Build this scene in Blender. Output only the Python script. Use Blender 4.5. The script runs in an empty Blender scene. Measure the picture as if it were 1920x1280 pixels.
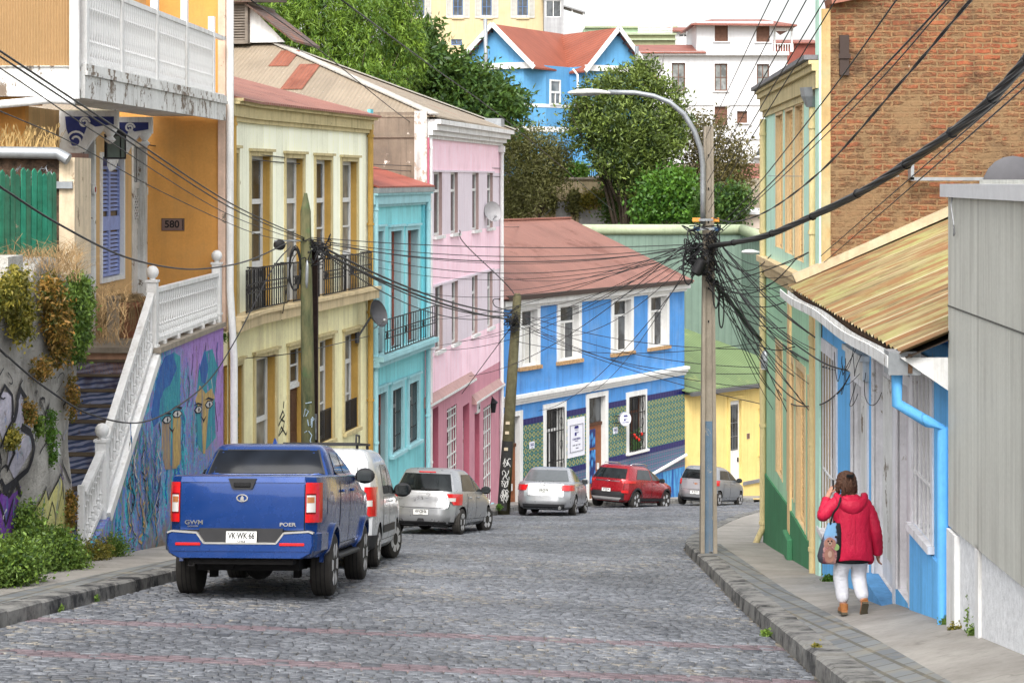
import bpy, bmesh, math, random
import numpy as np
from mathutils import Vector, Matrix
random.seed(7); rng = np.random.default_rng(11)
SC = bpy.context.scene; COL = SC.collection
FP, CX, HY = 3500.0, 960.0, 335.0          # focal length in photo pixels, centre column, eye-level row
R = math.radians
def W(px, py, D): return Vector(((px-CX)/FP*D, D, -(py-HY)/FP*D))
def lerp(a, b, t): return a+(b-a)*t
def interp(x, tab):
    if x <= tab[0][0]: return tab[0][1]
    for (a, va), (b, vb) in zip(tab, tab[1:]):
        if x <= b: return va+(vb-va)*(x-a)/(b-a)
    return tab[-1][1]
def s2l(c): return c/12.92 if c <= .04045 else ((c+.055)/1.055)**2.4
def C(r, g, b, k=.93, d=.13):     # colour read off the photo, a little greyer and darker as a surface
    q = [s2l(v/255)*k for v in (r, g, b)]; y = .25*q[0]+.6*q[1]+.15*q[2]
    return tuple(v+(y-v)*d for v in q)+(1,)

# ---------------------------------------------------------------- materials
class Gr:
    def __init__(s, name):
        s.m = bpy.data.materials.new(name); s.m.use_nodes = True
        s.nt = s.m.node_tree; s.b = s.nt.nodes['Principled BSDF']; s._o = None
    def n(s, t, **k):
        n = s.nt.nodes.new('ShaderNode'+t); i = k.pop('i', {})
        for a, v in k.items(): setattr(n, a, v)
        for a, v in i.items(): s.put(n.inputs[a], v)
        return n
    def put(s, sock, v):
        if hasattr(v, 'is_output'): s.nt.links.new(v, sock)
        else: sock.default_value = v
    def obj(s):
        if s._o is None: s._o = s.n('TexCoord').outputs['Object']
        return s._o
    def map(s, sc=(1, 1, 1), loc=(0, 0, 0), rot=(0, 0, 0), v=None):
        return s.n('Mapping', i={'Vector': v or s.obj(), 'Scale': sc, 'Location': loc, 'Rotation': rot}).outputs[0]
    def noise(s, sc=3, det=5, rough=.6, v=None, dist=0):
        return s.n('TexNoise', i={'Vector': v or s.obj(), 'Scale': sc, 'Detail': det, 'Roughness': rough, 'Distortion': dist}).outputs[0]
    def math(s, op, a, b=0.0, c=0.0): return s.n('Math', operation=op, i={0: a, 1: b, 2: c}).outputs[0]
    def ramp(s, f, lo, hi, a=0.0, b=1.0):
        return s.n('MapRange', i={0: f, 1: lo, 2: hi, 3: a, 4: b}).outputs[0]
    def mix(s, f, a, b, mode='MIX'):
        n = s.n('Mix', data_type='RGBA', blend_type=mode); s.put(n.inputs[0], f); s.put(n.inputs[6], a); s.put(n.inputs[7], b)
        return n.outputs[2]
    def xyz(s, v=None):
        return s.n('SeparateXYZ', i={0: v or s.obj()}).outputs
    def wall_u(s):
        o = s.xyz(); return s.math('ADD', o[0], o[1])
    def scale(s, col, f): # colour times a grey factor
        return s.mix(1.0, col, s.n('CombineColor', i={0: f, 1: f, 2: f}).outputs[0], 'MULTIPLY')
    def bump(s, h, st=.5, d=.02, nrm=None):
        i = {'Strength': st, 'Distance': d, 'Height': h}
        if nrm: i['Normal'] = nrm
        return s.n('Bump', i=i).outputs[0]
    def out(s, col, rough=.8, nrm=None, metal=0.0, spec=.3, coat=0.0):
        s.put(s.b.inputs['Base Color'], col); s.put(s.b.inputs['Roughness'], rough); s.put(s.b.inputs['Metallic'], metal)
        s.b.inputs['Specular IOR Level'].default_value = spec
        if coat: s.b.inputs['Coat Weight'].default_value = coat; s.b.inputs['Coat Roughness'].default_value = .04
        if nrm: s.put(s.b.inputs['Normal'], nrm)
        return s.m

def plain(name, col, rough=.7, metal=0.0, spec=.3, coat=0.0, var=.1, sc=8):
    g = Gr(name)
    f = g.ramp(g.noise(sc), .25, .75, 1-var, 1+var)
    return g.out(g.scale(col, f), rough, None, metal, spec, coat)

def paint(name, col, var=.12, sc=1.2, streak=0.0, dirt=None, rough=.75, board=0, peel=0.0, peelcol=(.12, .1, .08, 1), grain=.25, gap=.5, axis=None, spec=.25, stain=0.0, staincol=None):
    """weathered paint on a wall: blotches, rain streaks, boards, peeling patches"""
    g = Gr(name)
    dirt = dirt or tuple(c*.45 for c in col[:3])+(1,)
    f = g.math('ADD', g.ramp(g.noise(sc, 7, .7), .3, .7, 1-var*1.5, 1+var), g.ramp(g.noise(22, 3), .3, .7, -.05, .05))
    c = g.scale(col, f)
    u = g.wall_u() if axis is None else g.xyz()[axis]
    h = g.noise(30, 4)
    if board:
        q = g.math('DIVIDE', u, board); fr = g.math('FRACT', q); fl = g.math('FLOOR', q)
        rn = g.n('TexWhiteNoise', noise_dimensions='1D', i={'W': fl}).outputs[0]
        c = g.scale(c, g.ramp(rn, 0, 1, .93, 1.06))
        d = g.math('ABSOLUTE', g.math('SUBTRACT', fr, .5))
        gr = g.ramp(d, .5-.012/board, .5, 0, 1)
        c = g.mix(g.math('MULTIPLY', gr, gap), c, dirt)
        h = g.math('SUBTRACT', g.math('MULTIPLY', h, .3), gr)
    if streak:
        st = g.ramp(g.noise(1, 6, .75, g.map((6, 6, .3))), .47, .68, 0, 1)
        st2 = g.ramp(g.noise(1, 4, .6, g.map((1.1, 1.1, .6), (7, 3, 1))), .38, .56, .12, 1)
        c = g.mix(g.math('MULTIPLY', g.math('MULTIPLY', st, st2), streak), c, dirt)
    if stain:
        sn = g.ramp(g.noise(.9, 6, .7, g.map((1, 1, 1), (3, 9, 4))), .5, .66, 0, stain)
        c = g.mix(sn, c, staincol or dirt)
    if peel:
        pn = g.noise(1, 8, .75, g.map((3.2, 3.2, 2.2), (1, 5, 2)))
        pf = g.ramp(pn, .66-peel*.3, .69-peel*.3, 0, 1)
        c = g.mix(pf, c, g.mix(g.noise(12), peelcol, tuple(v*1.8 for v in peelcol[:3])+(1,)))
    return g.out(c, rough, g.bump(h, grain, .012), 0, spec)

def corrugated(name, col, period=.09, axis=0, rust=0.0, rustcol=(.2, .07, .03, 1), var=.15, sheet=.85, depth=.6, rough=.55, metal=0.0, lines=.35, fleck=0.0):
    g = Gr(name); o = g.xyz(); u = o[axis] if axis is not None else g.wall_u()
    w = g.math('SINE', g.math('MULTIPLY', u, 2*math.pi/period))
    sh = g.math('FLOOR', g.math('DIVIDE', u, sheet))
    rn = g.n('TexWhiteNoise', noise_dimensions='1D', i={'W': sh}).outputs[0]
    f = g.math('ADD', g.ramp(g.noise(.8, 6), .3, .7, 1-var, 1+var), g.ramp(rn, 0, 1, -.08, .08))
    c = g.scale(col, f)
    st = g.ramp(g.noise(1, 5, .7, g.map((6, 1.0, 1.0) if axis == 0 else (1.0, 6, 1.0))), .45, .75, 0, lines)
    c = g.mix(st, c, tuple(v*.55 for v in col[:3])+(1,))
    if rust:
        pn = g.ramp(g.noise(.55, 7, .7, g.map((1, 1, 1), (2, 4, 1))), .62-rust*.3, .7-rust*.3, 0, .85)
        c = g.mix(pn, c, rustcol)
    if fleck: c = g.mix(g.ramp(g.noise(9, 3), .68, .72, 0, fleck), c, (.7, .68, .62, 1))
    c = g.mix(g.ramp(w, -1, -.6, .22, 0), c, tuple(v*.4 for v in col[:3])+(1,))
    return g.out(c, rough, g.bump(w, depth, .02), metal, .3)

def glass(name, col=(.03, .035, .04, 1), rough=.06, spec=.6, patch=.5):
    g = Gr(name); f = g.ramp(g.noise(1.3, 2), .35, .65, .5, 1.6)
    return g.out(g.mix(g.ramp(g.noise(1, 3, .6, g.map((.9, .9, .5), (3, 1, 2))), .52, .6, 0, patch), g.scale(col, f), tuple(min(.3, v*3+.05) for v in col[:3])+(1,)), rough, g.bump(g.noise(2.5, 2), .03, .02), 0, spec)  # pale noise patches imitate sky reflections in the base colour
def carpaint(name, col, metal=.5, rough=.28):
    g = Gr(name); f = g.ramp(g.noise(240, 2), .3, .7, .93, 1.07)
    d = g.ramp(g.noise(3, 5), .55, .85, 0, .1)
    c = g.mix(d, g.scale(col, f), (.16, .14, .12, 1))
    return g.out(c, g.ramp(g.noise(5, 4), .3, .7, rough*.8, rough*1.3), None, metal, .5, .45)

# ---------------------------------------------------------------- mesh builder
class MB:
    def __init__(s): s.v = []; s.f = []; s.m = []
    def add(s, vs, fs, mi=0):
        b = len(s.v); s.v += [tuple(v) for v in vs]
        for f in fs: s.f.append(tuple(b+i for i in f)); s.m.append(mi)
        return s
    def quad(s, a, b, c, d, mi=0): return s.add([a, b, c, d], [(0, 1, 2, 3)], mi)
    def box(s, x0, x1, y0, y1, z0, z1, mi=0):
        if x0 > x1: x0, x1 = x1, x0
        if y0 > y1: y0, y1 = y1, y0
        if z0 > z1: z0, z1 = z1, z0
        return s.add([(x0, y0, z0), (x1, y0, z0), (x1, y1, z0), (x0, y1, z0), (x0, y0, z1), (x1, y0, z1), (x1, y1, z1), (x0, y1, z1)],
                     [(0, 3, 2, 1), (4, 5, 6, 7), (0, 1, 5, 4), (1, 2, 6, 5), (2, 3, 7, 6), (3, 0, 4, 7)], mi)
    def rbox(s, x0, x1, y0, y1, z0, z1, r, mi=0):
        """box with chamfered vertical and top edges"""
        r = min(r, abs(x1-x0)*.45, abs(y1-y0)*.45, abs(z1-z0)*.45)
        def ring(z, k): return [(x0+r*(1+k), y0+r*k, z), (x1-r*(1+k), y0+r*k, z), (x1-r*k, y0+r*(1+k), z), (x1-r*k, y1-r*(1+k), z), (x1-r*(1+k), y1-r*k, z), (x0+r*(1+k), y1-r*k, z), (x0+r*k, y1-r*(1+k), z), (x0+r*k, y0+r*(1+k), z)]
        rs = [ring(z0, .8), ring(z0+r, 0), ring(z1-r, 0), ring(z1, .8)]
        return s.loft(rs, True, True, mi)
    def loft(s, rings, caps=True, closed=True, mi=0):
        n = len(rings[0]); b = len(s.v)
        for r in rings: s.v += [tuple(p) for p in r]
        for i in range(len(rings)-1):
            for j in range(n if closed else n-1):
                k = (j+1) % n
                s.f.append((b+i*n+j, b+i*n+k, b+(i+1)*n+k, b+(i+1)*n+j)); s.m.append(mi)
        if caps and closed:
            s.f.append(tuple(b+j for j in reversed(range(n)))); s.m.append(mi)
            s.f.append(tuple(b+(len(rings)-1)*n+j for j in range(n))); s.m.append(mi)
        return s
    def tube(s, pts, r, n=8, mi=0, caps=True):
        pts = [Vector(p) for p in pts]; rings = []; up = None
        for i, p in enumerate(pts):
            t = (pts[min(i+1, len(pts)-1)]-pts[max(i-1, 0)])
            t = t.normalized() if t.length > 1e-9 else Vector((0, 0, 1))
            if up is None: up = Vector((0, 0, 1)) if abs(t.z) < .9 else Vector((1, 0, 0))
            a = t.cross(up)
            if a.length < 1e-6: a = t.cross(Vector((0, 1, 0)))
            a.normalize(); b = a.cross(t); up = b
            rr = r[i] if isinstance(r, (list, tuple)) else r
            rings.append([p+(a*math.cos(q)+b*math.sin(q))*rr for q in (2*math.pi*k/n for k in range(n))])
        return s.loft(rings, caps, True, mi)
    def bar(s, p, q, w, h=None, mi=0, up=(0, 0, 1)):
        """rectangular bar from p to q, w sideways, h along up"""
        h = h or w; p = Vector(p); q = Vector(q); t = (q-p).normalized(); up = Vector(up)
        a = t.cross(up)
        if a.length < 1e-6: a = t.cross(Vector((0, 1, 0)))
        a.normalize(); b = a.cross(t)
        rs = [[c+a*(w/2*i)+b*(h/2*j) for i, j in ((-1, -1), (1, -1), (1, 1), (-1, 1))] for c in (p, q)]
        return s.loft(rs, True, True, mi)
    def lathe(s, prof, n=12, c=(0, 0, 0), axis='z', mi=0, caps=True):
        rings = []
        for r, h in prof:
            ring = []
            for k in range(n):
                a = 2*math.pi*k/n; x, y = r*math.cos(a), r*math.sin(a)
                ring.append({'z': (c[0]+x, c[1]+y, c[2]+h), 'x': (c[0]+h, c[1]+x, c[2]+y), 'y': (c[0]+y, c[1]+h, c[2]+x)}[axis])
            rings.append(ring)
        return s.loft(rings, caps, True, mi)
    def prism(s, poly, a, b, plane='xz', mi=0):
        """polygon in a plane, pushed from a to b along the third axis"""
        def P(u, v, w): return {'xz': (u, w, v), 'xy': (u, v, w), 'yz': (w, u, v)}[plane]
        return s.loft([[P(u, v, a) for u, v in poly], [P(u, v, b) for u, v in poly]], True, True, mi)
    def ball(s, c, r, nu=10, nv=7, mi=0, sc=(1, 1, 1)):
        pr = [(max(r*math.sin(math.pi*i/nv), r*.02), -r*math.cos(math.pi*i/nv)) for i in range(nv+1)]
        b = len(s.v); s.lathe(pr, nu, (0, 0, 0), 'z', mi)
        for i in range(b, len(s.v)):
            x, y, z = s.v[i]; s.v[i] = (c[0]+x*sc[0], c[1]+y*sc[1], c[2]+z*sc[2])
        return s
    def ribbon(s, pts, w, y, mi=0, th=.004):
        """brush stroke on a wall plane y = const, thin slab"""
        n = len(pts); L = []; Rr = []
        for i, (x, z) in enumerate(pts):
            a = pts[max(i-1, 0)]; b = pts[min(i+1, n-1)]
            dx, dz = b[0]-a[0], b[1]-a[1]; l = math.hypot(dx, dz) or 1
            ww = w[i] if isinstance(w, (list, tuple)) else w
            L.append((x-dz/l*ww/2, y, z+dx/l*ww/2)); Rr.append((x+dz/l*ww/2, y, z-dx/l*ww/2))
        for i in range(n-1): s.quad(Rr[i], Rr[i+1], L[i+1], L[i], mi)
        return s
    def wall(s, u0, u1, z0, z1, holes=(), y=0.0, depth=.2, mi=0, mir=None, side=None):
        """front wall with real openings; holes = (ua, ub, za, zb); mir = material of the reveals"""
        us = sorted({u0, u1, *[min(max(h[i], u0), u1) for h in holes for i in (0, 1)]}); zs = sorted({z0, z1, *[min(max(h[i], z0), z1) for h in holes for i in (2, 3)]})
        for a, b in zip(us, us[1:]):
            for c, d in zip(zs, zs[1:]):
                if b-a < 1e-5 or d-c < 1e-5: continue
                mu, mz = (a+b)/2, (c+d)/2
                if any(h[0] < mu < h[1] and h[2] < mz < h[3] for h in holes): continue
                s.quad((a, y, c), (b, y, c), (b, y, d), (a, y, d), mi)
        mr = mi if mir is None else mir
        for h in holes:
            a, b, c, d = h[:4]; e = y+(h[4] if len(h) > 4 else depth)
            s.quad((a, y, c), (a, y, d), (a, e, d), (a, e, c), mr); s.quad((b, y, d), (b, y, c), (b, e, c), (b, e, d), mr)
            s.quad((a, y, d), (b, y, d), (b, e, d), (a, e, d), mr); s.quad((b, y, c), (a, y, c), (a, e, c), (b, e, c), mr)
        return s
    def frame(s, u0, u1, z0, z1, y0, y1, w, mi=0, bottom=True):
        s.box(u0, u0+w, y0, y1, z0, z1, mi); s.box(u1-w, u1, y0, y1, z0, z1, mi)
        s.box(u0+w, u1-w, y0, y1, z1-w, z1, mi)
        if bottom: s.box(u0+w, u1-w, y0, y1, z0, z0+w, mi)
        return s

# ---------------------------------------------------------------- objects
class T:
    """a thing: an Empty at its base. mode: local (verts are local), fac (x,y local, z world), world"""
    def __init__(s, name, label, cat, loc=(0, 0, 0), rz=0.0, group=None, mode='local', kind=None, rx=0.0):
        o = bpy.data.objects.new(name, None); COL.objects.link(o); o.location = loc; o.rotation_euler = (rx, 0, rz)
        o.empty_display_size = .2
        o['label'] = label; o['category'] = cat
        if group: o['group'] = group
        if kind: o['kind'] = kind
        s.o = o; s.loc = Vector(loc); s.rz = rz; s.mode = mode
    def fix(s, mb):
        if s.mode == 'fac': mb.v = [(x, y, z-s.loc.z) for x, y, z in mb.v]
        elif s.mode == 'world':
            c, n = math.cos(-s.rz), math.sin(-s.rz)
            mb.v = [((x-s.loc.x)*c-(y-s.loc.y)*n, (x-s.loc.x)*n+(y-s.loc.y)*c, z-s.loc.z) for x, y, z in mb.v]
    def part(s, name, mb, mats, parent=None, smooth=False, label=None):
        if not mb.f: return None
        s.fix(mb); o = mesh(name, mb, mats, smooth); o.parent = parent or s.o
        if label: o['label'] = label
        return o
def mesh(name, mb, mats, smooth=False):
    me = bpy.data.meshes.new(name); me.from_pydata(mb.v, [], mb.f)
    if not isinstance(mats, (list, tuple)): mats = [mats]
    for m in mats: me.materials.append(m)
    if len(mats) > 1: me.polygons.foreach_set('material_index', mb.m)
    if smooth: me.polygons.foreach_set('use_smooth', [True]*len(me.polygons))
    if smooth and smooth is not True: me.set_sharp_from_angle(angle=R(smooth))
    me.update()
    o = bpy.data.objects.new(name, me); COL.objects.link(o); return o
def solo(name, mb, mats, label, cat, loc=None, group=None, smooth=False, kind=None):
    """a thing that is one mesh, verts in world space, origin put at loc"""
    if loc is None:
        a = np.array(mb.v); loc = (float(a[:, 0].mean()), float(a[:, 1].mean()), float(a[:, 2].min()))
    mb.v = [(x-loc[0], y-loc[1], z-loc[2]) for x, y, z in mb.v]
    o = mesh(name, mb, mats, smooth); o.location = loc
    if label: o['label'] = label
    if cat: o['category'] = cat
    if group: o['group'] = group
    if kind: o['kind'] = kind
    return o
def struct(name, mb, mats, smooth=False, kind='structure', label=None, cat=None):
    o = mesh(name, mb, mats, smooth); o['kind'] = kind
    if label: o['label'] = label
    if cat: o['category'] = cat
    return o
def dup(root, loc, rz=None, label=None, scale=None):
    r = root.copy(); COL.objects.link(r); r.location = loc
    if rz is not None: r.rotation_euler = (r.rotation_euler[0], r.rotation_euler[1], rz)
    if label: r['label'] = label
    if scale: r.scale = scale
    for ch in root.children:
        c = ch.copy(); COL.objects.link(c); c.parent = r
        for g in ch.children:
            d = g.copy(); COL.objects.link(d); d.parent = c
    return r
def letters(text, size, depth=.006):
    """lettering as mesh: returns MB with glyphs in the xz plane facing -y, centred on 0"""
    cu = bpy.data.curves.new('t', 'FONT'); cu.body = text; cu.size = size; cu.extrude = depth/2; cu.offset = size*.018; cu.align_x = 'CENTER'; cu.align_y = 'CENTER'
    o = bpy.data.objects.new('t', cu); COL.objects.link(o)
    dg = bpy.context.evaluated_depsgraph_get(); me = bpy.data.meshes.new_from_object(o.evaluated_get(dg))
    mb = MB(); mb.add([(v.co.x, -v.co.z, v.co.y) for v in me.vertices], [tuple(p.vertices) for p in me.polygons])
    bpy.data.objects.remove(o); bpy.data.curves.remove(cu); bpy.data.meshes.remove(me)
    return mb
def moved(mb, dx=0, dy=0, dz=0, sx=1, sz=1, rot=0.0, sk=0.0):
    c, n = math.cos(rot), math.sin(rot)
    def f(p):
        x, y, z = p[0]*sx+p[2]*sk, p[1], p[2]*sz
        return (x*c-z*n+dx, y+dy, x*n+z*c+dz)
    mb.v = [f(p) for p in mb.v]; return mb

class Fac:
    """a facade plane: starts at (X, D) and runs to the right in the picture with dX/dD = tan (sign of D step given)"""
    def __init__(s, X0, D0, X1, D1):
        s.X0, s.D0 = X0, D0; L = math.hypot(X1-X0, D1-D0); s.L = L; s.ux, s.uy = (X1-X0)/L, (D1-D0)/L
        s.rz = math.atan2(s.uy, s.ux)
    def u(s, px, off=0.0):
        """distance along the facade seen at photo column px (off = how far the plane stands proud)"""
        k = (px-CX)/FP; nx, ny = s.uy, -s.ux
        X, D = s.X0+nx*off, s.D0+ny*off
        return (X-k*D)/(k*s.uy-s.ux)
    def D(s, u): return s.D0+u*s.uy
    def X(s, u): return s.X0+u*s.ux
    def z(s, px, py, off=0.0): return -(py-HY)/FP*(s.D(s.u(px, off))-s.ux*off)
    def pt(s, u, y, z=0): return (s.X0+s.ux*u-s.uy*y, s.D0+s.uy*u+s.ux*y, z)
# ---------------------------------------------------------------- camera, sky, light
cam = bpy.data.cameras.new('camera'); camo = bpy.data.objects.new('camera', cam); COL.objects.link(camo)
camo.location = (0, 0, 0); camo.rotation_euler = (R(90), 0, 0)
cam.sensor_width = 36; cam.lens = FP/1920*36; cam.shift_y = -(640-HY)/1920; cam.clip_start = .1; cam.clip_end = 2000
SC.camera = camo
SUN_EL, SUN_AZ = R(50), R(188)      # high veiled sun behind the camera, to the left
wd = bpy.data.worlds.new('World'); SC.world = wd; wd.use_nodes = True
nt = wd.node_tree; bg = nt.nodes['Background']
sky = nt.nodes.new('ShaderNodeTexSky'); sky.sky_type = 'NISHITA'; sky.sun_disc = False
sky.sun_elevation = SUN_EL; sky.sun_rotation = SUN_AZ; sky.air_density = 1.2; sky.dust_density = 4.0; sky.ozone_density = 1.0; sky.altitude = 60
hs = nt.nodes.new('ShaderNodeHueSaturation'); hs.inputs['Saturation'].default_value = .22   # thin even cloud: the blue is washed out
hs.inputs['Value'].default_value = 1.0
nt.links.new(sky.outputs[0], hs.inputs['Color']); nt.links.new(hs.outputs[0], bg.inputs['Color'])
bg.inputs['Strength'].default_value = .15
sl = bpy.data.lights.new('sun', 'SUN'); so = bpy.data.objects.new('sun', sl); COL.objects.link(so)
sl.energy = 1.25; sl.angle = R(24); sl.color = (1, .96, .9)
so.location = (-10, -10, 40)
sd = Vector((math.sin(SUN_AZ)*math.cos(SUN_EL), math.cos(SUN_AZ)*math.cos(SUN_EL), math.sin(SUN_EL)))   # towards the sun
so.rotation_euler = sd.to_track_quat('Z', 'Y').to_euler()
SC.view_settings.view_transform = 'Standard'; SC.view_settings.look = 'None'; SC.view_settings.gamma = 1; SC.view_settings.exposure = 1.2
SC.cycles.max_bounces = 6; SC.cycles.diffuse_bounces = 2; SC.cycles.glossy_bounces = 3; SC.cycles.transparent_max_bounces = 8

# ---------------------------------------------------------------- the lie of the land
XLt = [(5, -5.6), (10, -5.3), (18, -4.94), (25, -4.58), (35, -3.9), (44, -3.0), (50, -2.0), (56, -.62), (63, .25), (66, 1.3), (69, 3.2), (72, 5.6), (75, 8.6), (78.5, 13), (82, 18), (84, 24)]
XRt = [(5, 2.3), (12, 2.5), (17.7, 2.73), (23.4, 2.94), (30.5, 3.22), (36, 3.4), (38, 3.5), (41, 3.95), (46.9, 5.16), (60, 8.2), (70, 14), (76, 20), (84, 30)]
XL = lambda D: interp(D, XLt)
XR = lambda D: interp(D, XRt)
def zroad(X, D):
    c = interp(D, [(25, .039), (50, 0.0)])
    return -1.6-.152*D-c*max(-1.2, min(X+4.5, 11))
FRX = lambda D: 3.255+.05*D                     # line of the right-hand house fronts
def zright(X, D):
    t = max(0, min(1.15, (X-XR(D)-.3)/max(.3, FRX(D)-XR(D)-.3)))
    return zroad(X, D)+.16+t*interp(D, [(14, .3), (17.6, .27), (22.6, .17), (28.3, .05), (36, 0)])
def zleft(X, D): return zroad(X, D)+.15

# joint bed under the setts, wide sheet reaching past everything
g = Gr('earth'); gs = g.mix(g.ramp(g.noise(.4, 6), .35, .65), (.12, .1, .075, 1), (.2, .17, .12, 1)); M_earth = g.out(g.mix(g.ramp(g.noise(14, 4), .4, .65), gs, (.26, .22, .16, 1)), .95)
def hill(X, D):
    z = zroad(max(-6, min(X, 12)), min(D, 88))-.03
    if D > 88: z += interp(D, [(88, 0), (100, .3), (114, 2.0), (114.6, 14.2), (118, 15.0), (140, 15.6), (160, 16.5), (185, 18.5), (260, 19), (400, 19)])
    if X < -10 and D < 100: z += min(6, (-10-X)*.35)
    return z
mb = MB(); xs = [-260, -120, -60, -30, -20, -15, -10, -7]+[i*.9-6 for i in range(22)]+[16, 20, 26, 34, 60, 120, 260]
ys = [-30, -10, 0, 5]+[8+i*1.5 for i in range(54)]+[92, 96, 100, 105, 110, 114, 114.6, 118, 125, 140, 150, 160, 170, 185, 210, 260, 400]
nx = len(xs)
for y in ys:
    for x in xs: mb.v.append((x, y, hill(x, y)))
for j in range(len(ys)-1):
    for i in range(nx-1): mb.f.append((j*nx+i, j*nx+i+1, (j+1)*nx+i+1, (j+1)*nx+i)); mb.m.append(0)
struct('ground', mb, M_earth, True)

# granite setts, each a slightly tilted block of its own
g = Gr('granite_sett')
at = g.n('Attribute', attribute_name='tone').outputs
o = g.obj()
base = g.mix(at[2], (.05, .056, .068, 1), (.235, .248, .272, 1))
base = g.mix(g.ramp(g.noise(38, 4), .35, .7, 0, .5), base, (.03, .033, .04, 1))
sand = g.ramp(g.math('ADD', g.noise(5.5, 5, .7), g.math('MULTIPLY', g.noise(.35, 3), .5)), .83, .93, 0, .8)
base = g.mix(sand, base, (.28, .25, .2, 1))
red = g.n('Attribute', attribute_name='red').outputs
wear = g.ramp(g.noise(.33, 6, .65), .32, .68, .62, 1.3); base = g.scale(base, wear); base = g.mix(g.ramp(g.noise(1.1, 5, .7, g.map((1, 1, 1), (4, 4, 0))), .6, .72, 0, .5), base, (.035, .035, .04, 1))
base = g.mix(g.math('MULTIPLY', red[2], .6), base, g.mix(g.noise(9), (.11, .06, .068, 1), (.2, .125, .135, 1)))
M_sett = g.out(base, g.ramp(g.noise(30), .3, .7, .42, .7), g.bump(g.noise(55, 3), .6, .012), 0, .45)
g = Gr('sand_joint'); M_joint = g.out(g.mix(g.ramp(g.noise(3, 6), .4, .6), (.025, .025, .026, 1), (.2, .175, .135, 1)), .95)
V = []; tone = []; redl = []
D = 11.0; row = 0
while D < 84:
    d = .122+random.uniform(-.012, .012)+max(0, D-50)*.002
    xl, xr = XL(D)+.02, XR(D)-.02
    isred = (18.62 < D < 19.12) or (15.66 < D < 16.12)
    x = xl-random.random()*.2; skew = random.uniform(-.01, .01)
    while x < xr:
        w = random.uniform(.095, .165)*(1.5 if isred else 1)*(1+max(0, D-50)*.012)
        a, b = max(x+.006, xl), min(x+w-.006, xr)
        if b-a > .04:
            V.append((a, b, D+.007, D+d-.007, random.gauss(0, .0022))); tone.append(min(1, max(0, random.gauss(.5, .18)))); redl.append(1.0 if isred and random.random() < .9 else 0.0)
        x += w
    D += d; row += 1
V = np.array(V); n = len(V)
a, b, y0, y1, dz = V.T
zr = np.array([zroad((p+q)/2, (r+s)/2) for p, q, r, s in zip(a, b, y0, y1)])
cz = np.array([interp(r, [(25, .039), (50, 0.0)]) for r in y0])
tx = rng.normal(0, .012, n); ty = rng.normal(0, .015, n)
mx, my = (a+b)/2, (y0+y1)/2
jit = lambda s: rng.normal(0, s, n)
co = np.zeros((n, 8, 3))
for k, (sx, sy) in enumerate(((0, 0), (1, 0), (1, 1), (0, 1))):
    X = np.where(sx, b, a)+jit(.006); Y = np.where(sy, y1, y0)+jit(.006)
    zz = zr-.152*(Y-my)-cz*(X-mx)+dz+tx*(X-mx)+ty*(Y-my)
    ix = X+(mx-X)*.06; iy = Y+(my-Y)*.06
    co[:, k] = np.stack([X, Y, zz-.05], 1); co[:, 4+k] = np.stack([ix, iy, zz], 1)
me = bpy.data.meshes.new('road'); me.vertices.add(n*8); me.vertices.foreach_set('co', co.reshape(-1))
fl = np.array([(4, 5, 6, 7), (0, 1, 5, 4), (1, 2, 6, 5), (2, 3, 7, 6), (3, 0, 4, 7)])
idx = (fl[None]+np.arange(n)[:, None, None]*8).reshape(-1)
me.loops.add(len(idx)); me.loops.foreach_set('vertex_index', idx.astype(np.int32))
me.polygons.add(n*5); me.polygons.foreach_set('loop_start', np.arange(0, n*20, 4, dtype=np.int32))
for nm, arr in (('tone', tone), ('red', redl)):
    at_ = me.attributes.new(nm, 'FLOAT', 'FACE'); at_.data.foreach_set('value', np.repeat(np.array(arr, dtype=np.float32), 5))
me.materials.append(M_sett); me.update(); me.validate()
ro = bpy.data.objects.new('road', me); COL.objects.link(ro); ro['kind'] = 'structure'
# sand bed between the setts
mb = MB(); Ds = [10+i for i in range(76)]
for D in Ds:
    xl, xr = XL(D)-.1, XR(D)+.1
    for t in range(9): X = lerp(xl, xr, t/8); mb.v.append((X, D, zroad(X, D)-.016))
for j in range(len(Ds)-1):
    for t in range(8): mb.f.append((j*9+t, j*9+t+1, (j+1)*9+t+1, (j+1)*9+t)); mb.m.append(0)
struct('road_bed', mb, M_joint, True)

# kerbs, strips of grey setts behind them, concrete pavements
g = Gr('kerb_granite'); M_kerb = g.out(g.mix(g.ramp(g.noise(2.2, 6, .7), .45, .62), g.mix(g.noise(9, 5), (.13, .13, .122, 1), (.27, .262, .245, 1)), (.03, .03, .032, 1)), .85, g.bump(g.noise(14, 5), .6, .03))
g = Gr('paver_strip'); br = g.n('TexBrick', i={0: g.map((1, 1, 1), rot=(0, 0, R(90))), 1: (.12, .13, .14, 1), 2: (.18, .19, .19, 1), 3: (.1, .095, .08, 1), 4: 1.0, 5: .02, 8: .42, 9: .2}); M_strip = g.out(g.mix(g.ramp(g.noise(3, 6), .5, .68, 0, .6), br.outputs[0], (.24, .21, .15, 1)), .85, g.bump(g.noise(20), .3, .01))
g = Gr('pavement_concrete')
cb = g.mix(g.ramp(g.noise(1.1, 8, .72), .3, .7), (.2, .185, .165, 1), (.345, .325, .295, 1))
cb = g.mix(g.ramp(g.noise(9, 6, .75), .52, .72, 0, .4), cb, (.11, .1, .09, 1))
crk = g.n('TexVoronoi', feature='DISTANCE_TO_EDGE', i={'Vector': g.map((.35, .28, .3), v=g.n('VectorMath', operation='ADD', i={0: g.obj(), 1: g.n('TexNoise', i={0: g.obj(), 2: 2.0}).outputs[1]}).outputs[0]), 'Scale': 1.0}).outputs[0]
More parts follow.
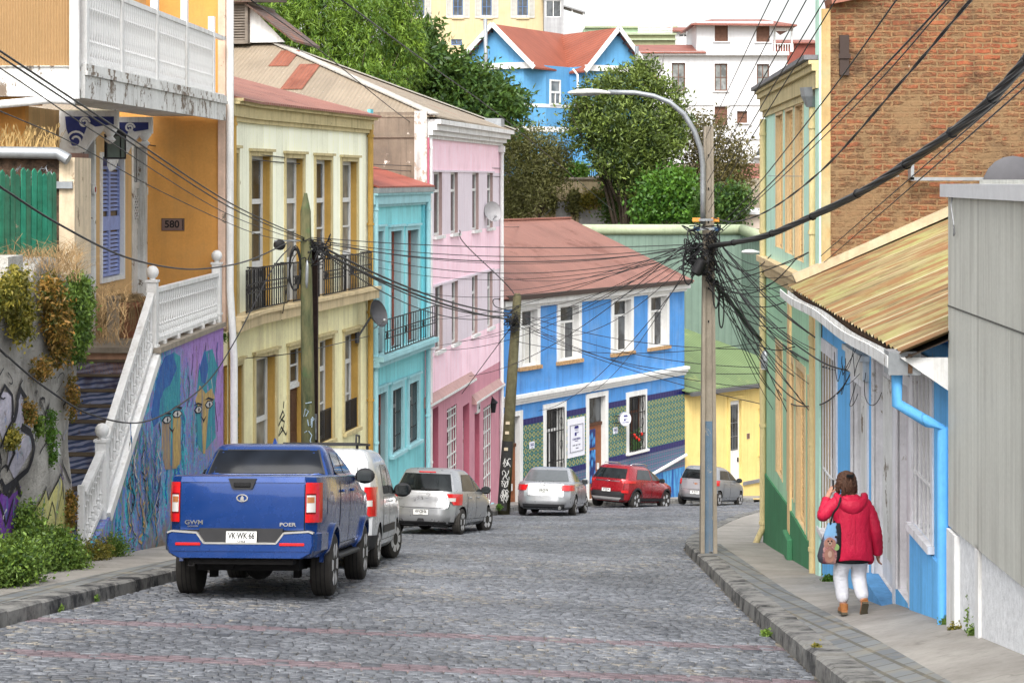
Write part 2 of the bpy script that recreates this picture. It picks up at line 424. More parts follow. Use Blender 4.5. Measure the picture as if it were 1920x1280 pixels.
cb = g.mix(g.ramp(crk, 0, .006, .35, 0), cb, (.06, .055, .045, 1))
M_conc = g.out(cb, .9, g.bump(g.noise(40, 4), .25, .01))
def sweep(name, tab, zf, prof, mat, D0, D1, step, side, gap=.012, jag=0.0):
    """blocks laid along a kerb line; prof = [(out, up)] measured away from the road and up from it"""
    mb = MB(); D = D0
    while D < D1:
        E = min(D+step*random.uniform(.8, 1.2), D1); rs = []
        j = [random.gauss(0, jag) for _ in range(4)]
        for q, jj in ((D+gap, j[0]), (E-gap, j[1])):
            X = interp(q, tab); t = (interp(q+.2, tab)-interp(q-.2, tab))/.4; l = math.hypot(1, t)
            ring = []
            for o_, h_ in prof:
                px, py = X+side*o_/l, q-side*o_*t/l
                ring.append((px, py, zroad(X, q)+h_+(jj if h_ > .05 else 0)+(zf(px, py) if zf else 0)))
            rs.append(ring)
        if side > 0: rs = [list(reversed(r)) for r in rs]
        mb.loft(rs, True, True); D = E
    return struct(name, mb, mat)
sweep('kerb', XLt, None, [(0, -.1), (.015, .13), (.045, .155), (.26, .16), (.26, -.1)], M_kerb, 9, 76, .95, -1, .012, .006)
sweep('kerb', XRt, None, [(0, -.1), (.015, .15), (.05, .175), (.3, .18), (.3, -.1)], M_kerb, 9, 66, .95, 1, .012, .008)
def strip(name, mat, edge, D0, D1, nd, nt_):
    mb = MB()
    for j in range(nd+1):
        D = lerp(D0, D1, j/nd); A, B, zf = edge(D)
        for t in range(nt_+1): X = lerp(A, B, t/nt_); mb.v.append((X, D, zf(X, D)))
    for j in range(nd):
        for t in range(nt_):
            a_ = j*(nt_+1)+t; mb.f.append((a_, a_+1, a_+nt_+2, a_+nt_+1)); mb.m.append(0)
    return struct(name, mb, mat, True)
strip('paver_strip', M_strip, lambda D: (XR(D)+.3, XR(D)+.68, lambda X, E: zright(X, E)+.012), 10, 37, 54, 2)
strip('paver_strip', M_strip, lambda D: (XL(D)-.6, XL(D)-.26, lambda X, E: zleft(X, E)+.006), 10, 60, 60, 1)
strip('pavement', M_conc, lambda D: (XR(D)+.28, FRX(D)+.5 if D < 38 else 16, zright), 9, 66, 90, 8)
strip('pavement', M_conc, lambda D: (min(-7.5, XL(D)-3), XL(D)-.24, zleft), 9, 61, 80, 6)
strip('pavement', M_conc, lambda D: (max(-7.0, XL(D)-9), XL(D)-.24, zleft), 61, 82, 40, 6)
# ---------------------------------------------------------------- building kit
def tow(mb, F):
    mb.v = [F.pt(x, y, z) for x, y, z in mb.v]; return mb
class Bld(T):
    def __init__(s, name, label, cat, F, zb, group=None):
        s.F = F; T.__init__(s, name, label, cat, F.pt(0, 0, zb), F.rz, group, 'world')
    def p(s, name, mb, mats, F=None, parent=None, smooth=False, label=None):
        return s.part(name, tow(mb, F or s.F), mats, parent, smooth, label)
def H(F, p0, p1, pt, pb, off=0.0):
    c = (p0+p1)/2
    return (F.u(p0, off), F.u(p1, off), F.z(c, pb, off), F.z(c, pt, off))
def window(B, h, y, fm, gm, fw=.06, trans=.28, cols=1, rows=1, F=None, name='window', th=.05, tcols=1, curtain=None, sash=.02, barw=.03, panel=None):
    """frame, transom bar, glazing bars and panes, y = depth of the frame behind the wall face; returns the frame"""
    a, b, c, d = h[:4]; mb = MB(); mb.frame(a, b, c, d, y, y+th, fw)
    zt = d-(d-c)*trans if trans else d
    if trans: mb.box(a+fw, b-fw, y-.012, y+th, zt-fw*.6, zt+fw*.6)
    zl = c+fw; zh = (zt-fw*.6) if trans else d-fw
    if panel: mb.box(a+fw, b-fw, y+.006, y+th, zl, zl+(zh-zl)*panel); zl += (zh-zl)*panel
    for i in range(1, cols): x = lerp(a+fw, b-fw, i/cols); mb.box(x-barw, x+barw, y-.004, y+th, zl, zh)
    for i in range(1, rows): z = lerp(zl, zh, i/rows); mb.box(a+fw, b-fw, y+.003, y+th, z-barw*.7, z+barw*.7)
    if trans:
        for i in range(1, tcols): x = lerp(a+fw, b-fw, i/tcols); mb.box(x-.015, x+.015, y+.003, y+th, zt, d-fw)
    fr = B.p(name, mb, fm, F)
    g = MB().box(a+.01, b-.01, y+th*.6, y+th*.6+.008, c+.01, d-.01)
    B.p('pane', g, gm, F, fr)
    if curtain:
        cu, w = curtain; mb = MB(); n = 14
        for i in range(n):
            x0, x1 = lerp(a+fw, lerp(a+fw, b-fw, w), i/n), lerp(a+fw, lerp(a+fw, b-fw, w), (i+1)/n)
            mb.quad((x0, y+th*.58-.002*(i % 2), zl), (x1, y+th*.58-.002*((i+1) % 2), zl), (x1, y+th*.58-.002*((i+1) % 2), zh), (x0, y+th*.58-.002*(i % 2), zh))
        B.p('curtain', mb, cu, F, fr)
    return fr
def surround(B, h, m, w=.12, proud=.04, head=.14, F=None, sill=False, parent=None, name='surround', foot=True, cap=True):
    a, b, c, d = h[:4]; mb = MB()
    mb.box(a-w, a, -proud, .01, c, d); mb.box(b, b+w, -proud, .01, c, d)
    mb.box(a-w, b+w, -proud-.003, .01, d, d+head)
    if cap: mb.box(a-w-.05, b+w+.05, -proud-.06, .01, d+head, d+head+.06)
    if sill: mb.box(a-w-.05, b+w+.05, -proud-.09, .01, c-.09, c-.002)
    return B.p(name, mb, m, F, parent)
def pipe(B, u, y, z0, z1, r, m, F=None, kick=None, n=10, name='drainpipe', bands=3):
    pts = [(u, y, z1), (u, y, z0+.3), (u, y, z0)] if not kick else [(u, y, z1), (u, y, z0+.5), (u+kick[0], y+kick[1], z0)]
    mb = MB().tube(pts, r, n)
    for i in range(bands): mb.lathe([(r*1.25, -.03), (r*1.25, .03)], n, (u, y, lerp(z0+.6, z1-.3, i/max(1, bands-1))))
    return B.p(name, mb, m, F, None, 40)
def iron_rail(mb, u0, u1, z0, z1, y, step=.14, orn=True, r=.01):
    b = lambda x0, x1, za, zb: mb.box(x0, x1, y-r, y+r, za, zb)
    b(u0, u1, z1-.03, z1); b(u0, u1, z0, z0+.03); h = z1-z0
    b(u0, u0+.025, z0, z1); b(u1-.025, u1, z0, z1)
    n = max(2, round((u1-u0)/step))
    for i in range(1, n):
        x = lerp(u0, u1, i/n); b(x-r*1.3, x+r*1.3, z0, z1)
        if orn:
            b(x-.022, x+.022, z1-h*.24, z1-h*.1) if i % 2 else b(x-.022, x+.022, z0+.04, z0+h*.18)
            b(x-.026, x+.026, z0+h*.5, z0+h*.56)
    if orn:
        b(u0, u1, z0+h*.42, z0+h*.45); b(u0, u1, z0+h*.62, z0+h*.65)
        c = lerp(u0, u1, .14); mb.tube([(c+.085*math.cos(a), y, z0+h*.53+.085*math.sin(a)) for a in [i*math.pi/7 for i in range(15)]], .016, 5)
def bal_profile(h, r):
    return [(r*.9, 0), (r*.9, h*.07), (r*.5, h*.1), (r*1.0, h*.2), (r*.62, h*.26), (r*.95, h*.29), (r*.5, h*.33), (r*.8, h*.5), (r*.55, h*.7), (r*.95, h*.74), (r*.6, h*.77), (r*.9, h*.86), (r*.9, h)]
def grille(mb, a, b, c, d, y, n=6, rows=(0.3, .7), r=.008):
    for i in range(n+1): x = lerp(a, b, i/n); mb.box(x-r, x+r, y-r, y+r, c, d)
    for t in (0.02, *rows, .98): z = lerp(c, d, t); mb.box(a, b, y-r*1.2, y+r*1.2, z-r*1.3, z+r*1.3)
def door_leaf(mb, a, b, c, d, y, panels=3):
    mb.box(a, b, y, y+.05, c, d)
    w = b-a
    for i in range(panels):
        z0, z1 = lerp(c, d, (i+.12)/panels), lerp(c, d, (i+.92)/panels)
        for j in range(2):
            x0, x1 = lerp(a, b, .1+.42*j), lerp(a, b, .48+.42*j)
            mb.box(x0, x1, y-.018, y, z0, z1); mb.box(x0+.05*w, x1-.05*w, y-.03, y-.018, z0+.05, z1-.05)
def slab_roof(mb, a, b, c, d, t=.05, mi=0):
    """roof sheet of thickness t, corners in order (front-left, front-right, back-right, back-left)"""
    up = [Vector(p) for p in (a, b, c, d)]; lo = [p-Vector((0, 0, t)) for p in up]
    return mb.add(up+lo, [(0, 1, 2, 3), (7, 6, 5, 4), (0, 4, 5, 1), (1, 5, 6, 2), (2, 6, 7, 3), (3, 7, 4, 0)], mi)

# shared materials
M_glass = glass('window_glass'); M_glassd = glass('dark_glass', (.012, .013, .015, 1)); M_glassp = glass('pale_glass', (.16, .17, .165, 1), .12)
M_white = paint('white_paint', (.77, .77, .76, 1), .08, 2, .5, (.3, .27, .22, 1), .6)
M_whitew = paint('worn_white_paint', (.77, .77, .75, 1), .1, 2, .8, (.28, .25, .2, 1), .7, peel=.22, peelcol=(.16, .13, .1, 1))
M_iron = plain('black_iron', (.014, .014, .017, 1), .5, .2)
M_dark = plain('dark_opening', (.012, .011, .01, 1), .9)
M_brown = paint('brown_door_wood', (.09, .038, .02, 1), .25, 6, .3, rough=.55)
M_steel = plain('grey_steel', (.3, .31, .32, 1), .45, .6)
M_galv = plain('galvanised_steel', (.32, .34, .36, 1), .42, .5, var=.2)
M_net = plain('net_curtain', (.55, .54, .5, 1), .9)
M_plastic = plain('white_plastic', (.65, .65, .63, 1), .5)
M_black = plain('black_rubber', (.012, .012, .013, 1), .55)
M_rubber = plain('cable_sheath', (.016, .016, .018, 1), .5)
# ---------------------------------------------------------------- ochre house on its terrace, upper left
Fm = Fac(-6.05, 29.4, -5.73, 37.5)                  # street edge of terrace, mural and balcony
XF = lambda D: -6.05+.0395*(D-29.4)
UD = lambda D: (D-29.4)/Fm.uy
F0 = Fac(-8.8+.0395*24, 24, -8.8+.0395*37.4, 37.4)   # set-back front with the doors
U0 = lambda px: F0.u(px)
TZ = -2.85
M_ochre = paint('ochre_stucco', C(226, 158, 62), .08, .8, .25, (.35, .2, .07, 1), .85, stain=.25, staincol=(.5, .3, .12, 1))
M_ochreb = paint('ochre_boards', C(228, 182, 118), .08, 1, .45, (.3, .2, .1, 1), .8, board=.32)
M_peel = paint('peeling_white_boards', (.7, .7, .68, 1), .1, 2, .7, (.25, .22, .18, 1), .75, peel=.42, peelcol=(.13, .1, .075, 1))
M_blue = paint('blue_shutter_paint', C(150, 165, 222), .1, 4, .3, rough=.6)
M_navy = paint('navy_paint', C(52, 62, 128), .15, 4, .2, rough=.6)
OH = Bld('ochre_house', 'ochre house with white balustraded balcony over a porch, left of the pale yellow building', 'house', F0, -3.2)
e = F0.L
hd1 = (U0(144), U0(177), TZ-.1, .78); hsh = (U0(187), U0(231), -1.9, .48); hd2 = (U0(247), U0(274), -2.35, .72)
mb = MB().wall(3.0, e, -3.4, 1.14, [hd1, hsh, hd2], 0, .22)
mb.wall(3.0, e, 1.62, 5.2, [], 0); OH.p('front_wall', mb, M_ochreb)
# end wall carrying the house number: faces the camera, closes the porch
DE = 37.35
Fe = Fac(-8.0, DE, XF(DE)-.12, DE+.01)
mb = MB().box(0, Fe.L, 0, .3, -3.3, 5.5); OH.p('end_wall', mb, M_ochre, Fe)
mb = MB().box(Fe.L-.02, Fe.L+.13, -.06, .3, -3.0, 6); OH.p('corner_strip', mb, paint('pink_plaster', C(225, 190, 165), .15, 2, .6, peel=.2), Fe)
OH.p('drainpipe', MB().tube([(Fe.L+.22, -.05, 6), (Fe.L+.22, -.05, -2.2), (Fe.L+.3, -.05, -3.6), (Fe.L+.3, -.05, -6)], .075, 10), M_white, Fe, None, 40)
for h, pan in ((hd1, 1), (hd2, 2)):
    a, b, c, d = h; w = b-a
    mb = MB().frame(a, b, c, d, -.03, .2, .1, bottom=False); fr = OH.p('door_frame', mb, M_whitew)
    zt = d-.85
    mb = MB().box(a+.1, b-.1, .14, .2, c, zt-.06); mb.box(a+.1, b-.1, .1, .2, zt-.06, zt+.06)
    for i in range(3): mb.box(lerp(a+.16, b-.16, i/3), lerp(a+.16, b-.16, (i+.85)/3), .125, .14, c+.15, c+1.25)
    mb.box(a+.14, b-.14, .12, .14, c+1.35, c+1.45)
    dr = OH.p('door', mb, M_whitew)
    OH.p('pane', MB().box(a+.18, b-.18, .128, .139, c+1.55, zt-.22), M_glass, None, dr)
    OH.p('transom_pane', MB().box(a+.12, b-.12, .15, .16, zt+.06, d-.1), M_glass, None, dr)
    mb = MB()
    for i in range(5):
        x = lerp(a+.18, b-.18, (i+.5)/5)
        for k in range(4): z = lerp(c+1.55, zt-.22, k/4); dz = (zt-.22-c-1.55)/4; mb.bar((x-.09, .11, z), (x+.09, .11, z+dz), .018); mb.bar((x+.09, .11, z), (x-.09, .11, z+dz), .018)
        mb.box(x-.008, x+.008, .1, .116, zt+.08, d-.1)
    OH.p('door_grille', mb, M_white, None, dr)
a, b, c, d = hsh
OH.p('shutter_frame', MB().frame(a, b, c, d, -.04, .2, .08), M_white)
for i in range(2):
    x0, x1 = (a+.09, (a+b)/2-.006) if i == 0 else ((a+b)/2+.006, b-.09); mb = MB().frame(x0, x1, c+.1, d-.25, .04, .08, .06)
    zm = lerp(c, d, .45); mb.box(x0, x1, .035, .08, zm-.13, zm+.13)
    z = c+.18
    while z < d-.33:
        if abs(z-zm) > .16: mb.add([(x0+.06, .045, z), (x1-.06, .045, z), (x1-.06, .075, z+.045), (x0+.06, .075, z+.045), (x0+.06, .05, z-.006), (x1-.06, .05, z-.006), (x1-.06, .08, z+.039), (x0+.06, .08, z+.039)], [(0, 1, 2, 3), (7, 6, 5, 4), (0, 4, 5, 1), (2, 6, 7, 3), (0, 3, 7, 4), (1, 5, 6, 2)])
        z += .075
    OH.p('shutter', mb, M_blue)
OH.p('shutter_backing', MB().box(a+.08, b-.08, .1, .13, c+.08, d-.24), plain('tan_panel', (.22, .15, .09, 1), .9))
OH.p('shutter_panel', MB().box(a+.08, b-.08, .08, .14, d-.24, d-.08), M_navy)
# balcony: floor, fascia, posts, balusters
zb, zf, z0, z1 = 1.15, 1.54, 1.64, 2.82
uA, uB = UD(26.65), UD(37.1); gapY = 1.45
mb = MB().box(uA, uB, .0, gapY, zb+.12, zf)                                     # deck
for i in range(10): mb.box(uA, uB, .05+i*.14, .05+i*.14+.13, zb+.09, zb+.12)
OH.p('balcony_floor', mb, M_white, Fm)
mb = MB().box(uA, uB, -.06, -.002, zb, zf); mb.box(uA, uB, -.1, -.06, zf-.06, zf); mb.box(uA, uB, -.08, -.002, zf, zf+.1)
OH.p('fascia', mb, M_peel, Fm)
rail = MB().box(uA, uB, -.05, .05, z1-.08, z1); rail.box(uA, uB, -.035, .035, z0-.04, z0+.03); ro_ = OH.p('railing', rail, M_white, Fm)
pu = [Fm.u(p) for p in (157, 224, 290, 346, 397)]
for u in pu: OH.p('post', MB().box(u-.06, u+.06, -.06, .06, zf+.02, 5.2 if u in pu[1:4] else z1+.3), M_white, Fm, ro_)
first = None
for ua, ub in zip(pu, pu[1:]):
    n = max(6, round((ub-ua-.12)/.135))
    for i in range(n):
        u = lerp(ua+.06, ub-.06, (i+.5)/n)
        if first is None:
            first = OH.p('baluster', MB().lathe([(r, z0+.03+h) for r, h in bal_profile(z1-.08-z0-.03, .045)], 8, (u, 0, 0)), M_white, Fm, ro_, 40); fu = u
        else:
            o = first.copy(); COL.objects.link(o); o.parent = ro_
            c, s = math.cos(Fm.rz-F0.rz), math.sin(Fm.rz-F0.rz); o.location = ((u-fu)*c, (u-fu)*s, 0)
# near end of the balcony: ochre corrugated siding over a rotting beam
Fs = Fac(-9.3, 26.55, XF(26.6)-.02, 26.56)
mb = MB(); n = 300; amp = .012; step = Fs.L/n
for i in range(n):
    x0, x1 = i*step, (i+1)*step; q = lambda k: amp*math.cos(k*math.pi/2)
    mb.quad((x0, q(i), zf+.06), (x1, q(i+1), zf+.06), (x1, q(i+1), 5.2), (x0, q(i), 5.2))
OH.p('corrugated_siding', mb, paint('ochre_sheet', C(206, 166, 112, .72), .06, .6, .35, (.3, .2, .1, 1), .5), Fs)
mb = MB().box(0, Fs.L-.1, -.02, .1, zb+.02, zf+.05); mb.box(0, Fs.L, -.05, .1, zf+.05, zf+.062)
OH.p('end_beam', mb, M_peel, Fs)
OH.p('downpipe', MB().tube([(Fs.L-.02, -.1, 5.2), (Fs.L-.02, -.1, zf+.3), (Fs.L-.02, -.1, zb-.02)], .075, 10), M_white, Fs, None, 40)
OH.p('gutter_pipe', MB().tube([(Fs.L-.02, -.1, zb-.05), (Fs.L-.35, -.1, zb-.03), (Fs.L-1.2, -.1, zb-.11), (0, -.1, zb-.2)], .06, 10), M_white, Fs, None, 40)
OH.p('porch_beam', MB().box(0, Fs.L-.6, .25, .4, zb-.1, zb+.01), M_ochre, Fs)
OH.p('wing_wall', MB().box(0, Fs.L-.95, .8, 1.0, -1.2, zb+.4), M_ochre, Fs)
mb = MB().box(.35, 1.05, .72, .8, .25, .95); mb.box(1.12, 1.42, .74, .8, .28, .62)
OH.p('wing_window', mb, M_navy, Fs)
# scroll brackets under the balcony, white with navy inlay
for D, xa, xb in ((31.0, -7.52, -6.55), (34.2, -7.42, -6.6)):
    Fb = Fac(xa, D, xb, D+.001); L = Fb.L; zt = zb-.02
    pr = [(0, zt), (L, zt), (L, zt-.3), (L*.72, zt-.34), (L*.55, zt-.5), (L*.42, zt-.68), (.2, zt-.74), (.13, zt-.95), (.05, zt-1.0), (0, zt-.9)]
    br_ = OH.p('bracket', MB().prism(pr, 0, .14), M_white, Fb)
    OH.p('bracket_inlay', MB().prism([(.1, zt-.1), (L-.06, zt-.1), (L-.06, zt-.23), (L*.62, zt-.27), (L*.5, zt-.2), (L*.35, zt-.6), (.22, zt-.6), (.12, zt-.3)], -.012, 0), M_navy, Fb, br_)
    mb = MB()
    for cx, cz, r0 in ((.27, zt-.5, .17), (.42, zt-.2, .09)):
        mb.ribbon([(cx+r0*(1-t*.7)*math.cos(t*9), cz+r0*(1-t*.7)*math.sin(t*9)) for t in [i/24 for i in range(25)]], .035, -.016)
    OH.p('bracket_scroll', mb, M_white, Fb, br_)
    OH.p('pendant', MB().lathe([(.03, -.52), (.1, -.46), (.05, -.4), (.12, -.3), (.12, -.27)], 10, (L-.14, .07, zt-.03)), M_white, Fb, br_, 40)
# lantern on a chain
lx = W(216, 270, 32.6)
LN = T('porch_lantern', 'black wrought iron lantern hanging under the white balcony', 'lantern', (lx.x, lx.y, lx.z-.25), 0.3)
mb = MB()
for z in (0, .4): mb.box(-.17, .17, -.17, .17, z-.015, z+.015)
for sx in (-.16, .16):
    for sy in (-.16, .16): mb.box(sx-.012, sx+.012, sy-.012, sy+.012, 0, .4)
mb.lathe([(.2, .4), (.06, .56), (.03, .62)], 4, (0, 0, 0)); mb.tube([(0, 0, .6), (0, 0, zb-lx.z+.3)], .012, 5)
for k in range(4):
    a = k*math.pi/2+.4; mb.tube([(.2*math.cos(a), .2*math.sin(a), .02+.1*t+.02*math.sin(t*9)) for t in [i/8*4 for i in range(9)]], .01, 4)
LN.part('lantern_frame', mb, M_iron); LN.part('lantern_glass', MB().box(-.15, .15, -.15, .15, .015, .385), glass('lantern_glass', (.05, .08, .07, 1)))
# number plate
SP = T('house_number', 'brown metal plate reading 580 on the ochre porch wall', 'sign', Fe.pt(Fe.u(324.5), -.012, -(421-HY)/FP*DE), Fe.rz)
SP.part('plate', MB().box(-.22, .22, 0, .012, -.115, .115), plain('bronze_plate', (.2, .13, .11, 1), .5, .3))
SP.part('plate_rim', MB().frame(-.228, .228, -.123, .123, -.006, .012, .008), plain('dark_rim', (.05, .03, .025, 1), .5))
SP.part('digits', moved(letters('580', .2), -.02, -.006, 0, 1, 1.0), plain('black_ink', (.01, .01, .01, 1), .6))
SP.part('lettering', moved(letters('VALPARAISO', .035), .195, -.006, 0, 1, 1, R(90)), plain('black_ink', (.01, .01, .01, 1), .6))
for px, py, lab, tx in ((174, 356, 'round white plaque with red numeral beside the left porch door', '8'), (275, 358, 'round white plaque beside the right porch door', '2')):
    u = F0.u(px); S = T('door_plaque', lab, 'plaque', F0.pt(u, -.045, F0.z(px, py)), F0.rz)
    S.part('plaque', MB().lathe([(.1, 0), (.1, .03)], 16, (0, 0, 0), 'y'), M_plastic, None, 40)
    S.part('numeral', moved(letters(tx, .13), 0, -.006, 0), plain('red_ink', (.35, .02, .02, 1), .6))

# ---------------------------------------------------------------- terrace, stairs and mural
uE = UD(37.15); uT = Fm.u(299); uS = Fm.u(206); uG = Fm.u(170)
zS = -4.0-1.0                                       # steps at the foot of the railing
M_mural = None
g = Gr('street_mural'); o = g.xyz()
dn = g.noise(1.6, 4, .6); vv = g.n('VectorMath', operation='ADD', i={0: g.map((1.7, 1, .42)), 1: g.n('TexNoise', i={0: g.map((1.2, 1, 1.2)), 2: 1.5, 3: 5}).outputs[1]}).outputs[0]
C0 = C
def C(r, g, b, k=1.12, d=-.38): return tuple(max(0, v) for v in C0(r, g, b, k, d))
def cramp(f, st):
    n = g.n('ValToRGB', i={0: f}); r = n.color_ramp; r.interpolation = 'LINEAR'
    while len(r.elements) < len(st): r.elements.new(.5)
    for e_, (p_, c_) in zip(r.elements, st): e_.position = p_; e_.color = c_
    return n.outputs[0]
chaos = cramp(g.noise(1.25, 7, .72, vv, 1.2), [(.2, C(40, 50, 110)), (.34, C(30, 110, 190)), (.40, C(60, 60, 90)), (.44, C(70, 190, 200)), (.49, C(150, 120, 165)), (.53, C(40, 130, 190)), (.57, C(165, 135, 130)), (.6, C(50, 160, 130)), (.64, C(120, 90, 130)), (.72, C(170, 150, 120))])
purple = cramp(g.noise(1, 8, .75, g.map((5, 1, 2.2))), [(.3, C(88, 62, 110)), (.45, C(160, 135, 185)), (.6, C(175, 150, 200)), (.72, C(140, 125, 140))])
tt = g.math('ADD', g.math('MULTIPLY', o[0], .28), g.math('MULTIPLY', o[2], .42))
zone = g.ramp(g.math('ADD', tt, g.math('MULTIPLY', dn, .9)), 2.95, 3.45)
cc = g.mix(zone, chaos, purple)
mort = g.ramp(g.noise(2.2, 7, .7, g.map((1, 1, 1), (5, 0, 0))), .55, .63, 0, .9)
low = g.ramp(g.math('ADD', o[2], g.math('MULTIPLY', g.noise(2.5, 5), 1.2)), 0.1, .5, 1, 0)
cc = g.mix(g.math('MAXIMUM', g.math('MULTIPLY', mort, .55), low), cc, g.mix(g.noise(7), (.12, .09, .07, 1), (.33, .28, .22, 1)))
M_mural = g.out(cc, .85, g.bump(g.noise(9, 7, .75), .9, .06))
C = C0
zgr = -7.4
TE = Bld('terrace', 'terrace with flight of painted steps, white balustrade and turquoise and purple mural wall', 'terrace', Fac(Fm.X0+Fm.ux*uG, Fm.D0+Fm.uy*uG, Fm.X0+Fm.ux*uE, Fm.D0+Fm.uy*uE), -5.7)
def sh(mb): return mb
poly = [(uG-.1, -5.42), (uG-.1, zgr), (uE, zgr), (uE, TZ-.1), (uT, TZ-.1), (uS, zS-.12)]
TE.p('mural_wall', MB().prism(poly, 0, .35), M_mural, Fm)
M_cap = paint('terrace_concrete', (.3, .26, .21, 1), .2, 2, .4, stain=.4, staincol=(.1, .09, .06, 1))
mb = MB().box(uT-.1, uE, -.05, 1.5, TZ-.09, TZ); TE.p('terrace_slab', mb, M_cap, Fm)
g = Gr('painted_riser'); wv = g.n('TexWave', wave_type='RINGS', rings_direction='SPHERICAL', i={0: g.map((1, 1, 2.0), (0.3, .6, 0)), 1: 2.6, 2: 5.0, 3: 2.0}).outputs[1]
cc = g.mix(g.ramp(wv, .35, .6), C(84, 100, 146, 1.4), C(168, 176, 206, 1.4)); cc = g.mix(g.ramp(g.noise(.9, 4), .5, .6), cc, C(96, 84, 110)); cc = g.mix(g.ramp(g.noise(6, 6, .7), .6, .7, 0, .7), cc, C(150, 120, 95))
M_riser = g.out(cc, .8); M_tread = paint('worn_tread', (.11, .085, .055, 1), .3, 4, .3, stain=.4, staincol=(.08, .06, .05, 1))
M_risert = paint('brown_riser', C(196, 150, 120, 1.2), .2, 3, .3, stain=.3, staincol=C(120, 135, 130))
nst = 13; uBt = uG-.35; zBt = -5.55
for i in range(nst):
    ua = lerp(uT, uBt, i/nst); ub = lerp(uT, uBt, (i+1)/nst); zt = lerp(TZ, zBt, i/nst); zl = lerp(TZ, zBt, (i+1)/nst)
    st_ = TE.p('step', MB().box(ub, ua+.02, .3, 1.5, zl-.5, zl-.012), M_riser, Fm)
    TE.p('tread', MB().box(ub-.02, ua, .3, 1.5, zl-.012, zl), M_tread, Fm, st_)
    TE.p('riser', MB().box(ua, ua+.015, .3, 1.5, zl, zt-.013), M_risert if i < 2 else M_riser, Fm, st_)
TE.p('stair_flank', MB().box(uBt, uT, 1.5, 1.7, -6, TZ+.3), M_cap, Fm)
# balustrade along the terrace, down the stairs and at the foot
def balustrade(ua, ub, za, zb_, h, n, name='railing'):
    """sloping balustrade between two points on the mural line"""
    L = ub-ua
    r_ = MB().bar((ua, .12, za+h), (ub, .12, zb_+h), .12, .07); r_.bar((ua, .12, za+.1), (ub, .12, zb_+.1), .09, .07)
    ro = TE.p(name, r_, M_white, Fm)
    bh = h-.17
    f = None
    for i in range(n):
        t = (i+.5)/n; u = lerp(ua, ub, t); z = lerp(za, zb_, t)+.13
        if f is None: f = TE.p('baluster', MB().lathe([(r, z+q) for r, q in bal_profile(bh, .042)], 8, (u, .12, 0)), M_white, Fm, ro, 40); f0 = (u, z)
        else:
            o = f.copy(); COL.objects.link(o); o.parent = ro; o.location = (u-f0[0], 0, z-f0[1])
    return ro
def newel(u, z0, z1, ro, ball=True):
    mb = MB().box(u-.085, u+.085, .035, .205, z0, z1); mb.box(u-.105, u+.105, .015, .225, z1, z1+.04); mb.box(u-.105, u+.105, .015, .225, z0+.35, z0+.39)
    if ball: mb.lathe([(.05, .04), (.05, .07), (.09, .1), (.11, .16), (.1, .22), (.06, .265), (.01, .28)], 12, (u, .12, z1))
    TE.p('newel_post', mb, M_white, Fm, ro, 35)
r1 = balustrade(uT+.05, uE-.1, TZ, TZ, .95, 30); newel(uT, TZ-.35, TZ+1.1, r1); newel(uE-.06, TZ-.2, TZ+1.15, r1)
for i in range(5): u = lerp(uT, uE, (i+.7)/5.2); TE.p('foot_block', MB().box(u-.05, u+.05, .05, .2, TZ, TZ+.08), M_white, Fm, r1)
r2 = balustrade(uS+.06, uT-.08, zS, TZ-.05, .95, 17); newel(uS, -5.55, zS+1.02, r2)
mb = MB().bar((uS, .1, zS-.12), (uT, .1, TZ-.16), .24, .16); TE.p('stringer', mb, M_white, Fm)
r3 = balustrade(uG, uS-.06, -5.5, zS-.08+.02, .92, 7); TE.p('end_post', MB().box(uG-.09, uG-.02, .08, .17, -5.9, -4.45), M_white, Fm, r3)
# mural figures: painted shapes on the wall face
P_ = lambda px, py: (Fm.u(px), Fm.z(px, py))
def blob(name, pts, col, off, var=.2):
    mb = MB(); q = [P_(*p) for p in pts]; mb.prism(q if sum((b[0]-a[0])*(b[1]+a[1]) for a, b in zip(q, q[1:]+q[:1])) < 0 else q[::-1], -off, 0)
    return mb
def mpaint(name, col, c2):
    g = Gr(name); f = g.ramp(g.noise(1, 6, .7, g.map((6, 1, 2.5))), .38, .66); k = g.mix(f, col, c2); k = g.mix(g.ramp(g.noise(6, 6, .7), .6, .68, 0, .8), k, C(120, 100, 85)); k = g.mix(g.ramp(g.noise(1, 5, .7, g.map((4, 1, .5), (6, 0, 2))), .55, .62, 0, .85), k, C(70, 110, 165)); k = g.mix(g.ramp(g.noise(1, 6, .7, g.map((7, 1, 1.2), (1, 0, 5))), .6, .66, 0, .8), k, C(60, 170, 165)); return g.out(k, .85, g.bump(g.noise(9, 6), .6, .04))
mt = mpaint('turquoise_paint', C(40, 170, 175), C(30, 120, 165)); mblu = mpaint('blue_mural_paint', C(35, 80, 165), C(40, 120, 190)); mtan = mpaint('tan_mural_paint', C(160, 128, 108), C(185, 160, 105)); myel = mpaint('yellow_mural_paint', C(215, 180, 95), C(165, 135, 85)); mwh = mpaint('white_mural_paint', C(215, 210, 200), C(180, 180, 190)); mdk = plain('dark_mural_paint', C(28, 34, 52), .85)
mm = [M_mural, mt, mblu, mtan, myel, mwh, mdk]
FG = []
def addm(pts, mi, off):
    b = blob('', pts, None, off); FG.append((b, mi))
addm([(296, 770), (298, 700), (310, 672), (325, 660), (338, 668), (337, 790), (318, 800), (302, 790)], 1, .004)
addm([(283, 775), (292, 720), (300, 690), (310, 668), (324, 662), (331, 690), (318, 722), (308, 728), (300, 748), (296, 790), (288, 800)], 2, .008)
addm([(304, 788), (320, 780), (338, 786), (339, 860), (330, 878), (310, 880), (303, 850)], 3, .006)
addm([(322, 782), (337, 780), (336, 870), (326, 875)], 4, .009)
addm([(320, 770), (323, 770), (322, 872), (319, 872)], 1, .012)
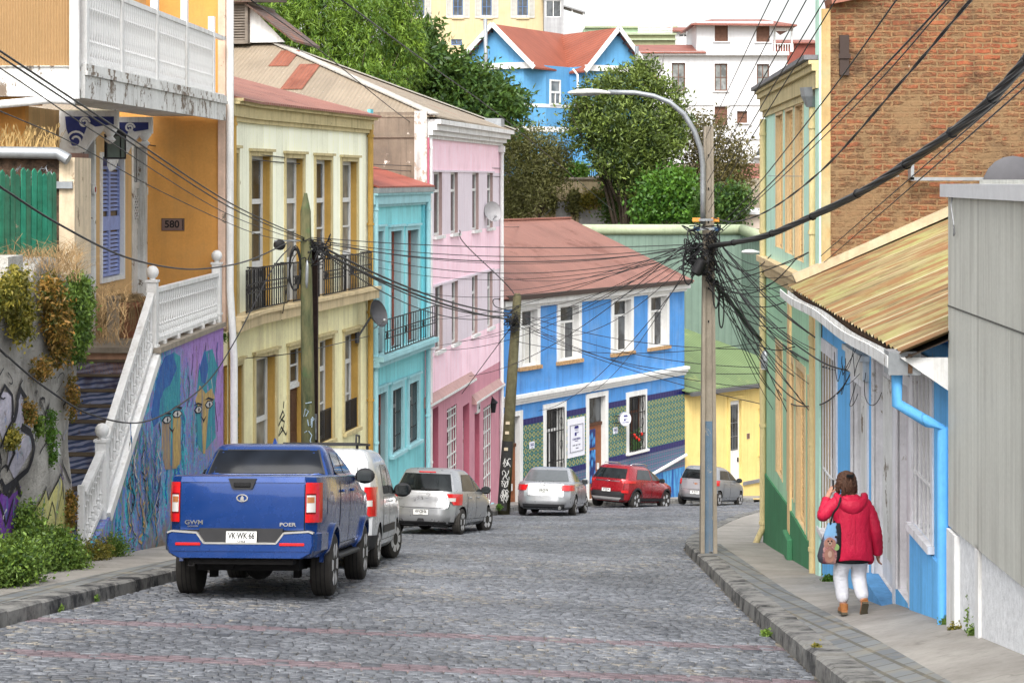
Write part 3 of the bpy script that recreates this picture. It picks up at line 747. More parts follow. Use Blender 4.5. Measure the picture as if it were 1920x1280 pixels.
addm([(367, 760), (372, 700), (382, 660), (398, 654), (408, 690), (402, 740), (404, 820), (380, 850), (370, 830)], 1, .004)
addm([(374, 690), (384, 655), (390, 690), (384, 720), (377, 715)], 2, .008)
addm([(366, 752), (374, 722), (385, 738), (396, 728), (402, 745), (390, 768), (384, 850), (380, 850), (377, 775)], 4, .009)
for pts in ([(303, 779), (310, 772), (321, 774), (319, 777), (310, 776)], [(322, 766), (330, 760), (341, 763), (339, 767), (330, 764)], [(363, 760), (370, 754), (378, 757), (377, 760), (370, 758)], [(382, 750), (390, 744), (400, 748), (398, 751), (390, 748)], [(316, 800), (322, 812), (327, 800), (323, 806)], [(376, 780), (381, 792), (386, 779), (381, 786)]): addm(pts, 6, .0125)
for cx, cy, w in ((312, 787, 9), (331, 776, 10), (371, 768, 7), (391, 758, 8)):
    addm([(cx-w, cy+1), (cx-w*.4, cy-7), (cx+w*.5, cy-8), (cx+w, cy-1), (cx+w*.3, cy+7), (cx-w*.5, cy+7)], 6, .013)
    addm([(cx-w*.8, cy+1), (cx-w*.3, cy-5), (cx+w*.4, cy-6), (cx+w*.8, cy-1), (cx+w*.2, cy+5), (cx-w*.4, cy+5)], 5, .016)
    addm([(cx-1.2, cy), (cx+.3, cy-5), (cx+1.8, cy-1), (cx+.3, cy+5)], 6, .019)
mb = MB()
for b, mi in FG: mb.add(b.v, b.f, mi)
rr = random.Random(5)
for k in range(95):                                  # dripping strokes over the lower left
    px, py = rr.uniform(240, 300), rr.uniform(790, 960); ph = rr.uniform(0, 6); am = rr.uniform(.5, 5); pts = [P_(px+am*math.sin(ph+i*.5)+i*rr.uniform(-.3, .3), py+i*6) for i in range(rr.randint(5, 16))]
    mb.ribbon(pts, rr.uniform(.012, .05), -.005-.0002*k, rr.choice((1, 1, 2, 2, 3, 0, 4, 5, 6)))
for k in range(34):
    px, py = rr.uniform(345, 410), rr.uniform(640, 800); ph = rr.uniform(0, 6); pts = [P_(px+2*math.sin(ph+i*.6), py+i*8) for i in range(rr.randint(3, 9))]
    mb.ribbon(pts, rr.uniform(.012, .05), -.0035-.0001*k, rr.choice((0, 0, 1, 2, 6, 3, 5)))
TE.p('mural_figures', mb, mm, Fm)
# pots with dead plants on the terrace
for k, (px, py, D, s_, lb) in enumerate(((240, 612, 33.6, .32, 'wide terracotta pot with drooping dry plant on the terrace'), (262, 612, 34.4, .2, 'small terracotta pot beside the wide one on the terrace'))):
    p = W(px, py, D); PT = T('flower_pot', lb, 'flower pot', (p.x, p.y, TZ))
    PT.part('pot', MB().lathe([(s_*.65, 0), (s_*.95, s_*1.7), (s_*1.08, s_*1.7), (s_*1.08, s_*2.0), (s_*.9, s_*2.0), (s_*.8, s_*1.8)], 14), plain('terracotta', (.26, .1, .06, 1), .85, var=.25), None, 40)
    mb = MB(); rr = random.Random(k)
    for i in range(150 if k == 0 else 30):
        a = rr.uniform(0, 6.3); l = rr.uniform(.5, 1.0)*s_*3; q = [(math.cos(a)*l*.6*t, math.sin(a)*l*.6*t, s_*1.9+l*(1.1*t-1.5*t*t)) for t in (0, .25, .5, .8, 1.05)]
        mb.tube(q, .005, 3)
    PT.part('dry_stems', mb, plain('dry_stem', (.26, .18, .09, 1), .9, var=.3))
p = W(212, 625, 32.6); solo('low_gate', MB().box(p.x-.1, p.x+.1, p.y-.05, p.y+.05, TZ, TZ+.75).box(p.x-.13, p.x+.13, p.y-.07, p.y+.07, TZ+.75, TZ+.8), M_cap, 'short plaster pier standing in front of the terracotta pots', 'pier')

# ---------------------------------------------------------------- graffiti retaining wall
g = Gr('grey_concrete'); cc = g.mix(g.ramp(g.noise(.9, 7, .7), .35, .65), (.3, .28, .25, 1), (.62, .6, .55, 1)); cc = g.mix(g.ramp(g.noise(1, 6, .7, g.map((3, 3, .7))), .54, .7, 0, .6), cc, (.1, .09, .075, 1)); cc = g.mix(g.ramp(g.noise(5, 6, .75), .58, .7, 0, .45), cc, (.12, .11, .1, 1))
M_gcon = g.out(cc, .9, g.bump(g.noise(6, 8, .75), 1, .09))
u0, u1 = UD(7), UD(26.35)
GW = Bld('retaining_wall', 'old grey concrete retaining wall covered in black, purple and yellow graffiti', 'wall', Fac(XF(17.5), 17.5, XF(26.35), 26.35), -5.2)
mb = MB(); nu, nz = 120, 40; bum = lambda u, z: .05*math.sin(u*2.1+z)+.04*math.sin(z*3.3+u*1.7)+.03*math.sin(u*6.1)*math.sin(z*5)
for j in range(nz+1):
    for i in range(nu+1):
        u = lerp(u0, u1, i/nu); zt = -1.2+.12*math.sin(u*1.3)+.05*math.sin(u*4.1)-(.25 if u > u1-.6 else 0); z = lerp(-6.2, zt, j/nz)
        mb.v.append((u, bum(u, z)+(j/nz)*.05, z))
for j in range(nz):
    for i in range(nu): a = j*(nu+1)+i; mb.f.append((a, a+1, a+nu+2, a+nu+1)); mb.m.append(0)
b = len(mb.v)
for i in range(nu+1): q = mb.v[nz*(nu+1)+i]; mb.v.append((q[0], 1.6, q[2]))
for i in range(nu): mb.f.append((nz*(nu+1)+i, nz*(nu+1)+i+1, b+i+1, b+i)); mb.m.append(0)
for j in range(nz): q0, q1 = mb.v[j*(nu+1)+nu], mb.v[(j+1)*(nu+1)+nu]; mb.quad(q0, (q0[0], 1.6, q0[2]), (q1[0], 1.6, q1[2]), q1)
GW.p('wall_body', mb, M_gcon, Fm, None, True)
GWF = lambda px, py: (Fm.u(px), Fm.z(px, py))
def gstroke(mb, pts, w, mi, off):
    q = [GWF(*p) for p in pts]; k = []
    for (a, b_) in zip(q, q[1:]): k += [(lerp(a[0], b_[0], t), lerp(a[1], b_[1], t)) for t in (0, .25, .5, .75)]
    k.append(q[-1]); s = len(mb.v); mb.ribbon(k, w, 0, mi)
    for i in range(s, len(mb.v)): x, y, z = mb.v[i]; mb.v[i] = (x, bum(x, z)-off+.05*(z+6.2)/5, z)
def gfill(mb, pts, mi, off):
    q = [GWF(*p) for p in pts]; bm = bmesh.new(); vs = [bm.verts.new((x, 0, z)) for x, z in q]
    bm.faces.new(vs); bmesh.ops.triangulate(bm, faces=bm.faces[:])
    for _ in range(3): bmesh.ops.subdivide_edges(bm, edges=bm.edges[:], cuts=1, use_grid_fill=True)
    bmesh.ops.triangulate(bm, faces=bm.faces[:]); bm.verts.index_update()
    mb.add([(v.co.x, bum(v.co.x, v.co.z)-off+.05*(v.co.z+6.2)/5, v.co.z) for v in bm.verts], [tuple(v.index for v in f.verts) for f in bm.faces], mi); bm.free()
gm = [plain('black_spray', (.02, .02, .025, 1), .8, var=.3), mpaint('purple_spray', C(105, 40, 150), C(130, 70, 170)), mpaint('yellow_spray', C(225, 215, 110), C(190, 190, 130)), mpaint('white_spray', C(215, 212, 208), C(180, 180, 185)), mpaint('lilac_spray', C(185, 180, 195), C(150, 150, 160))]
mb = MB()
gfill(mb, [(-40, 1010), (-40, 900), (0, 905), (20, 930), (40, 920), (46, 950), (40, 985), (30, 1010)], 1, .014)
gfill(mb, [(60, 960), (75, 915), (85, 935), (108, 890), (116, 930), (122, 905), (118, 960), (125, 985), (100, 1010), (70, 1005)], 2, .014)
gfill(mb, [(0, 790), (6, 735), (18, 735), (17, 790), (8, 830)], 4, .012); gfill(mb, [(20, 800), (28, 745), (42, 728), (48, 760), (46, 840), (32, 900), (22, 870)], 4, .012)
gfill(mb, [(100, 830), (118, 818), (124, 850), (110, 868)], 3, .014)
for pts, w in (([(-5, 800), (2, 745), (10, 722), (18, 740), (17, 790), (4, 840)], .05), ([(20, 790), (26, 745), (38, 728), (50, 745), (44, 770)], .09), ([(33, 800), (45, 810), (50, 840), (46, 880), (30, 905), (16, 920)], .1), ([(0, 840), (10, 870), (6, 905), (14, 925)], .05), ([(22, 815), (28, 850), (22, 880)], .05),
               ([(0, 920), (14, 900), (24, 930), (36, 905), (46, 930)], .06), ([(4, 980), (12, 940), (20, 985), (32, 935)], .05), ([(62, 958), (76, 912), (86, 936), (108, 888), (117, 935)], .03), ([(78, 1000), (92, 940), (104, 985), (112, 900)], .025), ([(84, 770), (90, 750), (96, 790), (104, 755), (100, 805)], .035), ([(92, 780), (102, 765), (112, 790), (118, 810)], .03), ([(125, 860), (132, 880), (137, 905)], .035), ([(60, 800), (70, 770), (76, 720), (90, 710)], .02), ([(66, 850), (80, 830), (92, 845)], .018)):
    gstroke(mb, pts, w, 0, .02)
for k in range(9): gstroke(mb, [(100+k*2.2, 835+k % 3*8), (104+k*2.4, 850+k % 2*10), (101+k*2.6, 868)], .012, 3, .024)
rr = random.Random(14)
for k in range(34):
    x, y = rr.uniform(2, 136), rr.uniform(690, 960); ph = rr.uniform(0, 6); a = rr.uniform(2, 7); gstroke(mb, [(x+a*math.sin(ph+i*.9), y+a*2.2*math.cos(ph*1.7+i*.8)+i*2) for i in range(rr.randint(4, 8))], rr.choice((.014, .02, .03)), rr.choice((0, 0, 0, 3, 4, 1 if y > 880 else 0)), .017+.0003*k)
GW.p('graffiti', mb, gm, Fm)
GW.p('coping_block', MB().box(Fm.u(18), Fm.u(46), .02, .5, -1.25, -.98), M_gcon, Fm)

# ---------------------------------------------------------------- green picket fence and adobe outbuilding above the wall
fa, fb = W(-40, 335, 24.6), W(108, 335, 26.0)
Ff = Fac(fa.x, fa.y, fb.x, fb.y)
GF = Bld('green_fence', 'weathered green plank fence with pointed tops above the graffiti wall', 'fence', Ff, -1.2)
M_gfen = paint('green_fence_paint', C(20, 118, 88), .25, 5, .6, (.09, .1, .06, 1), .75, peel=.12, peelcol=(.2, .17, .12, 1))
M_gfs = [M_gfen]+[paint('green_fence_paint', C(*q), .25, 5, .7, (.07, .08, .05, 1), .75, peel=.15, peelcol=(.2, .17, .12, 1)) for q in ((28, 100, 78), (14, 130, 100), (40, 112, 84))]; u = 0; rr = random.Random(3)
while u < Ff.L-.03:
    t = rr.uniform(-.05, .05)+.1; w = rr.uniform(.075, .095); l = rr.uniform(-.02, .02)
    GF.p('plank', MB().add([(u, 0, -1.3), (u+w, 0, -1.3), (u+w+l, 0, t-.04), (u+w/2+l, 0, t), (u+l, 0, t-.04), (u, .02, -1.3), (u+w, .02, -1.3), (u+w+l, .02, t-.04), (u+w/2+l, .02, t), (u+l, .02, t-.04)], [(0, 1, 2, 3, 4), (9, 8, 7, 6, 5), (1, 6, 7, 2), (2, 7, 8, 3), (3, 8, 9, 4), (4, 9, 5, 0)]), rr.choice(M_gfs))
    u += w+rr.uniform(.008, .03)
GF.p('rail', MB().box(0, Ff.L, .022, .06, -.35, -.27).box(0, Ff.L, .022, .06, -1.0, -.92), M_gfen); GF.p('gap_shade_sheet', MB().box(0, Ff.L, .3, .34, -1.4, -.1), M_dark)  # near-black sheet added behind the planks so the gaps look shaded
Fa = Fac(W(-60, 0, 26.6).x, 26.6, W(141, 0, 26.6).x, 26.601)
AO = Bld('adobe_outbuilding', 'crumbling adobe outbuilding with grey gutter behind the green fence', 'outbuilding', Fa, -1.3)
g = Gr('adobe'); AOm = g.out(g.mix(g.ramp(g.noise(5, 6, .7), .4, .65), (.05, .035, .025, 1), (.19, .12, .08, 1)), .95, g.bump(g.noise(9, 6), 1, .06))
AO.p('wall', MB().box(0, Fa.L-.22, 0, 1.2, -1.4, .34), AOm)
AO.p('corner_pier', MB().box(Fa.L-.22, Fa.L, -.04, 1.0, -1.4, .3), paint('peeling_plaster', C(222, 200, 165), .12, 3, .8, peel=.25, peelcol=(.2, .15, .1, 1)))
AO.p('roof_edge', MB().box(-.1, Fa.L-.1, -.12, 1.3, .3, .37), plain('rusty_sheet', (.14, .07, .05, 1), .8, var=.3))
AO.p('gutter', MB().tube([(-.1, -.14, .38), (Fa.L-.22, -.14, .36), (Fa.L-.06, -.16, .27)], .085, 12), M_galv, None, None, 40)
AO.p('bracket_box', MB().box(Fa.L-.3, Fa.L-.02, -.1, -.045, -.14, -.04), M_galv)
mb = MB(); a = [(.02+t*.03, -.2+.05*math.sin(t*1.9), .08+.07*math.sin(t*.55)+.02*math.sin(t*2.7)) for t in range(42)]; mb.tube(a, .008, 4)
for t in range(0, 41): q = a[t]; mb.tube([(q[0]-.015, q[1], q[2]-.03), (q[0]+.015, q[1]-.01, q[2]+.03)], .005, 3)
mb.v = [Fa.pt(*p) for p in mb.v]; solo('barbed_wire', mb, M_galv, 'coil of silvery barbed wire strung above the green fence', 'barbed wire')
# ---------------------------------------------------------------- pale yellow building
F1 = Fac(-5.57, 39.7, -3.73, 48.4); F1b = Fac(-5.73, 37.55, -5.57, 39.7)
M_py = paint('pale_yellow_boards', C(246, 247, 220, 1.14), .05, 1, .25, C(165, 155, 105), .75, board=.42, gap=.45, peel=.06, peelcol=(.3, .25, .14, 1))
M_py2 = paint('yellow_render_boards', C(236, 228, 174, 1.15), .09, 1, .35, C(150, 125, 60), .8, board=.42, gap=.3, stain=.35, staincol=C(205, 180, 130))
M_och = paint('ochre_trim', C(192, 150, 58), .08, 2, .3, C(120, 85, 30))
M_crm = paint('cream_trim', C(214, 196, 140), .1, 2, .6, C(120, 100, 60), peel=.1, peelcol=(.25, .19, .12, 1))
M_band = paint('cream_band', C(222, 198, 150), .08, 2, .5, C(120, 95, 60))
M_redroof = corrugated('red_corrugated_roof', C(176, 112, 92, .68), .14, 0, .25, C(120, 62, 45, .68), .14)
M_frame = paint('white_window_frame', (.68, .68, .66, 1), .06, 3, .3)
YB = Bld('yellow_building', 'pale yellow two storey building with ochre window reveals and black iron balconies', 'building', F1, -7.5)
e1 = F1.L
def fhole(F, p0, p1, pt, zb, ref=None):
    c = (p0+p1)/2 if ref is None else ref
    return (F.u(p0), F.u(p1), zb, F.z(c, pt))
zsl = -2.78
up = [fhole(F1, a, b, t, zsl) for a, b, t in ((469.5, 505.8, 293), (535, 568, 297), (591, 620, 300), (640, 669, 303))]
lo = [fhole(F1, 478, 516, 668, -8.5), fhole(F1, 541, 573, 652, -8.5), fhole(F1, 597, 623, 636, -6.3), fhole(F1, 645, 671, 625, -6.3)]
mb = MB().wall(0, e1, -3.1, 1.55, up, 0, .24, 0, 1); YB.p('upper_wall', mb, [M_py, M_och])
mb = MB().wall(0, e1, -9.5, -3.1, lo, 0, .26, 0, 1); YB.p('lower_wall', mb, [M_py2, M_och])
ub = (F1b.u(431), F1b.u(444.5), zsl, F1b.z(438, 287)); lb = (F1b.u(438), F1b.u(453), -8.5, F1b.z(446, 685))
mb = MB().wall(0, F1b.L, -3.1, 1.55, [ub], 0, .24, 0, 1); YB.p('upper_bay_wall', mb, [M_py, M_och], F1b)
mb = MB().wall(0, F1b.L, -9.5, -3.1, [lb], 0, .26, 0, 1); YB.p('lower_bay_wall', mb, [M_py2, M_och], F1b)
mb = MB().box(.05, e1-.05, .5, 9, -9, 1.5); YB.p('rear_wall', mb, M_py)
for i, h in enumerate(up):
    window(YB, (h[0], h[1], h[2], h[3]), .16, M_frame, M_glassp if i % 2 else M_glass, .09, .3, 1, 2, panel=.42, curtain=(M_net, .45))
    surround(YB, h, M_crm, .1, .035, .1, name='window_surround')
window(YB, ub, .16, M_frame, M_glass, .09, .3, F=F1b); surround(YB, ub, M_crm, .1, .035, .1, F=F1b, name='window_surround')
window(YB, lb, .18, M_frame, M_glass, .09, .3, F=F1b); surround(YB, lb, M_crm, .1, .035, .1, F=F1b, name='window_surround')
for i, h in enumerate(lo):
    surround(YB, h, M_crm, .12, .035, .1, name='window_surround')
    if i == 1:
        a, b, c, d = h; zt = d-.95
        fr = YB.p('door', (lambda m: (door_leaf(m, a+.04, b-.04, c, zt, .2, 4), m)[1])(MB()), M_brown)
        YB.p('transom_bar', MB().box(a, b, .15, .24, zt, zt+.1), M_frame, None, fr); window(YB, (a, b, zt+.1, d), .18, M_frame, M_glass, .05, 0, 2, 2, name='transom_window')
    else: window(YB, h, .18, M_frame, M_glassp, .09, .3, 1, 2, curtain=(M_net, .8) if i == 3 else None)
    if i > 1: mb = MB(); iron_rail(mb, h[0]+.02, h[1]-.02, h[2]+.0, h[2]+.75, .03, .1, False); YB.p('window_rail', mb, M_iron); YB.p('sill', MB().box(h[0]-.1, h[1]+.1, -.1, .1, h[2]-.09, h[2]-.002), M_crm)
# slab, cornice (bent round the corner)
def band(u0, u1, F, pr, ext=(0, 0)):
    mb = MB()
    for (z0, z1, y) in pr: mb.box(u0-ext[0]*y, u1+ext[1]*y, -y, .1, z0, z1)
    return mb
slabp = [(-3.08, -2.86, .3), (-2.858, -2.78, .36)]; corp = [(1.17, 1.26, .1), (1.262, 1.5, .16), (1.502, 1.56, .27), (1.562, 1.62, .34)]
YB.p('balcony_slab', band(0, e1, F1, slabp), M_band); YB.p('balcony_slab', band(0, F1b.L, F1b, slabp, (.1, .07)), M_band, F1b)
YB.p('cornice', band(0, e1, F1, corp), M_crm); YB.p('cornice', band(0, F1b.L, F1b, corp, (.1, .07)), M_crm, F1b)
for h in up:
    mb = MB(); iron_rail(mb, h[0]-.35, h[1]+.3, zsl+.04, zsl+.92, -.3); mb.box(h[0]-.35, h[0]-.325, -.3, 0, zsl+.89, zsl+.92); mb.box(h[1]+.275, h[1]+.3, -.3, 0, zsl+.89, zsl+.92)
    for k in range(1, 3): mb.box(h[0]-.347, h[0]-.33, -.3+k*.1-.01, -.3+k*.1+.01, zsl+.04, zsl+.9)
    YB.p('balcony_railing', mb, M_iron)
mb = MB(); iron_rail(mb, F1b.u(436), F1b.u(472), zsl+.04, zsl+.92, -.28); YB.p('balcony_railing', mb, M_iron, F1b)
pl = lambda F, u, y, z: F.pt(u, y, z)
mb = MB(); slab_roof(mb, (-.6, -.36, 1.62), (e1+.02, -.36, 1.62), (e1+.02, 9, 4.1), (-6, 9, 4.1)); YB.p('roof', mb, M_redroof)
mb = MB(); slab_roof(mb, (0, -.36, 1.61), (F1b.L+.1, -.36, 1.61), (F1b.L+.6, 4, 2.75), (0, 4, 2.75)); YB.p('roof_return', mb, M_redroof, F1b)
pipe(YB, e1-.12, -.1, -8.6, 1.4, .075, M_och, bands=5); pipe(YB, F1b.u(429), -.08, -7.5, 1.4, .08, M_och, F1b)
mb = MB(); rr = random.Random(2)                       # graffiti on the lower wall
gy = [plain('black_tag_paint', (.02, .02, .02, 1), .8)]
for pts, w in (([(521, 800), (527, 786), (533, 790), (530, 805), (520, 820), (527, 800), (536, 815), (540, 800)], .05), ([(524, 785), (530, 770), (533, 778), (528, 786)], .06), ([(531, 765), (532, 752)], .05), ([(462, 790), (466, 795), (465, 812), (460, 808), (462, 790)], .015)):
    mb.ribbon([(F1.u(x), F1.z(x, y)) for x, y in pts], w, -.006)
YB.p('graffiti_tag', mb, gy)

# ---------------------------------------------------------------- turquoise house
F2 = Fac(-3.73, 48.42, -2.55, 54.6); e2 = F2.L
M_tq = paint('turquoise_boards', C(124, 214, 220, 1.08), .08, 1, .5, C(90, 145, 145), .75, board=.45, gap=.4)
M_tql = paint('light_turquoise', C(160, 216, 224), .06, 2, .4, C(110, 150, 150))
M_tqd = paint('deep_turquoise', C(100, 205, 220), .06, 2, .3)
M_tqp = paint('pale_blue_reveal', C(150, 185, 192), .06, 1, .4); M_rw = paint('red_window_wood', C(165, 88, 70), .12, 4, .3)
TB = Bld('turquoise_house', 'narrow turquoise house with three tall red framed windows behind a black balcony', 'house', F2, -9.3)
zs2 = -4.62
up = [fhole(F2, a, b, t, zs2) for a, b, t in ((697, 717, 434), (731, 752, 433), (762, 783, 431))]
lo = [fhole(F2, 699, 722, 738, -11), fhole(F2, 733, 752, 728, -7.5), fhole(F2, 765, 782, 716, -7.5)]
TB.p('upper_wall', MB().wall(0, e2, -4.9, -.26, up, 0, .3, 0, 1), [M_tq, M_tqp]); TB.p('lower_wall', MB().wall(0, e2, -12, -4.9, lo, 0, .2, 0, 1), [M_tq, M_tqp])
TB.p('rear_wall', MB().box(.05, e2-.05, .6, 8, -10, -.3), M_tq)
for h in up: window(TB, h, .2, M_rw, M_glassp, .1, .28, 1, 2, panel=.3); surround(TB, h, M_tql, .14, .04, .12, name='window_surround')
TB.p('door', (lambda m: (door_leaf(m, lo[0][0]+.03, lo[0][1]-.03, -11, lo[0][3]-.9, .12, 4), m)[1])(MB()), M_brown); window(TB, (lo[0][0], lo[0][1], lo[0][3]-.9, lo[0][3]), .12, M_rw, M_glass, .06, 0, 2, 2, name='transom_window'); surround(TB, lo[0], M_tql, .16, .05, .16, name='door_surround')
for h in lo[1:]:
    fr = window(TB, h, .14, M_frame, M_glassd, .07, .3, 2, 1); surround(TB, h, M_tql, .18, .06, .18, sill=True, name='window_surround')
    mb = MB(); grille(mb, h[0]+.02, h[1]-.02, h[2]+.02, h[3]-.02, .02, 7, (.25, .62)); TB.p('window_grille', mb, M_iron)
TB.p('balcony_slab', band(0, e2, F2, [(-4.9, -4.75, .3), (-4.748, -4.62, .42)]), M_tql)
mb = MB(); [iron_rail(mb, lerp(.2, e2-.05, i/3)+.04, lerp(.2, e2-.05, (i+1)/3)-.04, zs2+.05, zs2+.95, -.38, .26, True, .008) for i in range(3)]; TB.p('balcony_railing', mb, M_iron)
TB.p('cornice', band(0, e2, F2, [(-.75, -.68, .1), (-.678, -.44, .18), (-.438, -.38, .26)]), M_tql); TB.p('gutter_board', MB().box(0, e2, -.3, .1, -.378, -.24), paint('grey_gutter', (.3, .33, .33, 1), .2, 3, .5))
TB.p('pilaster', MB().box(0, .28, -.06, .02, -10, 1.8), M_tqd); TB.p('pilaster', MB().box(e2-.42, e2-.02, -.06, .02, -4.6, -.76), M_tqd)
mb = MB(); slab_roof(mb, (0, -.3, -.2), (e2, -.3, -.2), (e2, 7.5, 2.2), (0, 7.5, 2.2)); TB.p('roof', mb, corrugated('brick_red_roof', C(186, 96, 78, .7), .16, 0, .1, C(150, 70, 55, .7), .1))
pipe(TB, .2, -.14, -10.5, -.5, .08, M_tql, bands=4); pipe(TB, e2-.15, -.14, -10.5, -.6, .07, M_tql, bands=4)

# ---------------------------------------------------------------- pink building with the big hipped roof
F3 = Fac(-2.55, 54.6, -.44, 67.5); e3 = F3.L
M_pk = paint('pink_render', C(250, 210, 224, 1.14), .06, .9, .35, C(190, 130, 150), .85, stain=.15, staincol=C(225, 180, 190))
M_pkl = paint('pale_pink_render', C(236, 222, 232), .04, 1, .4, C(190, 150, 160), .85)
M_pkd = paint('rose_render', C(222, 150, 166), .07, 1, .5, C(170, 100, 115), .85, peel=.05, peelcol=C(190, 160, 150)); M_pkr = paint('rose_reveal', C(195, 100, 122), .06, 2, .3)
M_rev = paint('brown_grey_reveal', C(178, 150, 146), .08, 2, .4)
PB = Bld('pink_building', 'three storey pink building with white cornice and tan hipped corrugated roof', 'building', F3, -11.5)
wu = [(813.5, 829, 323, 440), (845, 858.5, 323.5, 434), (885.5, 897.5, 325, 427), (913.5, 924, 326, 424)]; wm = [(816, 830, 540, 642), (847, 858.5, 530, 631), (885, 895.5, 517, 616), (914, 923.5, 509, 606)]
h3 = [(F3.u(a), F3.u(b), -1.72, .2) for a, b, c, d in wu]; h2 = [(F3.u(a), F3.u(b), -5.2, -3.24) for a, b, c, d in wm]
lw = [(F3.u(838), F3.u(856.5), -9.9, F3.z(847, 762)), (F3.u(906.5), F3.u(921), -11.4, F3.z(914, 760))]
ld = [(F3.u(808), F3.u(822), -12.5, F3.z(815, 765)), (F3.u(868), F3.u(880), -12.8, F3.z(874, 758)), (F3.u(890), F3.u(899), -12.8, F3.z(894, 772))]
mb = MB().wall(0, e3, -6.6, -5.2, [], 0); mb.wall(0, e3, -3.24, -1.72, [], 0); mb.wall(0, e3, .2, 1.75, [], 0)
mb.wall(0, e3, -5.2, -3.24, h2, 0, .2, 1, 2); mb.wall(0, e3, -1.72, .2, h3, 0, .2, 1, 2); PB.p('upper_wall', mb, [M_pk, M_pkl, M_rev])
uL = F3.u(884); M_led = paint('pink_brown_ledge', C(214, 170, 164, .7), .1, 2, .3)
PB.p('lower_wall', MB().wall(0, e3, -14, -6.6, lw+ld, 0, .3, 0, 1), [M_pkd, M_pkr])
for h in h3+h2: window(PB, h, .1, M_frame, M_glass, .07, .3, 1, 1, curtain=(M_net, .5)); PB.p('sill', MB().box(h[0]-.12, h[1]+.12, -.1, .12, h[2]-.1, h[2]-.002), M_white)
PB.p('string_course', MB().box(h3[0][0]-.3, h3[3][1]+.25, -.03, .01, .2, .26).box(h2[0][0]-.3, h2[3][1]+.25, -.03, .01, -3.24, -3.17), M_pkl)
for h in lw:
    window(PB, h, .2, M_frame, M_glass, .07, .28, 2, 1, curtain=(M_net, .6)); mb = MB(); grille(mb, h[0]+.03, h[1]-.03, h[2]+.03, h[3]-.03, .03, 4, (.15, .3, .45, .6, .75, .9), .014); PB.p('window_grille', mb, M_whitew)
    PB.p('sill', MB().box(h[0]-.1, h[1]+.1, -.09, .1, h[2]-.1, h[2]-.002), M_tql)
for i, h in enumerate(ld): PB.p('door', (lambda m: (door_leaf(m, h[0]+.02, h[1]-.02, h[2], h[3]-.6, .2, 4), m)[1])(MB()), (paint('rose_door', C(180, 92, 112), .1, 2), M_brown, M_whitew)[(i+1) % 3]); 
for i, h in enumerate(ld): PB.p('transom_pane', MB().box(h[0], h[1], .22, .24, h[3]-.6, h[3]), M_glass)
for ua, ubb, z in ((-.12, uL, -6.55), (uL+.05, e3+.12, -7.35)):
    mb = MB(); mb.add([(ua, -.17, z-.05), (ubb, -.17, z-.05), (ubb, 0, z+.16), (ua, 0, z+.16), (ua, -.17, z-.15), (ubb, -.17, z-.15), (ubb, 0, z-.15), (ua, 0, z-.15)], [(0, 1, 2, 3), (7, 6, 5, 4), (0, 4, 5, 1), (0, 3, 7, 4), (1, 5, 6, 2)])
    PB.p('ledge', mb, M_led); PB.p('ledge_trim', MB().box(ua, ubb, -.185, -.17, z-.13, z-.06), M_white)
mb = MB().box(0, .02, 0, 14, -3, 1.95).box(-.04, .001, -.05, 14, 1.2, 1.28)
PB.p('side_parapet', mb, paint('stained_plaster', C(160, 142, 122, .6), .2, .7, .9, (.1, .085, .07, 1), .9, stain=.5, staincol=(.12, .1, .085, 1), peel=.08, peelcol=(.55, .5, .45, 1)))
PB.p('side_parapet_edge', MB().box(-.06, .3, -.07, .3, -.3, 1.98), paint('flaking_white', (.6, .58, .55, 1), .1, 2, .8, peel=.45, peelcol=(.25, .2, .16, 1)))
PB.p('rear_wall', MB().box(.05, e3-.03, .5, 14, -12, 1.7), M_pk)
PB.p('side_wall', MB().box(e3-.03, e3, 0, 14, -13, 1.7), M_pk)
PB.p('cornice', band(.1, e3, F3, [(1.18, 1.28, .1), (1.282, 1.42, .22), (1.422, 1.6, .34), (1.602, 1.74, .46)], (0, 1)), M_white)
pipe(PB, .3, -.1, -12, 1.2, .07, M_white, bands=5); pipe(PB, e3-.15, -.1, -13, 1.2, .07, M_white, bands=5); pipe(PB, .06, -.08, -11.5, 1.2, .05, M_pkr, bands=5)
PB.p('capital', MB().box(e3-.32, e3-.02, -.2, .02, .95, 1.17), M_white)
ap = (6.46, 6.46, 4.5); rb = (6.46, 22, 4.5); M_tan = corrugated('tan_corrugated_roof', C(170, 152, 128, .7), .13, 0, .05, C(150, 90, 68), .1, fleck=.3); M_tany = corrugated('tan_corrugated_side', C(170, 152, 128, .7), .14, 1, .0, C(150, 90, 68), .1, fleck=.5, lines=.2)
c0, c1 = (-.02, -.3, 1.85), (e3+.3, -.45, 1.75)
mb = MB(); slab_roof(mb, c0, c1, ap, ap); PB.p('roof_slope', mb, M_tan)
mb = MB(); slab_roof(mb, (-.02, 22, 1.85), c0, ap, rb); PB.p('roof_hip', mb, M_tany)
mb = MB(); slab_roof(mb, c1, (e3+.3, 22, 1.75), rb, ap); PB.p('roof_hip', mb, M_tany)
M_ridge = paint('grey_ridge', (.42, .4, .36, 1), .15, 3, .5)
PB.p('hip_capping', MB().bar((c0[0], c0[1], c0[2]+.03), (ap[0], ap[1], ap[2]+.03), .34, .04).bar((c1[0], c1[1], c1[2]+.03), (ap[0], ap[1], ap[2]+.03), .3, .04).bar((ap[0], ap[1], ap[2]+.03), (rb[0], rb[1], rb[2]+.03), .3, .05), M_ridge)
M_rust = corrugated('rusted_sheet', C(160, 92, 66, .75), .14, 1, .2, C(120, 60, 40), .15, lines=.5)
def onhip(y, t, dz=.035):   # point on the camera-facing hip: y along eave, t up the slope
    yy = lerp(y, max(y, 6.46), 0); return (lerp(-.02, 6.46, t), y, lerp(1.85, 4.5, t)+dz)
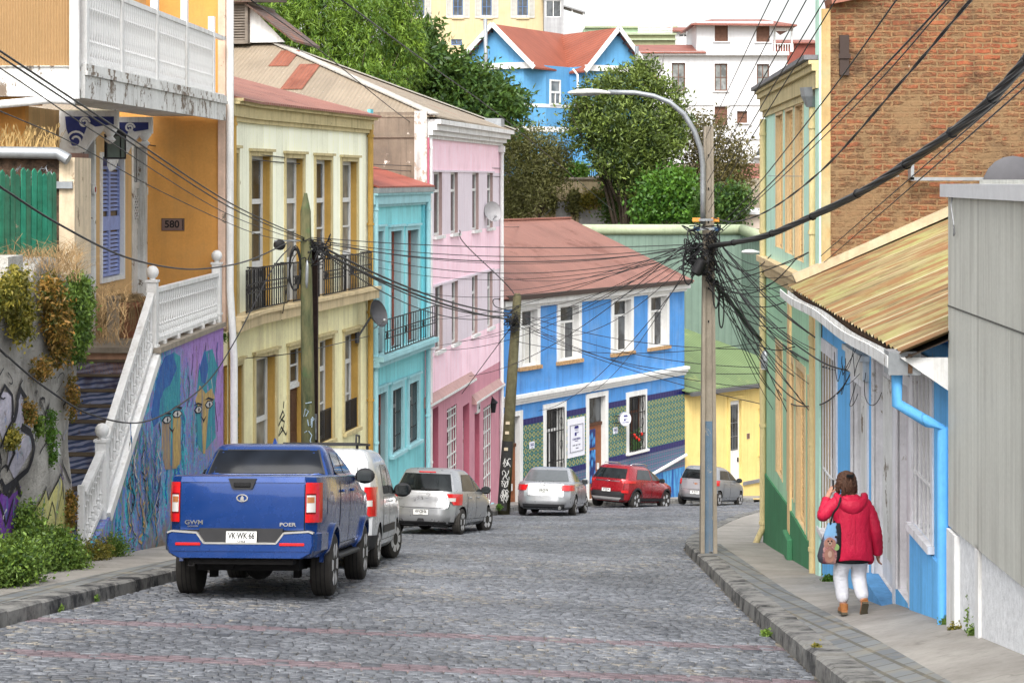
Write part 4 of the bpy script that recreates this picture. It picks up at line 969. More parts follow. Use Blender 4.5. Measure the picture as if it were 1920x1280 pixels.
for ya, yb, ta, tb in ((5.35, 6.0, .65, .87), (4.3, 5.0, .33, .67)):
    mb = MB(); slab_roof(mb, onhip(yb, ta), onhip(ya, ta), onhip(ya, tb), onhip(yb, tb), .012); PB.p('rusty_patch', mb, M_rust)
# louvred roof lantern with rusty lean-to roof
M_lou = paint('grey_wood', (.2, .17, .14, 1), .25, 4, .4)
y0, y1 = 7.2, 12.5; zl0, zl1 = 4.45, 5.75
LV = MB().box(5.9, 9, y0, y1, zl0, zl0+.12).box(5.9, 9, y0, y1, zl1, zl1+.1)
for i in range(13): z = lerp(zl0+.14, zl1, i/13); LV.add([(5.88, y0, z), (5.88, y1, z), (5.96, y1, z+.085), (5.96, y0, z+.085), (5.9, y0, z-.02), (5.9, y1, z-.02), (5.98, y1, z+.06), (5.98, y0, z+.06)], [(0, 1, 2, 3), (7, 6, 5, 4), (0, 4, 5, 1), (2, 6, 7, 3), (0, 3, 7, 4), (1, 5, 6, 2)])
for i in range(4): y = lerp(y0, y1-.1, i/3); LV.box(5.84, 6.0, y, y+.1, zl0, zl1)
LV.box(6.02, 6.1, y0, y1, zl0, zl1); PB.p('louvred_lantern', LV, M_lou)
mb = MB(); slab_roof(mb, (5.6, 6.9, 5.86), (5.6, y1, 5.86), (9.4, y1, 6.2), (9.4, 6.9, 6.2), .07); slab_roof(mb, (5.7, 7.25, 5.8), (9, 7.25, 5.8), (9, 5.6, 4.55), (5.7, 5.6, 4.55), .07); PB.p('lantern_roof', mb, corrugated('rusty_lantern_roof', (.1, .06, .045, 1), .14, 1, .3))
PB.p('lantern_gable', MB().prism([(7.2, 4.5), (6.0, 4.5), (7.2, 5.7)], 6.1, 6.14, 'yz'), M_white)
PB.p('antenna_box', MB().box(e3-.9, e3-.2, -.2, .4, 1.76, 2.15), M_galv)

# ---------------------------------------------------------------- blue house at the bend
F4 = Fac(-.45, 68.0, 7.35, 79.6); e4 = F4.L
M_bl = paint('blue_render', C(68, 148, 222), .1, .7, .7, C(60, 95, 150), .8, stain=.35, staincol=C(120, 165, 215))
M_tw = paint('white_trim', (.74, .74, .72, 1), .06, 2, .4)
BH = Bld('blue_house', 'bright blue two storey house with white framed windows and green tiled ground floor', 'house', F4, -13.2)
up = [(F4.u(a), F4.u(b), -6.98, -4.9) for a, b in ((977, 1006), (1049, 1084), (1150, 1182), (1219, 1249))]
wl = [(F4.u(1023), F4.u(1055), -11.6, -8.72), (F4.u(1178), F4.u(1207), -11.1, -8.85)]
dl = [(F4.u(1103), F4.u(1134), -12.6, -8.6), (F4.u(936), F4.u(973), -12.6, -8.75)]
mb = MB().wall(0, e4, -15, -4.55, up+wl+dl, 0, .28, 0, 1); BH.p('front_wall', mb, [M_bl, M_tw])
BH.p('rear_wall', MB().box(.03, e4-.03, .6, 9, -14, -4.7), M_bl); BH.p('side_wall', MB().box(e4-.02, e4, 0, 9, -14, -4.4), M_bl)
M_tsill = paint('tiled_sill', C(190, 150, 100), .4, 14, .2)
for i, h in enumerate(up):
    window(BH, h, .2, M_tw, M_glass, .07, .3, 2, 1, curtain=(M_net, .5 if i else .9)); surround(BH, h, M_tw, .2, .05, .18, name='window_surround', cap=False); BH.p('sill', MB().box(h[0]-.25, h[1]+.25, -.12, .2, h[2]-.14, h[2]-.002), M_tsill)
for i, h in enumerate(wl):
    window(BH, h, .2, M_brown if i else M_tw, M_glassd, .08, .3, 2, 1); surround(BH, h, M_tw, .2, .05, .2, sill=True, name='window_surround', cap=False)
    mb = MB(); grille(mb, h[0]+.02, h[1]-.02, h[2]+.02, h[3]-.02, -.08, 6, (.3, .7), .013)
    for k in range(3):
        cz = lerp(h[2], h[3], (.2, .5, .8)[k]); cx = lerp(h[0], h[1], .8); mb.tube([(cx+.12*math.sin(a)*abs(math.cos(a/2)), -.09, cz+.2*math.cos(a)) for a in [q*math.pi/6 for q in range(13)]], .012, 4)
    BH.p('window_grille', mb, M_iron)
g = Gr('blue_leaded_glass'); vo = g.n('TexVoronoi', i={'Vector': g.map((6, 1, 3)), 'Scale': 1.0}); M_bglass = g.out(g.mix(g.ramp(vo.outputs[0], .25, .6), C(40, 150, 225), C(18, 40, 110)), .15, None, 0, .6)
M_owood = paint('orange_door_wood', C(140, 78, 36), .2, 5, .3, rough=.45)
for h in dl:
    a, b, c, d = h; surround(BH, h, M_tw, .2, .05, .18, name='door_surround', cap=False); zt = d-1.15
    mb = MB().box(a+.02, b-.02, .16, .22, c, zt); dr = BH.p('door', mb, M_owood)
    BH.p('door_glass', MB().box(a+.15, a+.62*(b-a), .145, .165, c+.6, c+1.9).box(a+.15, a+.62*(b-a), .145, .165, c+2.0, zt-.12), M_bglass, None, dr)
    BH.p('handle', MB().box(b-.35, b-.27, .1, .16, c+1.1, c+1.35), M_plastic, None, dr)
    BH.p('transom_bar', MB().box(a, b, .12, .24, zt, zt+.12), M_brown, None, dr); BH.p('transom_pane', MB().box(a, b, .18, .2, zt+.12, d), M_glass, None, dr)
g = Gr('glazed_tiles'); o = g.xyz()
cell = lambda ax, p: g.math('ABSOLUTE', g.math('SUBTRACT', g.math('FRACT', g.math('DIVIDE', o[ax], p)), .5))
p_ = .28; cxx, czz = cell(0, p_), cell(2, p_); dd = g.math('ADD', cxx, czz); mx_ = g.math('MAXIMUM', cxx, czz)
c1_ = g.mix(g.ramp(g.math('ABSOLUTE', g.math('SUBTRACT', cxx, czz)), .03, .06, 1, 0), C(20, 118, 104, .8), C(22, 60, 120, .8))
c1_ = g.mix(g.math('MULTIPLY', g.ramp(g.math('ABSOLUTE', g.math('SUBTRACT', dd, .62)), .055, .08, 1, 0), g.ramp(o[2], 0, 1, 1, 1)), c1_, C(216, 182, 50, .8)); c1_ = g.mix(g.ramp(dd, .2, .24, 1, 0), c1_, C(24, 96, 110)); c1_ = g.mix(g.ramp(dd, .06, .1, 1, 0), c1_, C(200, 210, 190))
c1_ = g.mix(g.ramp(mx_, .478, .49, 0, .8), c1_, C(70, 165, 165))
M_tile = g.out(g.scale(c1_, g.ramp(g.noise(3), .3, .7, .85, 1.15)), .3, None, 0, .5)
g = Gr('navy_tiles'); fr_ = g.math('FRACT', g.math('DIVIDE', g.xyz()[0], .22)); M_ntile = g.out(g.mix(g.ramp(fr_, .93, .96), C(24, 28, 104, .8), C(70, 80, 150, .8)), .25, None, 0, .5)
g = Gr('blue_pink_tiles'); o = g.xyz(); p_ = .2; cxx, czz = cell(0, p_), cell(2, p_); c2_ = g.mix(g.ramp(g.math('MAXIMUM', cxx, czz), .42, .45), C(44, 88, 130, .85), C(140, 116, 140, .85)); c2_ = g.mix(g.ramp(g.math('ADD', cxx, czz), .25, .3, 1, 0), c2_, C(60, 130, 140, .85)); M_ptile = g.out(c2_, .3, None, 0, .5)
hs = wl+dl; gaps = []; xs_ = sorted([(h[0]-.21, h[1]+.21) for h in hs]+[(e4, e4)]); x = 0
for a, b in xs_:
    if a-x > .2: gaps.append((max(x, 0), min(a, e4)))
    x = b
for a, b in gaps:
    BH.p('green_tiles', MB().box(a, b, -.025, .01, -11.1, -9.15), M_tile); [BH.p('navy_tile_border', MB().box(a, b, -.03, .01, z, z+.23), M_ntile) for z in (-9.15, -11.33)]; BH.p('blue_tiles', MB().box(a, b, -.025, .01, -12.6, -11.33), M_ptile)
[BH.p('blue_tiles', MB().box(h[0]-.205, h[1]+.205, -.024, .01, -12.6, z), M_ptile) for h, z in ((wl[1], -11.33), (wl[0], -11.72))]; BH.p('navy_tile_border', MB().box(wl[1][0]-.205, wl[1][1]+.205, -.028, .01, -11.328, -11.21), M_ntile)

g = Gr('brushed_blue'); M_bb = g.out(g.mix(g.ramp(g.noise(1, 6, .7, g.map((6, 6, .8))), .4, .65), C(24, 80, 160), C(70, 170, 225)), .7)
BH.p('painted_base', MB().box(F4.u(1215), e4, -.03, .01, -14.5, -12.25), M_bb)
BH.p('handrail', MB().tube([(F4.u(1200), -.12, -12.3), (F4.u(1225), -.12, -12.15), (e4-.05, -.12, -11.75)], .07, 8), M_tw, None, None, 40)
BH.p('mid_band', band(0, e4, F4, [(-8.34, -8.22, .08), (-8.218, -8.1, .16), (-8.098, -7.98, .24)], (0, .3)), M_tw); BH.p('cornice', band(0, e4, F4, [(-4.78, -4.66, .1), (-4.658, -4.46, .26)], (0, .3)), M_tw)
BH.p('gutter', MB().box(0, e4, -.42, -.25, -4.45, -4.28).box(0, e4, -.25, .02, -4.45, -4.36), plain('dark_gutter', (.05, .035, .03, 1), .6))
M_rbr = corrugated('brown_red_roof', C(168, 114, 98, .66), .12, 0, .22, C(140, 85, 68, .6), .1, fleck=.2)
rid = 5.9; zr_ = -1.75
mb = MB(); slab_roof(mb, (-3, -.4, -4.33), (e4+.15, -.4, -4.33), (e4+.15, rid, zr_), (-3, rid, zr_)); slab_roof(mb, (-3, rid, zr_), (e4+.15, rid, zr_), (e4+.15, 12, -4.3), (-3, 12, -4.3)); BH.p('roof', mb, M_rbr)
BH.p('ridge_capping', MB().box(-3, e4+.15, rid-.15, rid+.15, zr_-.02, zr_+.05), M_redroof)
BH.p('gable_wall', MB().prism([(0, -4.5), (rid, zr_-.1), (11.5, -4.5)], e4-.03, e4, 'yz'), M_bl)
k = lambda y: lerp(-4.33, zr_, (y+.4)/(rid+.4))
BH.p('skylight', (lambda m: (slab_roof(m, (F4.u(930), 2.9, k(2.9)+.1), (F4.u(975), 2.9, k(2.9)+.1), (F4.u(975), 4.7, k(4.7)+.12), (F4.u(930), 4.7, k(4.7)+.12), .07), m)[1])(MB()), corrugated('blue_plastic_sheet', C(110, 150, 205), .16, 0, 0, var=.1, lines=.4))
# flowers inside the right-hand grille
h = wl[1]; p = F4.pt(lerp(h[0], h[1], .5), -.02, h[2]+.05)
FB = T('window_flowers', 'red geraniums behind the grille of the right ground floor window', 'flowers', p, F4.rz)
mb = MB(); ml = MB(); rr = random.Random(9)
for i in range(260):
    x, z = rr.gauss(0, .26), abs(rr.gauss(.3, .28)); s_ = .05; a = rr.uniform(0, 3); ml.quad((x-s_, -.01*rr.random(), z), (x, -.03, z-s_*math.sin(a)), (x+s_, 0, z), (x, -.02, z+s_))
FB.part('leaves', ml, plain('geranium_leaf', (.05, .12, .03, 1), .6, var=.4))
for x, z in ((-.25, .62), (.33, .6), (.1, .4), (-.1, .5)): mb.ball((x, -.04, z), .075, 8, 5)
FB.part('petals', mb, plain('red_petal', (.5, .02, .01, 1), .6))
# signs
def sign_text(S, rows, y, m):
    mb = MB()
    for t, s_, x, z in rows: q = moved(letters(t, s_, .004), x, y, z); mb.add(q.v, q.f)
    S.part('lettering', mb, m)
M_ink = plain('navy_ink', C(40, 38, 120), .6); M_inkg = plain('grey_ink', (.12, .12, .16, 1), .6); M_sboard = plain('sign_board_white', (.72, .73, .8, 1), .4)
def casa(mb, s, y, z):      # the little house emblem
    mb.prism([(-.5*s, z), (.5*s, z), (.4*s, z+.32*s), (-.4*s, z+.32*s)], y-.004, y)
    for i in range(4): mb.box((-.36+.22*i)*s, (-.28+.22*i)*s, y-.004, y, z-.24*s, z-.12*s)
    mb.box(-.4*s, 0, y-.004, y, z-.85*s, z-.45*s); mb.box(.1*s, .18*s, y-.004, y, z-.6*s, z-.42*s); mb.box(.3*s, .42*s, y-.004, y, z-.55*s, z-.42*s)
hx = lambda pa, pb: (F4.u(pa), F4.u(pb))
a, b = hx(1062.5, 1094); S = T('sign_board', 'large white rectangular sign board with navy house emblem beside the wooden door', 'sign', F4.pt((a+b)/2, -.06, -10.0), F4.rz); w = (b-a)/2
S.part('board', MB().box(-w, w, 0, .03, -.75, .75), M_sboard); mb = MB().frame(-w+.14, w-.14, -.55, .5, -.02, 0, .012); S.part('acrylic_edge', mb, M_inkg)
mb = MB(); casa(mb, .32, -.006, .34); S.part('emblem', mb, M_ink); sign_text(S, [('CASA FRESIA', .1, 0, -.06), ('VALPARAISO', .04, 0, -.14)], -.006, M_ink); sign_text(S, [('CAFE   BAR   WIFI', .07, 0, -.3), ('RESERVAS', .045, .05, -.42)], -.006, M_inkg)
p = F4.pt(F4.u(1156), -.42, F4.z(1156, 784)); S = T('round_sign', 'round white hanging sign with navy house emblem left of the flowered window', 'sign', p, F4.rz+R(-24))
S.part('disc', MB().lathe([(.27, 0), (.27, .1)], 28, (0, 0, 0), 'y'), M_sboard, None, 40); S.part('rim', MB().lathe([(.272, .005), (.285, .005), (.285, .12), (.272, .12)], 28, (0, 0, 0), 'y'), plain('grey_rim', (.3, .3, .33, 1), .5), None, 40)
mb = MB(); casa(mb, .2, -.005, .1); S.part('emblem', mb, M_ink); sign_text(S, [('CASA FRESIA', .058, 0, -.13)], -.005, M_ink); S.part('arm', MB().box(-.55, -.25, .04, .07, .12, .15).box(-.55, -.25, .04, .07, -.15, -.12), M_iron)
for px, py, lab in ((1152.5, 806.5, 'small white tile reading 562 below the round sign'), (996, 834, 'small white tile reading 562 between the left door and window of the blue house')):
    S = T('number_tile', lab, 'sign', F4.pt(F4.u(px), -.04, F4.z(px, py)), F4.rz); S.part('tile', MB().box(-.17, .17, 0, .012, -.13, .13), M_sboard); sign_text(S, [('562', .15, 0, .02), ('CASA', .05, 0, -.09)], -.004, M_ink)

# ---------------------------------------------------------------- yellow cottage with green roof
F5 = Fac(7.36, 79.65, 13.5, 86.0); e5 = F5.L
M_yc = paint('yellow_render', C(240, 210, 120), .07, .7, .5, C(190, 150, 70), .85, stain=.35, staincol=C(225, 185, 95))
YC = Bld('yellow_cottage', 'yellow cottage with lime green corrugated roof and white door beyond the concrete pole', 'cottage', F5, -14.2)
d5 = (F5.u(1368), F5.u(1389), -14.5, -9.75); w5 = (F5.u(1425), F5.u(1440), -12.3, -10.4)
YC.p('front_wall', MB().wall(0, e5, -16, -9.0, [d5, w5], 0, .2), M_yc); YC.p('rear_wall', MB().box(.02, e5, .5, 8, -15, -9.1), M_yc)
a, b, c, d = d5; dr = YC.p('door', MB().box(a, b, .1, .16, c, d), M_white); mb = MB(); grille(mb, a+.12, b-.12, d-2.2, d-.2, .08, 3, (.3, .6)); YC.p('door_grille', mb, M_steel, None, dr); YC.p('pane', MB().box(a+.1, b-.1, .092, .1, d-2.2, d-.2), M_glass, None, dr); YC.p('handle', MB().box(b-.14, b-.1, .04, .1, c+2.0, c+2.2), M_dark, None, dr)
window(YC, w5, .1, M_white, M_glass, .06, 0, 2, 4); surround(YC, w5, M_yc, .1, .04, .1, sill=True, name='window_surround'); surround(YC, d5, M_yc, .16, .05, .14, name='door_surround')
YC.p('pilaster', MB().box(F5.u(1340), F5.u(1349), -.05, .01, -16, -9.4), M_yc); YC.p('base_ledge', MB().box(F5.u(1391), e5, -.08, .01, -13.55, -13.4), paint('grey_ledge', (.2, .2, .21, 1), .2))
M_groof = corrugated('lime_roof', C(116, 140, 86, .72), .18, 0, .05, C(150, 160, 90), .07, lines=.2)
mb = MB(); slab_roof(mb, (-.1, -.35, -9.05), (e5, -.35, -9.05), (e5-3.2, 6.6, -6.45), (-6, 6.6, -6.45)); YC.p('roof', mb, M_groof)
mb = MB(); slab_roof(mb, (e5, -.35, -9.05), (e5, 9, -9.05), (e5-3.2, 6.6, -6.45), (e5-3.2, 6.6, -6.45)); YC.p('roof_return', mb, M_groof)
YC.p('gutter', MB().box(-.05, e5, -.5, -.36, -9.25, -9.08).box(-.05, e5, -.36, .02, -9.2, -9.12), plain('grey_gutter_metal', (.1, .1, .1, 1), .6))
for px, py, lab in ((1402.5, 817, 'small brown plaque on the yellow cottage wall'),): S = T('wall_plaque', lab, 'plaque', F5.pt(F5.u(px), -.02, F5.z(px, py)), F5.rz); S.part('plaque', MB().box(-.09, .09, 0, .02, -.11, .11), plain('brown_plaque', (.16, .08, .06, 1), .6)); S.part('plaque_frame', MB().frame(-.1, .1, -.12, .12, -.008, .02, .015), M_steel)
# ---------------------------------------------------------------- right side: line of fronts from far to near
def Rp(px): k = (px-CX)/FP; D = 3.255/(k-.05); return (k*D, D)
xa, da = Rp(1434); xb, db = Rp(1541)
F6 = Fac(xa, da, xb, db); e6 = F6.L
M_mint = paint('mint_render', C(186, 228, 206, 1.12), .06, .8, .5, C(130, 160, 140), .85, stain=.15, staincol=C(190, 220, 215)); M_mintl = paint('green_render', C(160, 208, 170, 1.12), .07, .8, .5, C(110, 150, 115), .85)
M_dkg = paint('dark_green_base', C(62, 138, 92), .1, 1.5, .4, C(50, 80, 60), .85, stain=.25, staincol=C(90, 150, 120)); M_beige = paint('beige_shutter', C(230, 194, 134, 1.1), .08, 2, .5, C(150, 115, 70), .75); M_bei2 = paint('beige_trim', C(228, 200, 150), .08, 2, .5, C(150, 120, 80)); M_pipe = paint('cream_pipe', C(222, 202, 142), .08, 2, .5)
GB = Bld('mint_building', 'mint green building with beige shutters and bare brick side wall on the right', 'building', F6, -6.4)
zc = 1.3
uw = [(F6.u(a), F6.u(b), F6.z((a+b)/2, bt), F6.z((a+b)/2, t)) for a, b, t, bt in ((1456, 1467.5, 216, 465), (1474, 1487, 208, 476), (1492, 1506, 198, 489))]
lw6 = [(F6.u(a), F6.u(b), F6.z((a+b)/2, bt), F6.z((a+b)/2, t)) for a, b, t, bt in ((1456, 1467, 650, 893), (1477, 1488.5, 678, 930), (1494, 1510, 694, 985), (1516.5, 1527, 722, 1060))]
GB.p('upper_wall', MB().wall(0, e6, -1.8, 1.7, uw, 0, .22, 0, 1), [M_mint, M_bei2]); GB.p('lower_wall', MB().wall(0, e6, -8.5, -1.8, lw6, 0, .2, 0, 1), [M_mintl, M_bei2])
for h in uw+lw6:
    surround(GB, h, M_bei2, .1, .015, .12, name='window_surround', cap=False)
    a, b, c, d = h; mb = MB().frame(a, b, c, d, .06, .12, .06); mb.box((a+b)/2-.02, (a+b)/2+.02, .05, .12, c, d)
    for i in range(int((d-c)/.09)): z = c+.08+i*.09; mb.box(a+.06, b-.06, .085, .1, z, z+.06)
    fr = GB.p('shutter', mb, M_beige); GB.p('shutter_back', MB().box(a, b, .115, .13, c, d), M_beige, None, fr)
# dark green dado following the slope of the pavement
mb = MB(); uu = [0, .45*e6, .45*e6+.02, .72*e6, .74*e6, e6]
pts_t = [(F6.u(1438), -(890-HY)/FP*F6.D(F6.u(1438))), (F6.u(1480), -(948-HY)/FP*F6.D(F6.u(1480))), (F6.u(1487), -(962-HY)/FP*F6.D(F6.u(1487))), (F6.u(1527), -(1030-HY)/FP*F6.D(F6.u(1527))), (e6, -(1045-HY)/FP*F6.D(e6))]
GB.p('green_dado', MB().prism([(0, -8.6), (e6, -8.6)]+[(u, z) for u, z in reversed(pts_t)]+[(0, pts_t[0][1]+.03)], -.035, .01), M_dkg)
GB.p('pilaster', MB().box(F6.u(1480), F6.u(1484.5), -.04, .01, -8.6, -1.8), M_beige); GB.p('pilaster', MB().box(F6.u(1529), F6.u(1538), -.05, .01, -8, -1.8), M_beige)
GB.p('mid_band', band(-.1, e6, F6, [(-1.95, -1.82, .05), (-1.818, -1.68, .1), (-1.678, -1.56, .16)], (.5, 0)), M_bei2)
GB.p('cornice', band(-.1, e6, F6, [(1.25, 1.36, .04), (1.362, 1.62, .09), (1.622, 1.72, .15), (1.722, 1.78, .2)], (.5, 0)), M_crm); GB.p('cornice_gutter', MB().box(-.2, e6, -.27, -.02, 1.79, 1.86), plain('lead_grey', (.16, .16, .17, 1), .6, var=.3))
pipe(GB, .35, -.07, -7.55, 1.2, .065, M_pipe, kick=(-.1, -.2), bands=5); pipe(GB, F6.u(1524, .06), -.06, -6.3, 1.1, .06, M_pipe, bands=5); GB.p('hopper', MB().lathe([(.08, -.1), (.16, .06), (.18, .2)], 8, (F6.u(1524, .06), -.08, 1.2)), M_galv)
GB.p('utility_box', MB().rbox(F6.u(1480), F6.u(1490), -.13, -.03, -6.6, -6.2, .02), M_dkg); GB.p('far_wall', MB().box(-.02, .0, 0, 9, -8.5, 1.7), M_mint)
# brick gable: weathered courses half hidden by mortar smear
g = Gr('old_brick'); gv = g.n('VectorMath', operation='ADD', i={0: g.obj(), 1: g.n('VectorMath', operation='SCALE', i={0: g.n('VectorMath', operation='SUBTRACT', i={0: g.n('TexNoise', i={0: g.obj(), 2: 5.0, 3: 4}).outputs[1], 1: (.5, .5, .5)}).outputs[0], 'Scale': .05}).outputs[0]}).outputs[0]
sw = g.n('CombineXYZ', i={0: g.wall_u(), 1: g.xyz(gv)[2], 2: 0.0}).outputs[0]; sw = g.n('VectorMath', operation='ADD', i={0: sw, 1: g.n('VectorMath', operation='SCALE', i={0: g.n('VectorMath', operation='SUBTRACT', i={0: g.n('TexNoise', i={0: g.obj(), 2: 7.0, 3: 4}).outputs[1], 1: (.5, .5, .5)}).outputs[0], 'Scale': .045}).outputs[0]}).outputs[0]
br = g.n('TexBrick', offset=.5, i={0: sw, 1: C(158, 76, 44), 2: C(118, 78, 52), 3: C(136, 108, 72), 4: 1.0, 5: .016, 6: .35, 7: .15, 8: .26, 9: .087})
mort_ = g.mix(g.noise(8, 6, .7), C(108, 86, 58), C(154, 122, 82))
sm = g.math('ADD', g.math('MULTIPLY', g.noise(.95, 7, .72), .95), g.math('MULTIPLY', g.noise(5, 6, .7, g.map((1, 1, 2.5))), .45)); smf = g.ramp(sm, .63, .75, 0, .9)
cc = g.mix(smf, g.mix(g.ramp(g.noise(14, 5), .4, .7, 0, .5), br.outputs[0], C(180, 122, 72)), mort_)
cc = g.mix(g.ramp(g.noise(1.4, 7, .72, g.map((1, 1, 1), (8, 2, 4))), .54, .66, 0, .7), cc, C(80, 58, 42)); cc = g.mix(g.ramp(g.noise(7, 3, .5, g.map((3, 3, .8))), .74, .77, 0, .7), cc, C(215, 205, 190))
hh = g.math('MULTIPLY', g.math('SUBTRACT', 1.0, br.outputs[1]), g.math('SUBTRACT', 1.0, smf))
M_brick = g.out(cc, .95, g.bump(g.math('ADD', hh, g.math('MULTIPLY', g.noise(10, 6, .7), .6)), .8, .04))
F7 = Fac(xb, db, xb+6.0, db+.002)
zb7 = -4.2
prof = [(0.12, zb7), (6, zb7), (6, 3.6), (1.2, 3.5), (.9, 2.95), (.62, 2.72), (.12, 2.62)]
GB.p('brick_gable', MB().prism(prof, .0, .4), M_brick, F7)
mb = MB()
for (a, b) in zip(prof[2:], prof[3:]): mb.bar((a[0], .15, a[1]+.04), (b[0], .15, b[1]+.04), .62, .1)
GB.p('gable_coping', mb, paint('brown_coping', C(170, 110, 90), .2, 3, .6), F7); GB.p('quoin', MB().box(-.02, .125, -.03, .3, -7, 2.55), paint('sandy_quoin', C(190, 158, 100), .15, 3, .5, stain=.3, staincol=C(150, 190, 160)), F7); GB.p('tie_plate', MB().box(.26, .4, -.06, .0, 1.55, 2.15).box(.24, .42, -.08, -.06, 1.8, 1.87), plain('dark_wood', (.05, .035, .03, 1), .8), F7)
GB.p('mint_edge', MB().box(-.05, -.02, -.06, .3, -7, 2.9), M_mint, F7)
Fl = lambda px, py: (F7.u(px), -(py-HY)/FP*db)
a, b = Fl(1690, 335), Fl(1800, 335)
BK = T('dish_bracket', 'rusty steel bracket with dark satellite dish on the brick gable', 'satellite dish', F7.pt(a[0], -.0, a[1]))
BK.part('bracket', MB().box(.1, .15, -.2, -.0, -.02, .24).box(.1, 1.9, -.2, -.15, -.03, .02), M_galv); BK.part('dish', MB().lathe([(.02, 0), (.25, .02), (.46, .09), (.46, .1), (.25, .035), (.02, .015)], 20, (1.62, -.32, -.12), 'y'), plain('dark_dish', (.08, .08, .09, 1), .5), None, 40)

# ---------------------------------------------------------------- low blue house with mossy corrugated roof
xc, dc = Rp(1541); xd, dd_ = Rp(1788)
F8 = Fac(xc, dc-.02, xd, dd_); e8 = F8.L
M_lb = paint('sky_blue_boards', C(84, 176, 238, 1.15), .08, 1.2, .35, C(60, 100, 140), .75, board=.3, gap=.4, peel=.05, peelcol=(.3, .35, .38, 1)); M_lbb = paint('blue_plinth', C(84, 160, 220), .1, 2, .5, stain=.3, staincol=(.3, .32, .33, 1)); M_gw = paint('greyish_white_boards', (.8, .79, .81, 1), .1, 2, .5, (.2, .18, .16, 1), .75, board=.28, gap=.35, peel=.12, peelcol=(.25, .22, .18, 1)); M_lil = paint('lilac_white_panel', C(216, 208, 214), .05, 1.5, .4)
LH = Bld('low_blue_house', 'low sky blue wooden house with mossy corrugated roof and worn white doors', 'house', F8, -5.6)
zfl = lambda px, py: -(py-HY)/FP*F8.D(F8.u(px))
hole = lambda p0, p1, pt, pb: (F8.u(p0), F8.u(p1), zfl((p0+p1)/2, pb), zfl((p0+p1)/2, pt))
W1 = hole(1541, 1569, 668, 1010); DA = hole(1599, 1627, 722, 1090); DB = hole(1639, 1676, 684, 1105); DC = hole(1683, 1706, 718, 1120); W2 = hole(1713, 1748, 700, 1000)
LH.p('front_wall', MB().wall(0, e8, -6.8, -1.6, [W1, DA, DB, DC, W2], 0, .22, 0, 1), [M_lb, M_gw]); LH.p('rear_wall', MB().box(0.02, e8, .5, 6, -6, -1.7), M_lb)
for h, nb in ((W1, 6), (W2, 5)):
    a, b, c, d = h; surround(LH, h, M_gw, .1, .02, .2, name='window_surround', cap=False); LH.p('sill', MB().box(h[0]-.12, h[1]+.12, -.07, .05, h[2]-.08, h[2]-.002), M_gw); window(LH, h, .16, M_gw, M_glassp, .08, 0, 1, 1); LH.p('blind', MB().box(a+.08, b-.08, .165, .175, c+.08, d-.08), M_lil)
    mb = MB()
    for i in range(nb): x = lerp(a+.05, b-.05, i/(nb-1)); mb.box(x-.012, x+.012, .0, .02, c, d)
    zm = lerp(c, d, .34); mb.box(a, b, -.003, .022, zm-.015, zm+.015); LH.p('window_bars', mb, M_white)
for h, hd, pm in ((DA, 1, M_gw), (DB, 1, M_gw), (DC, 0, M_lil)):
    a, b, c, d = h; fr = LH.p('door_frame', MB().frame(a-.12, b+.12, c, d+.12, -.02, .02, .12, bottom=False), M_gw)
    if hd: LH.p('door_lintel', MB().box(a-.16, b+.13, -.08, .02, d+.13, d+.38).box(a-.2, b+.17, -.12, .02, d+.38, d+.45), M_whitew, None, fr)
    else: LH.p('door_lintel', MB().box(a-.1, b+.1, -.06, .02, d+.13, d+.3), M_whitew, None, fr)
    dr = LH.p('door', MB().box(a, b, .1, .15, c, d), pm)
    if hd:
        LH.p('door_edge', MB().box(b-.09, b-.0, .0, .1, c+.25, d-.02), M_owood, None, dr); LH.p('handle', MB().tube([(b-.25, .1, c+1.9), (b-.25, .04, c+1.9), (b-.25, .04, c+2.15), (b-.25, .1, c+2.15)], .015, 6), M_iron, None, dr)
        LH.p('door_board', MB().box(a+.12, b-.3, .085, .1, c+.3, d-.2), M_whitew, None, dr)
    else: LH.p('bell', MB().rbox(a+.3, a+.42, .05, .1, d-2.3, d-2.15, .01), M_plastic, None, dr); LH.p('bell_wire', MB().tube([(a+.36, .09, d-2.15), (a+.37, .09, d-.1)], .006, 4), M_rubber, None, dr)
LH.p('threshold', MB().box(DB[0]-.05, DB[1]+.15, -.16, .05, DB[2]-.4, DB[2]+.02), M_lbb)
LH.p('plinth_panel', MB().box(W2[0]-.12, e8-.02, -.025, .01, -6.5, W2[2]-.1), M_lb)
g = Gr('mossy_corrugated_roof'); sv = g.noise(1, 7, .75, g.map((9, .55, 1))); o = g.xyz(); cc = g.mix(g.ramp(sv, .36, .5), C(84, 64, 44), C(142, 124, 80)); cc = g.mix(g.ramp(sv, .52, .66), cc, C(168, 154, 110))
cc = g.mix(g.ramp(g.noise(.7, 6, .7), .48, .62, 0, .8), cc, C(150, 150, 84)); cc = g.mix(g.ramp(g.noise(1, 6, .7, g.map((5, .8, 1), (3, 1, 0))), .46, .58, 0, .85), cc, C(134, 88, 50)); cc = g.mix(g.ramp(g.math('SINE', g.math('MULTIPLY', o[0], 2*math.pi/.26)), -.9, -.3, .5, 0), cc, C(84, 62, 40)); cc = g.mix(g.ramp(g.math('SINE', g.math('MULTIPLY', o[0], 2*math.pi/.78)), .86, .95, 0, .8), cc, C(196, 186, 150)); M_moss = g.out(cc, .9, g.bump(g.noise(30, 4), .4, .01))  # rib valleys painted darker in place of shading, some crests paler
ez = -1.62
mb = MB(); n = 120; am = .022
for i in range(n):
    x0, x1 = lerp(-.15, e8+.1, i/n), lerp(-.15, e8+.1, (i+1)/n); q = lambda x: am*math.sin(x*2*math.pi/.26)
    mb.quad((x0, -.5, ez+q(x0)), (x1, -.5, ez+q(x1)), (x1, 5, ez+2.35+q(x1)), (x0, 5, ez+2.35+q(x0)))
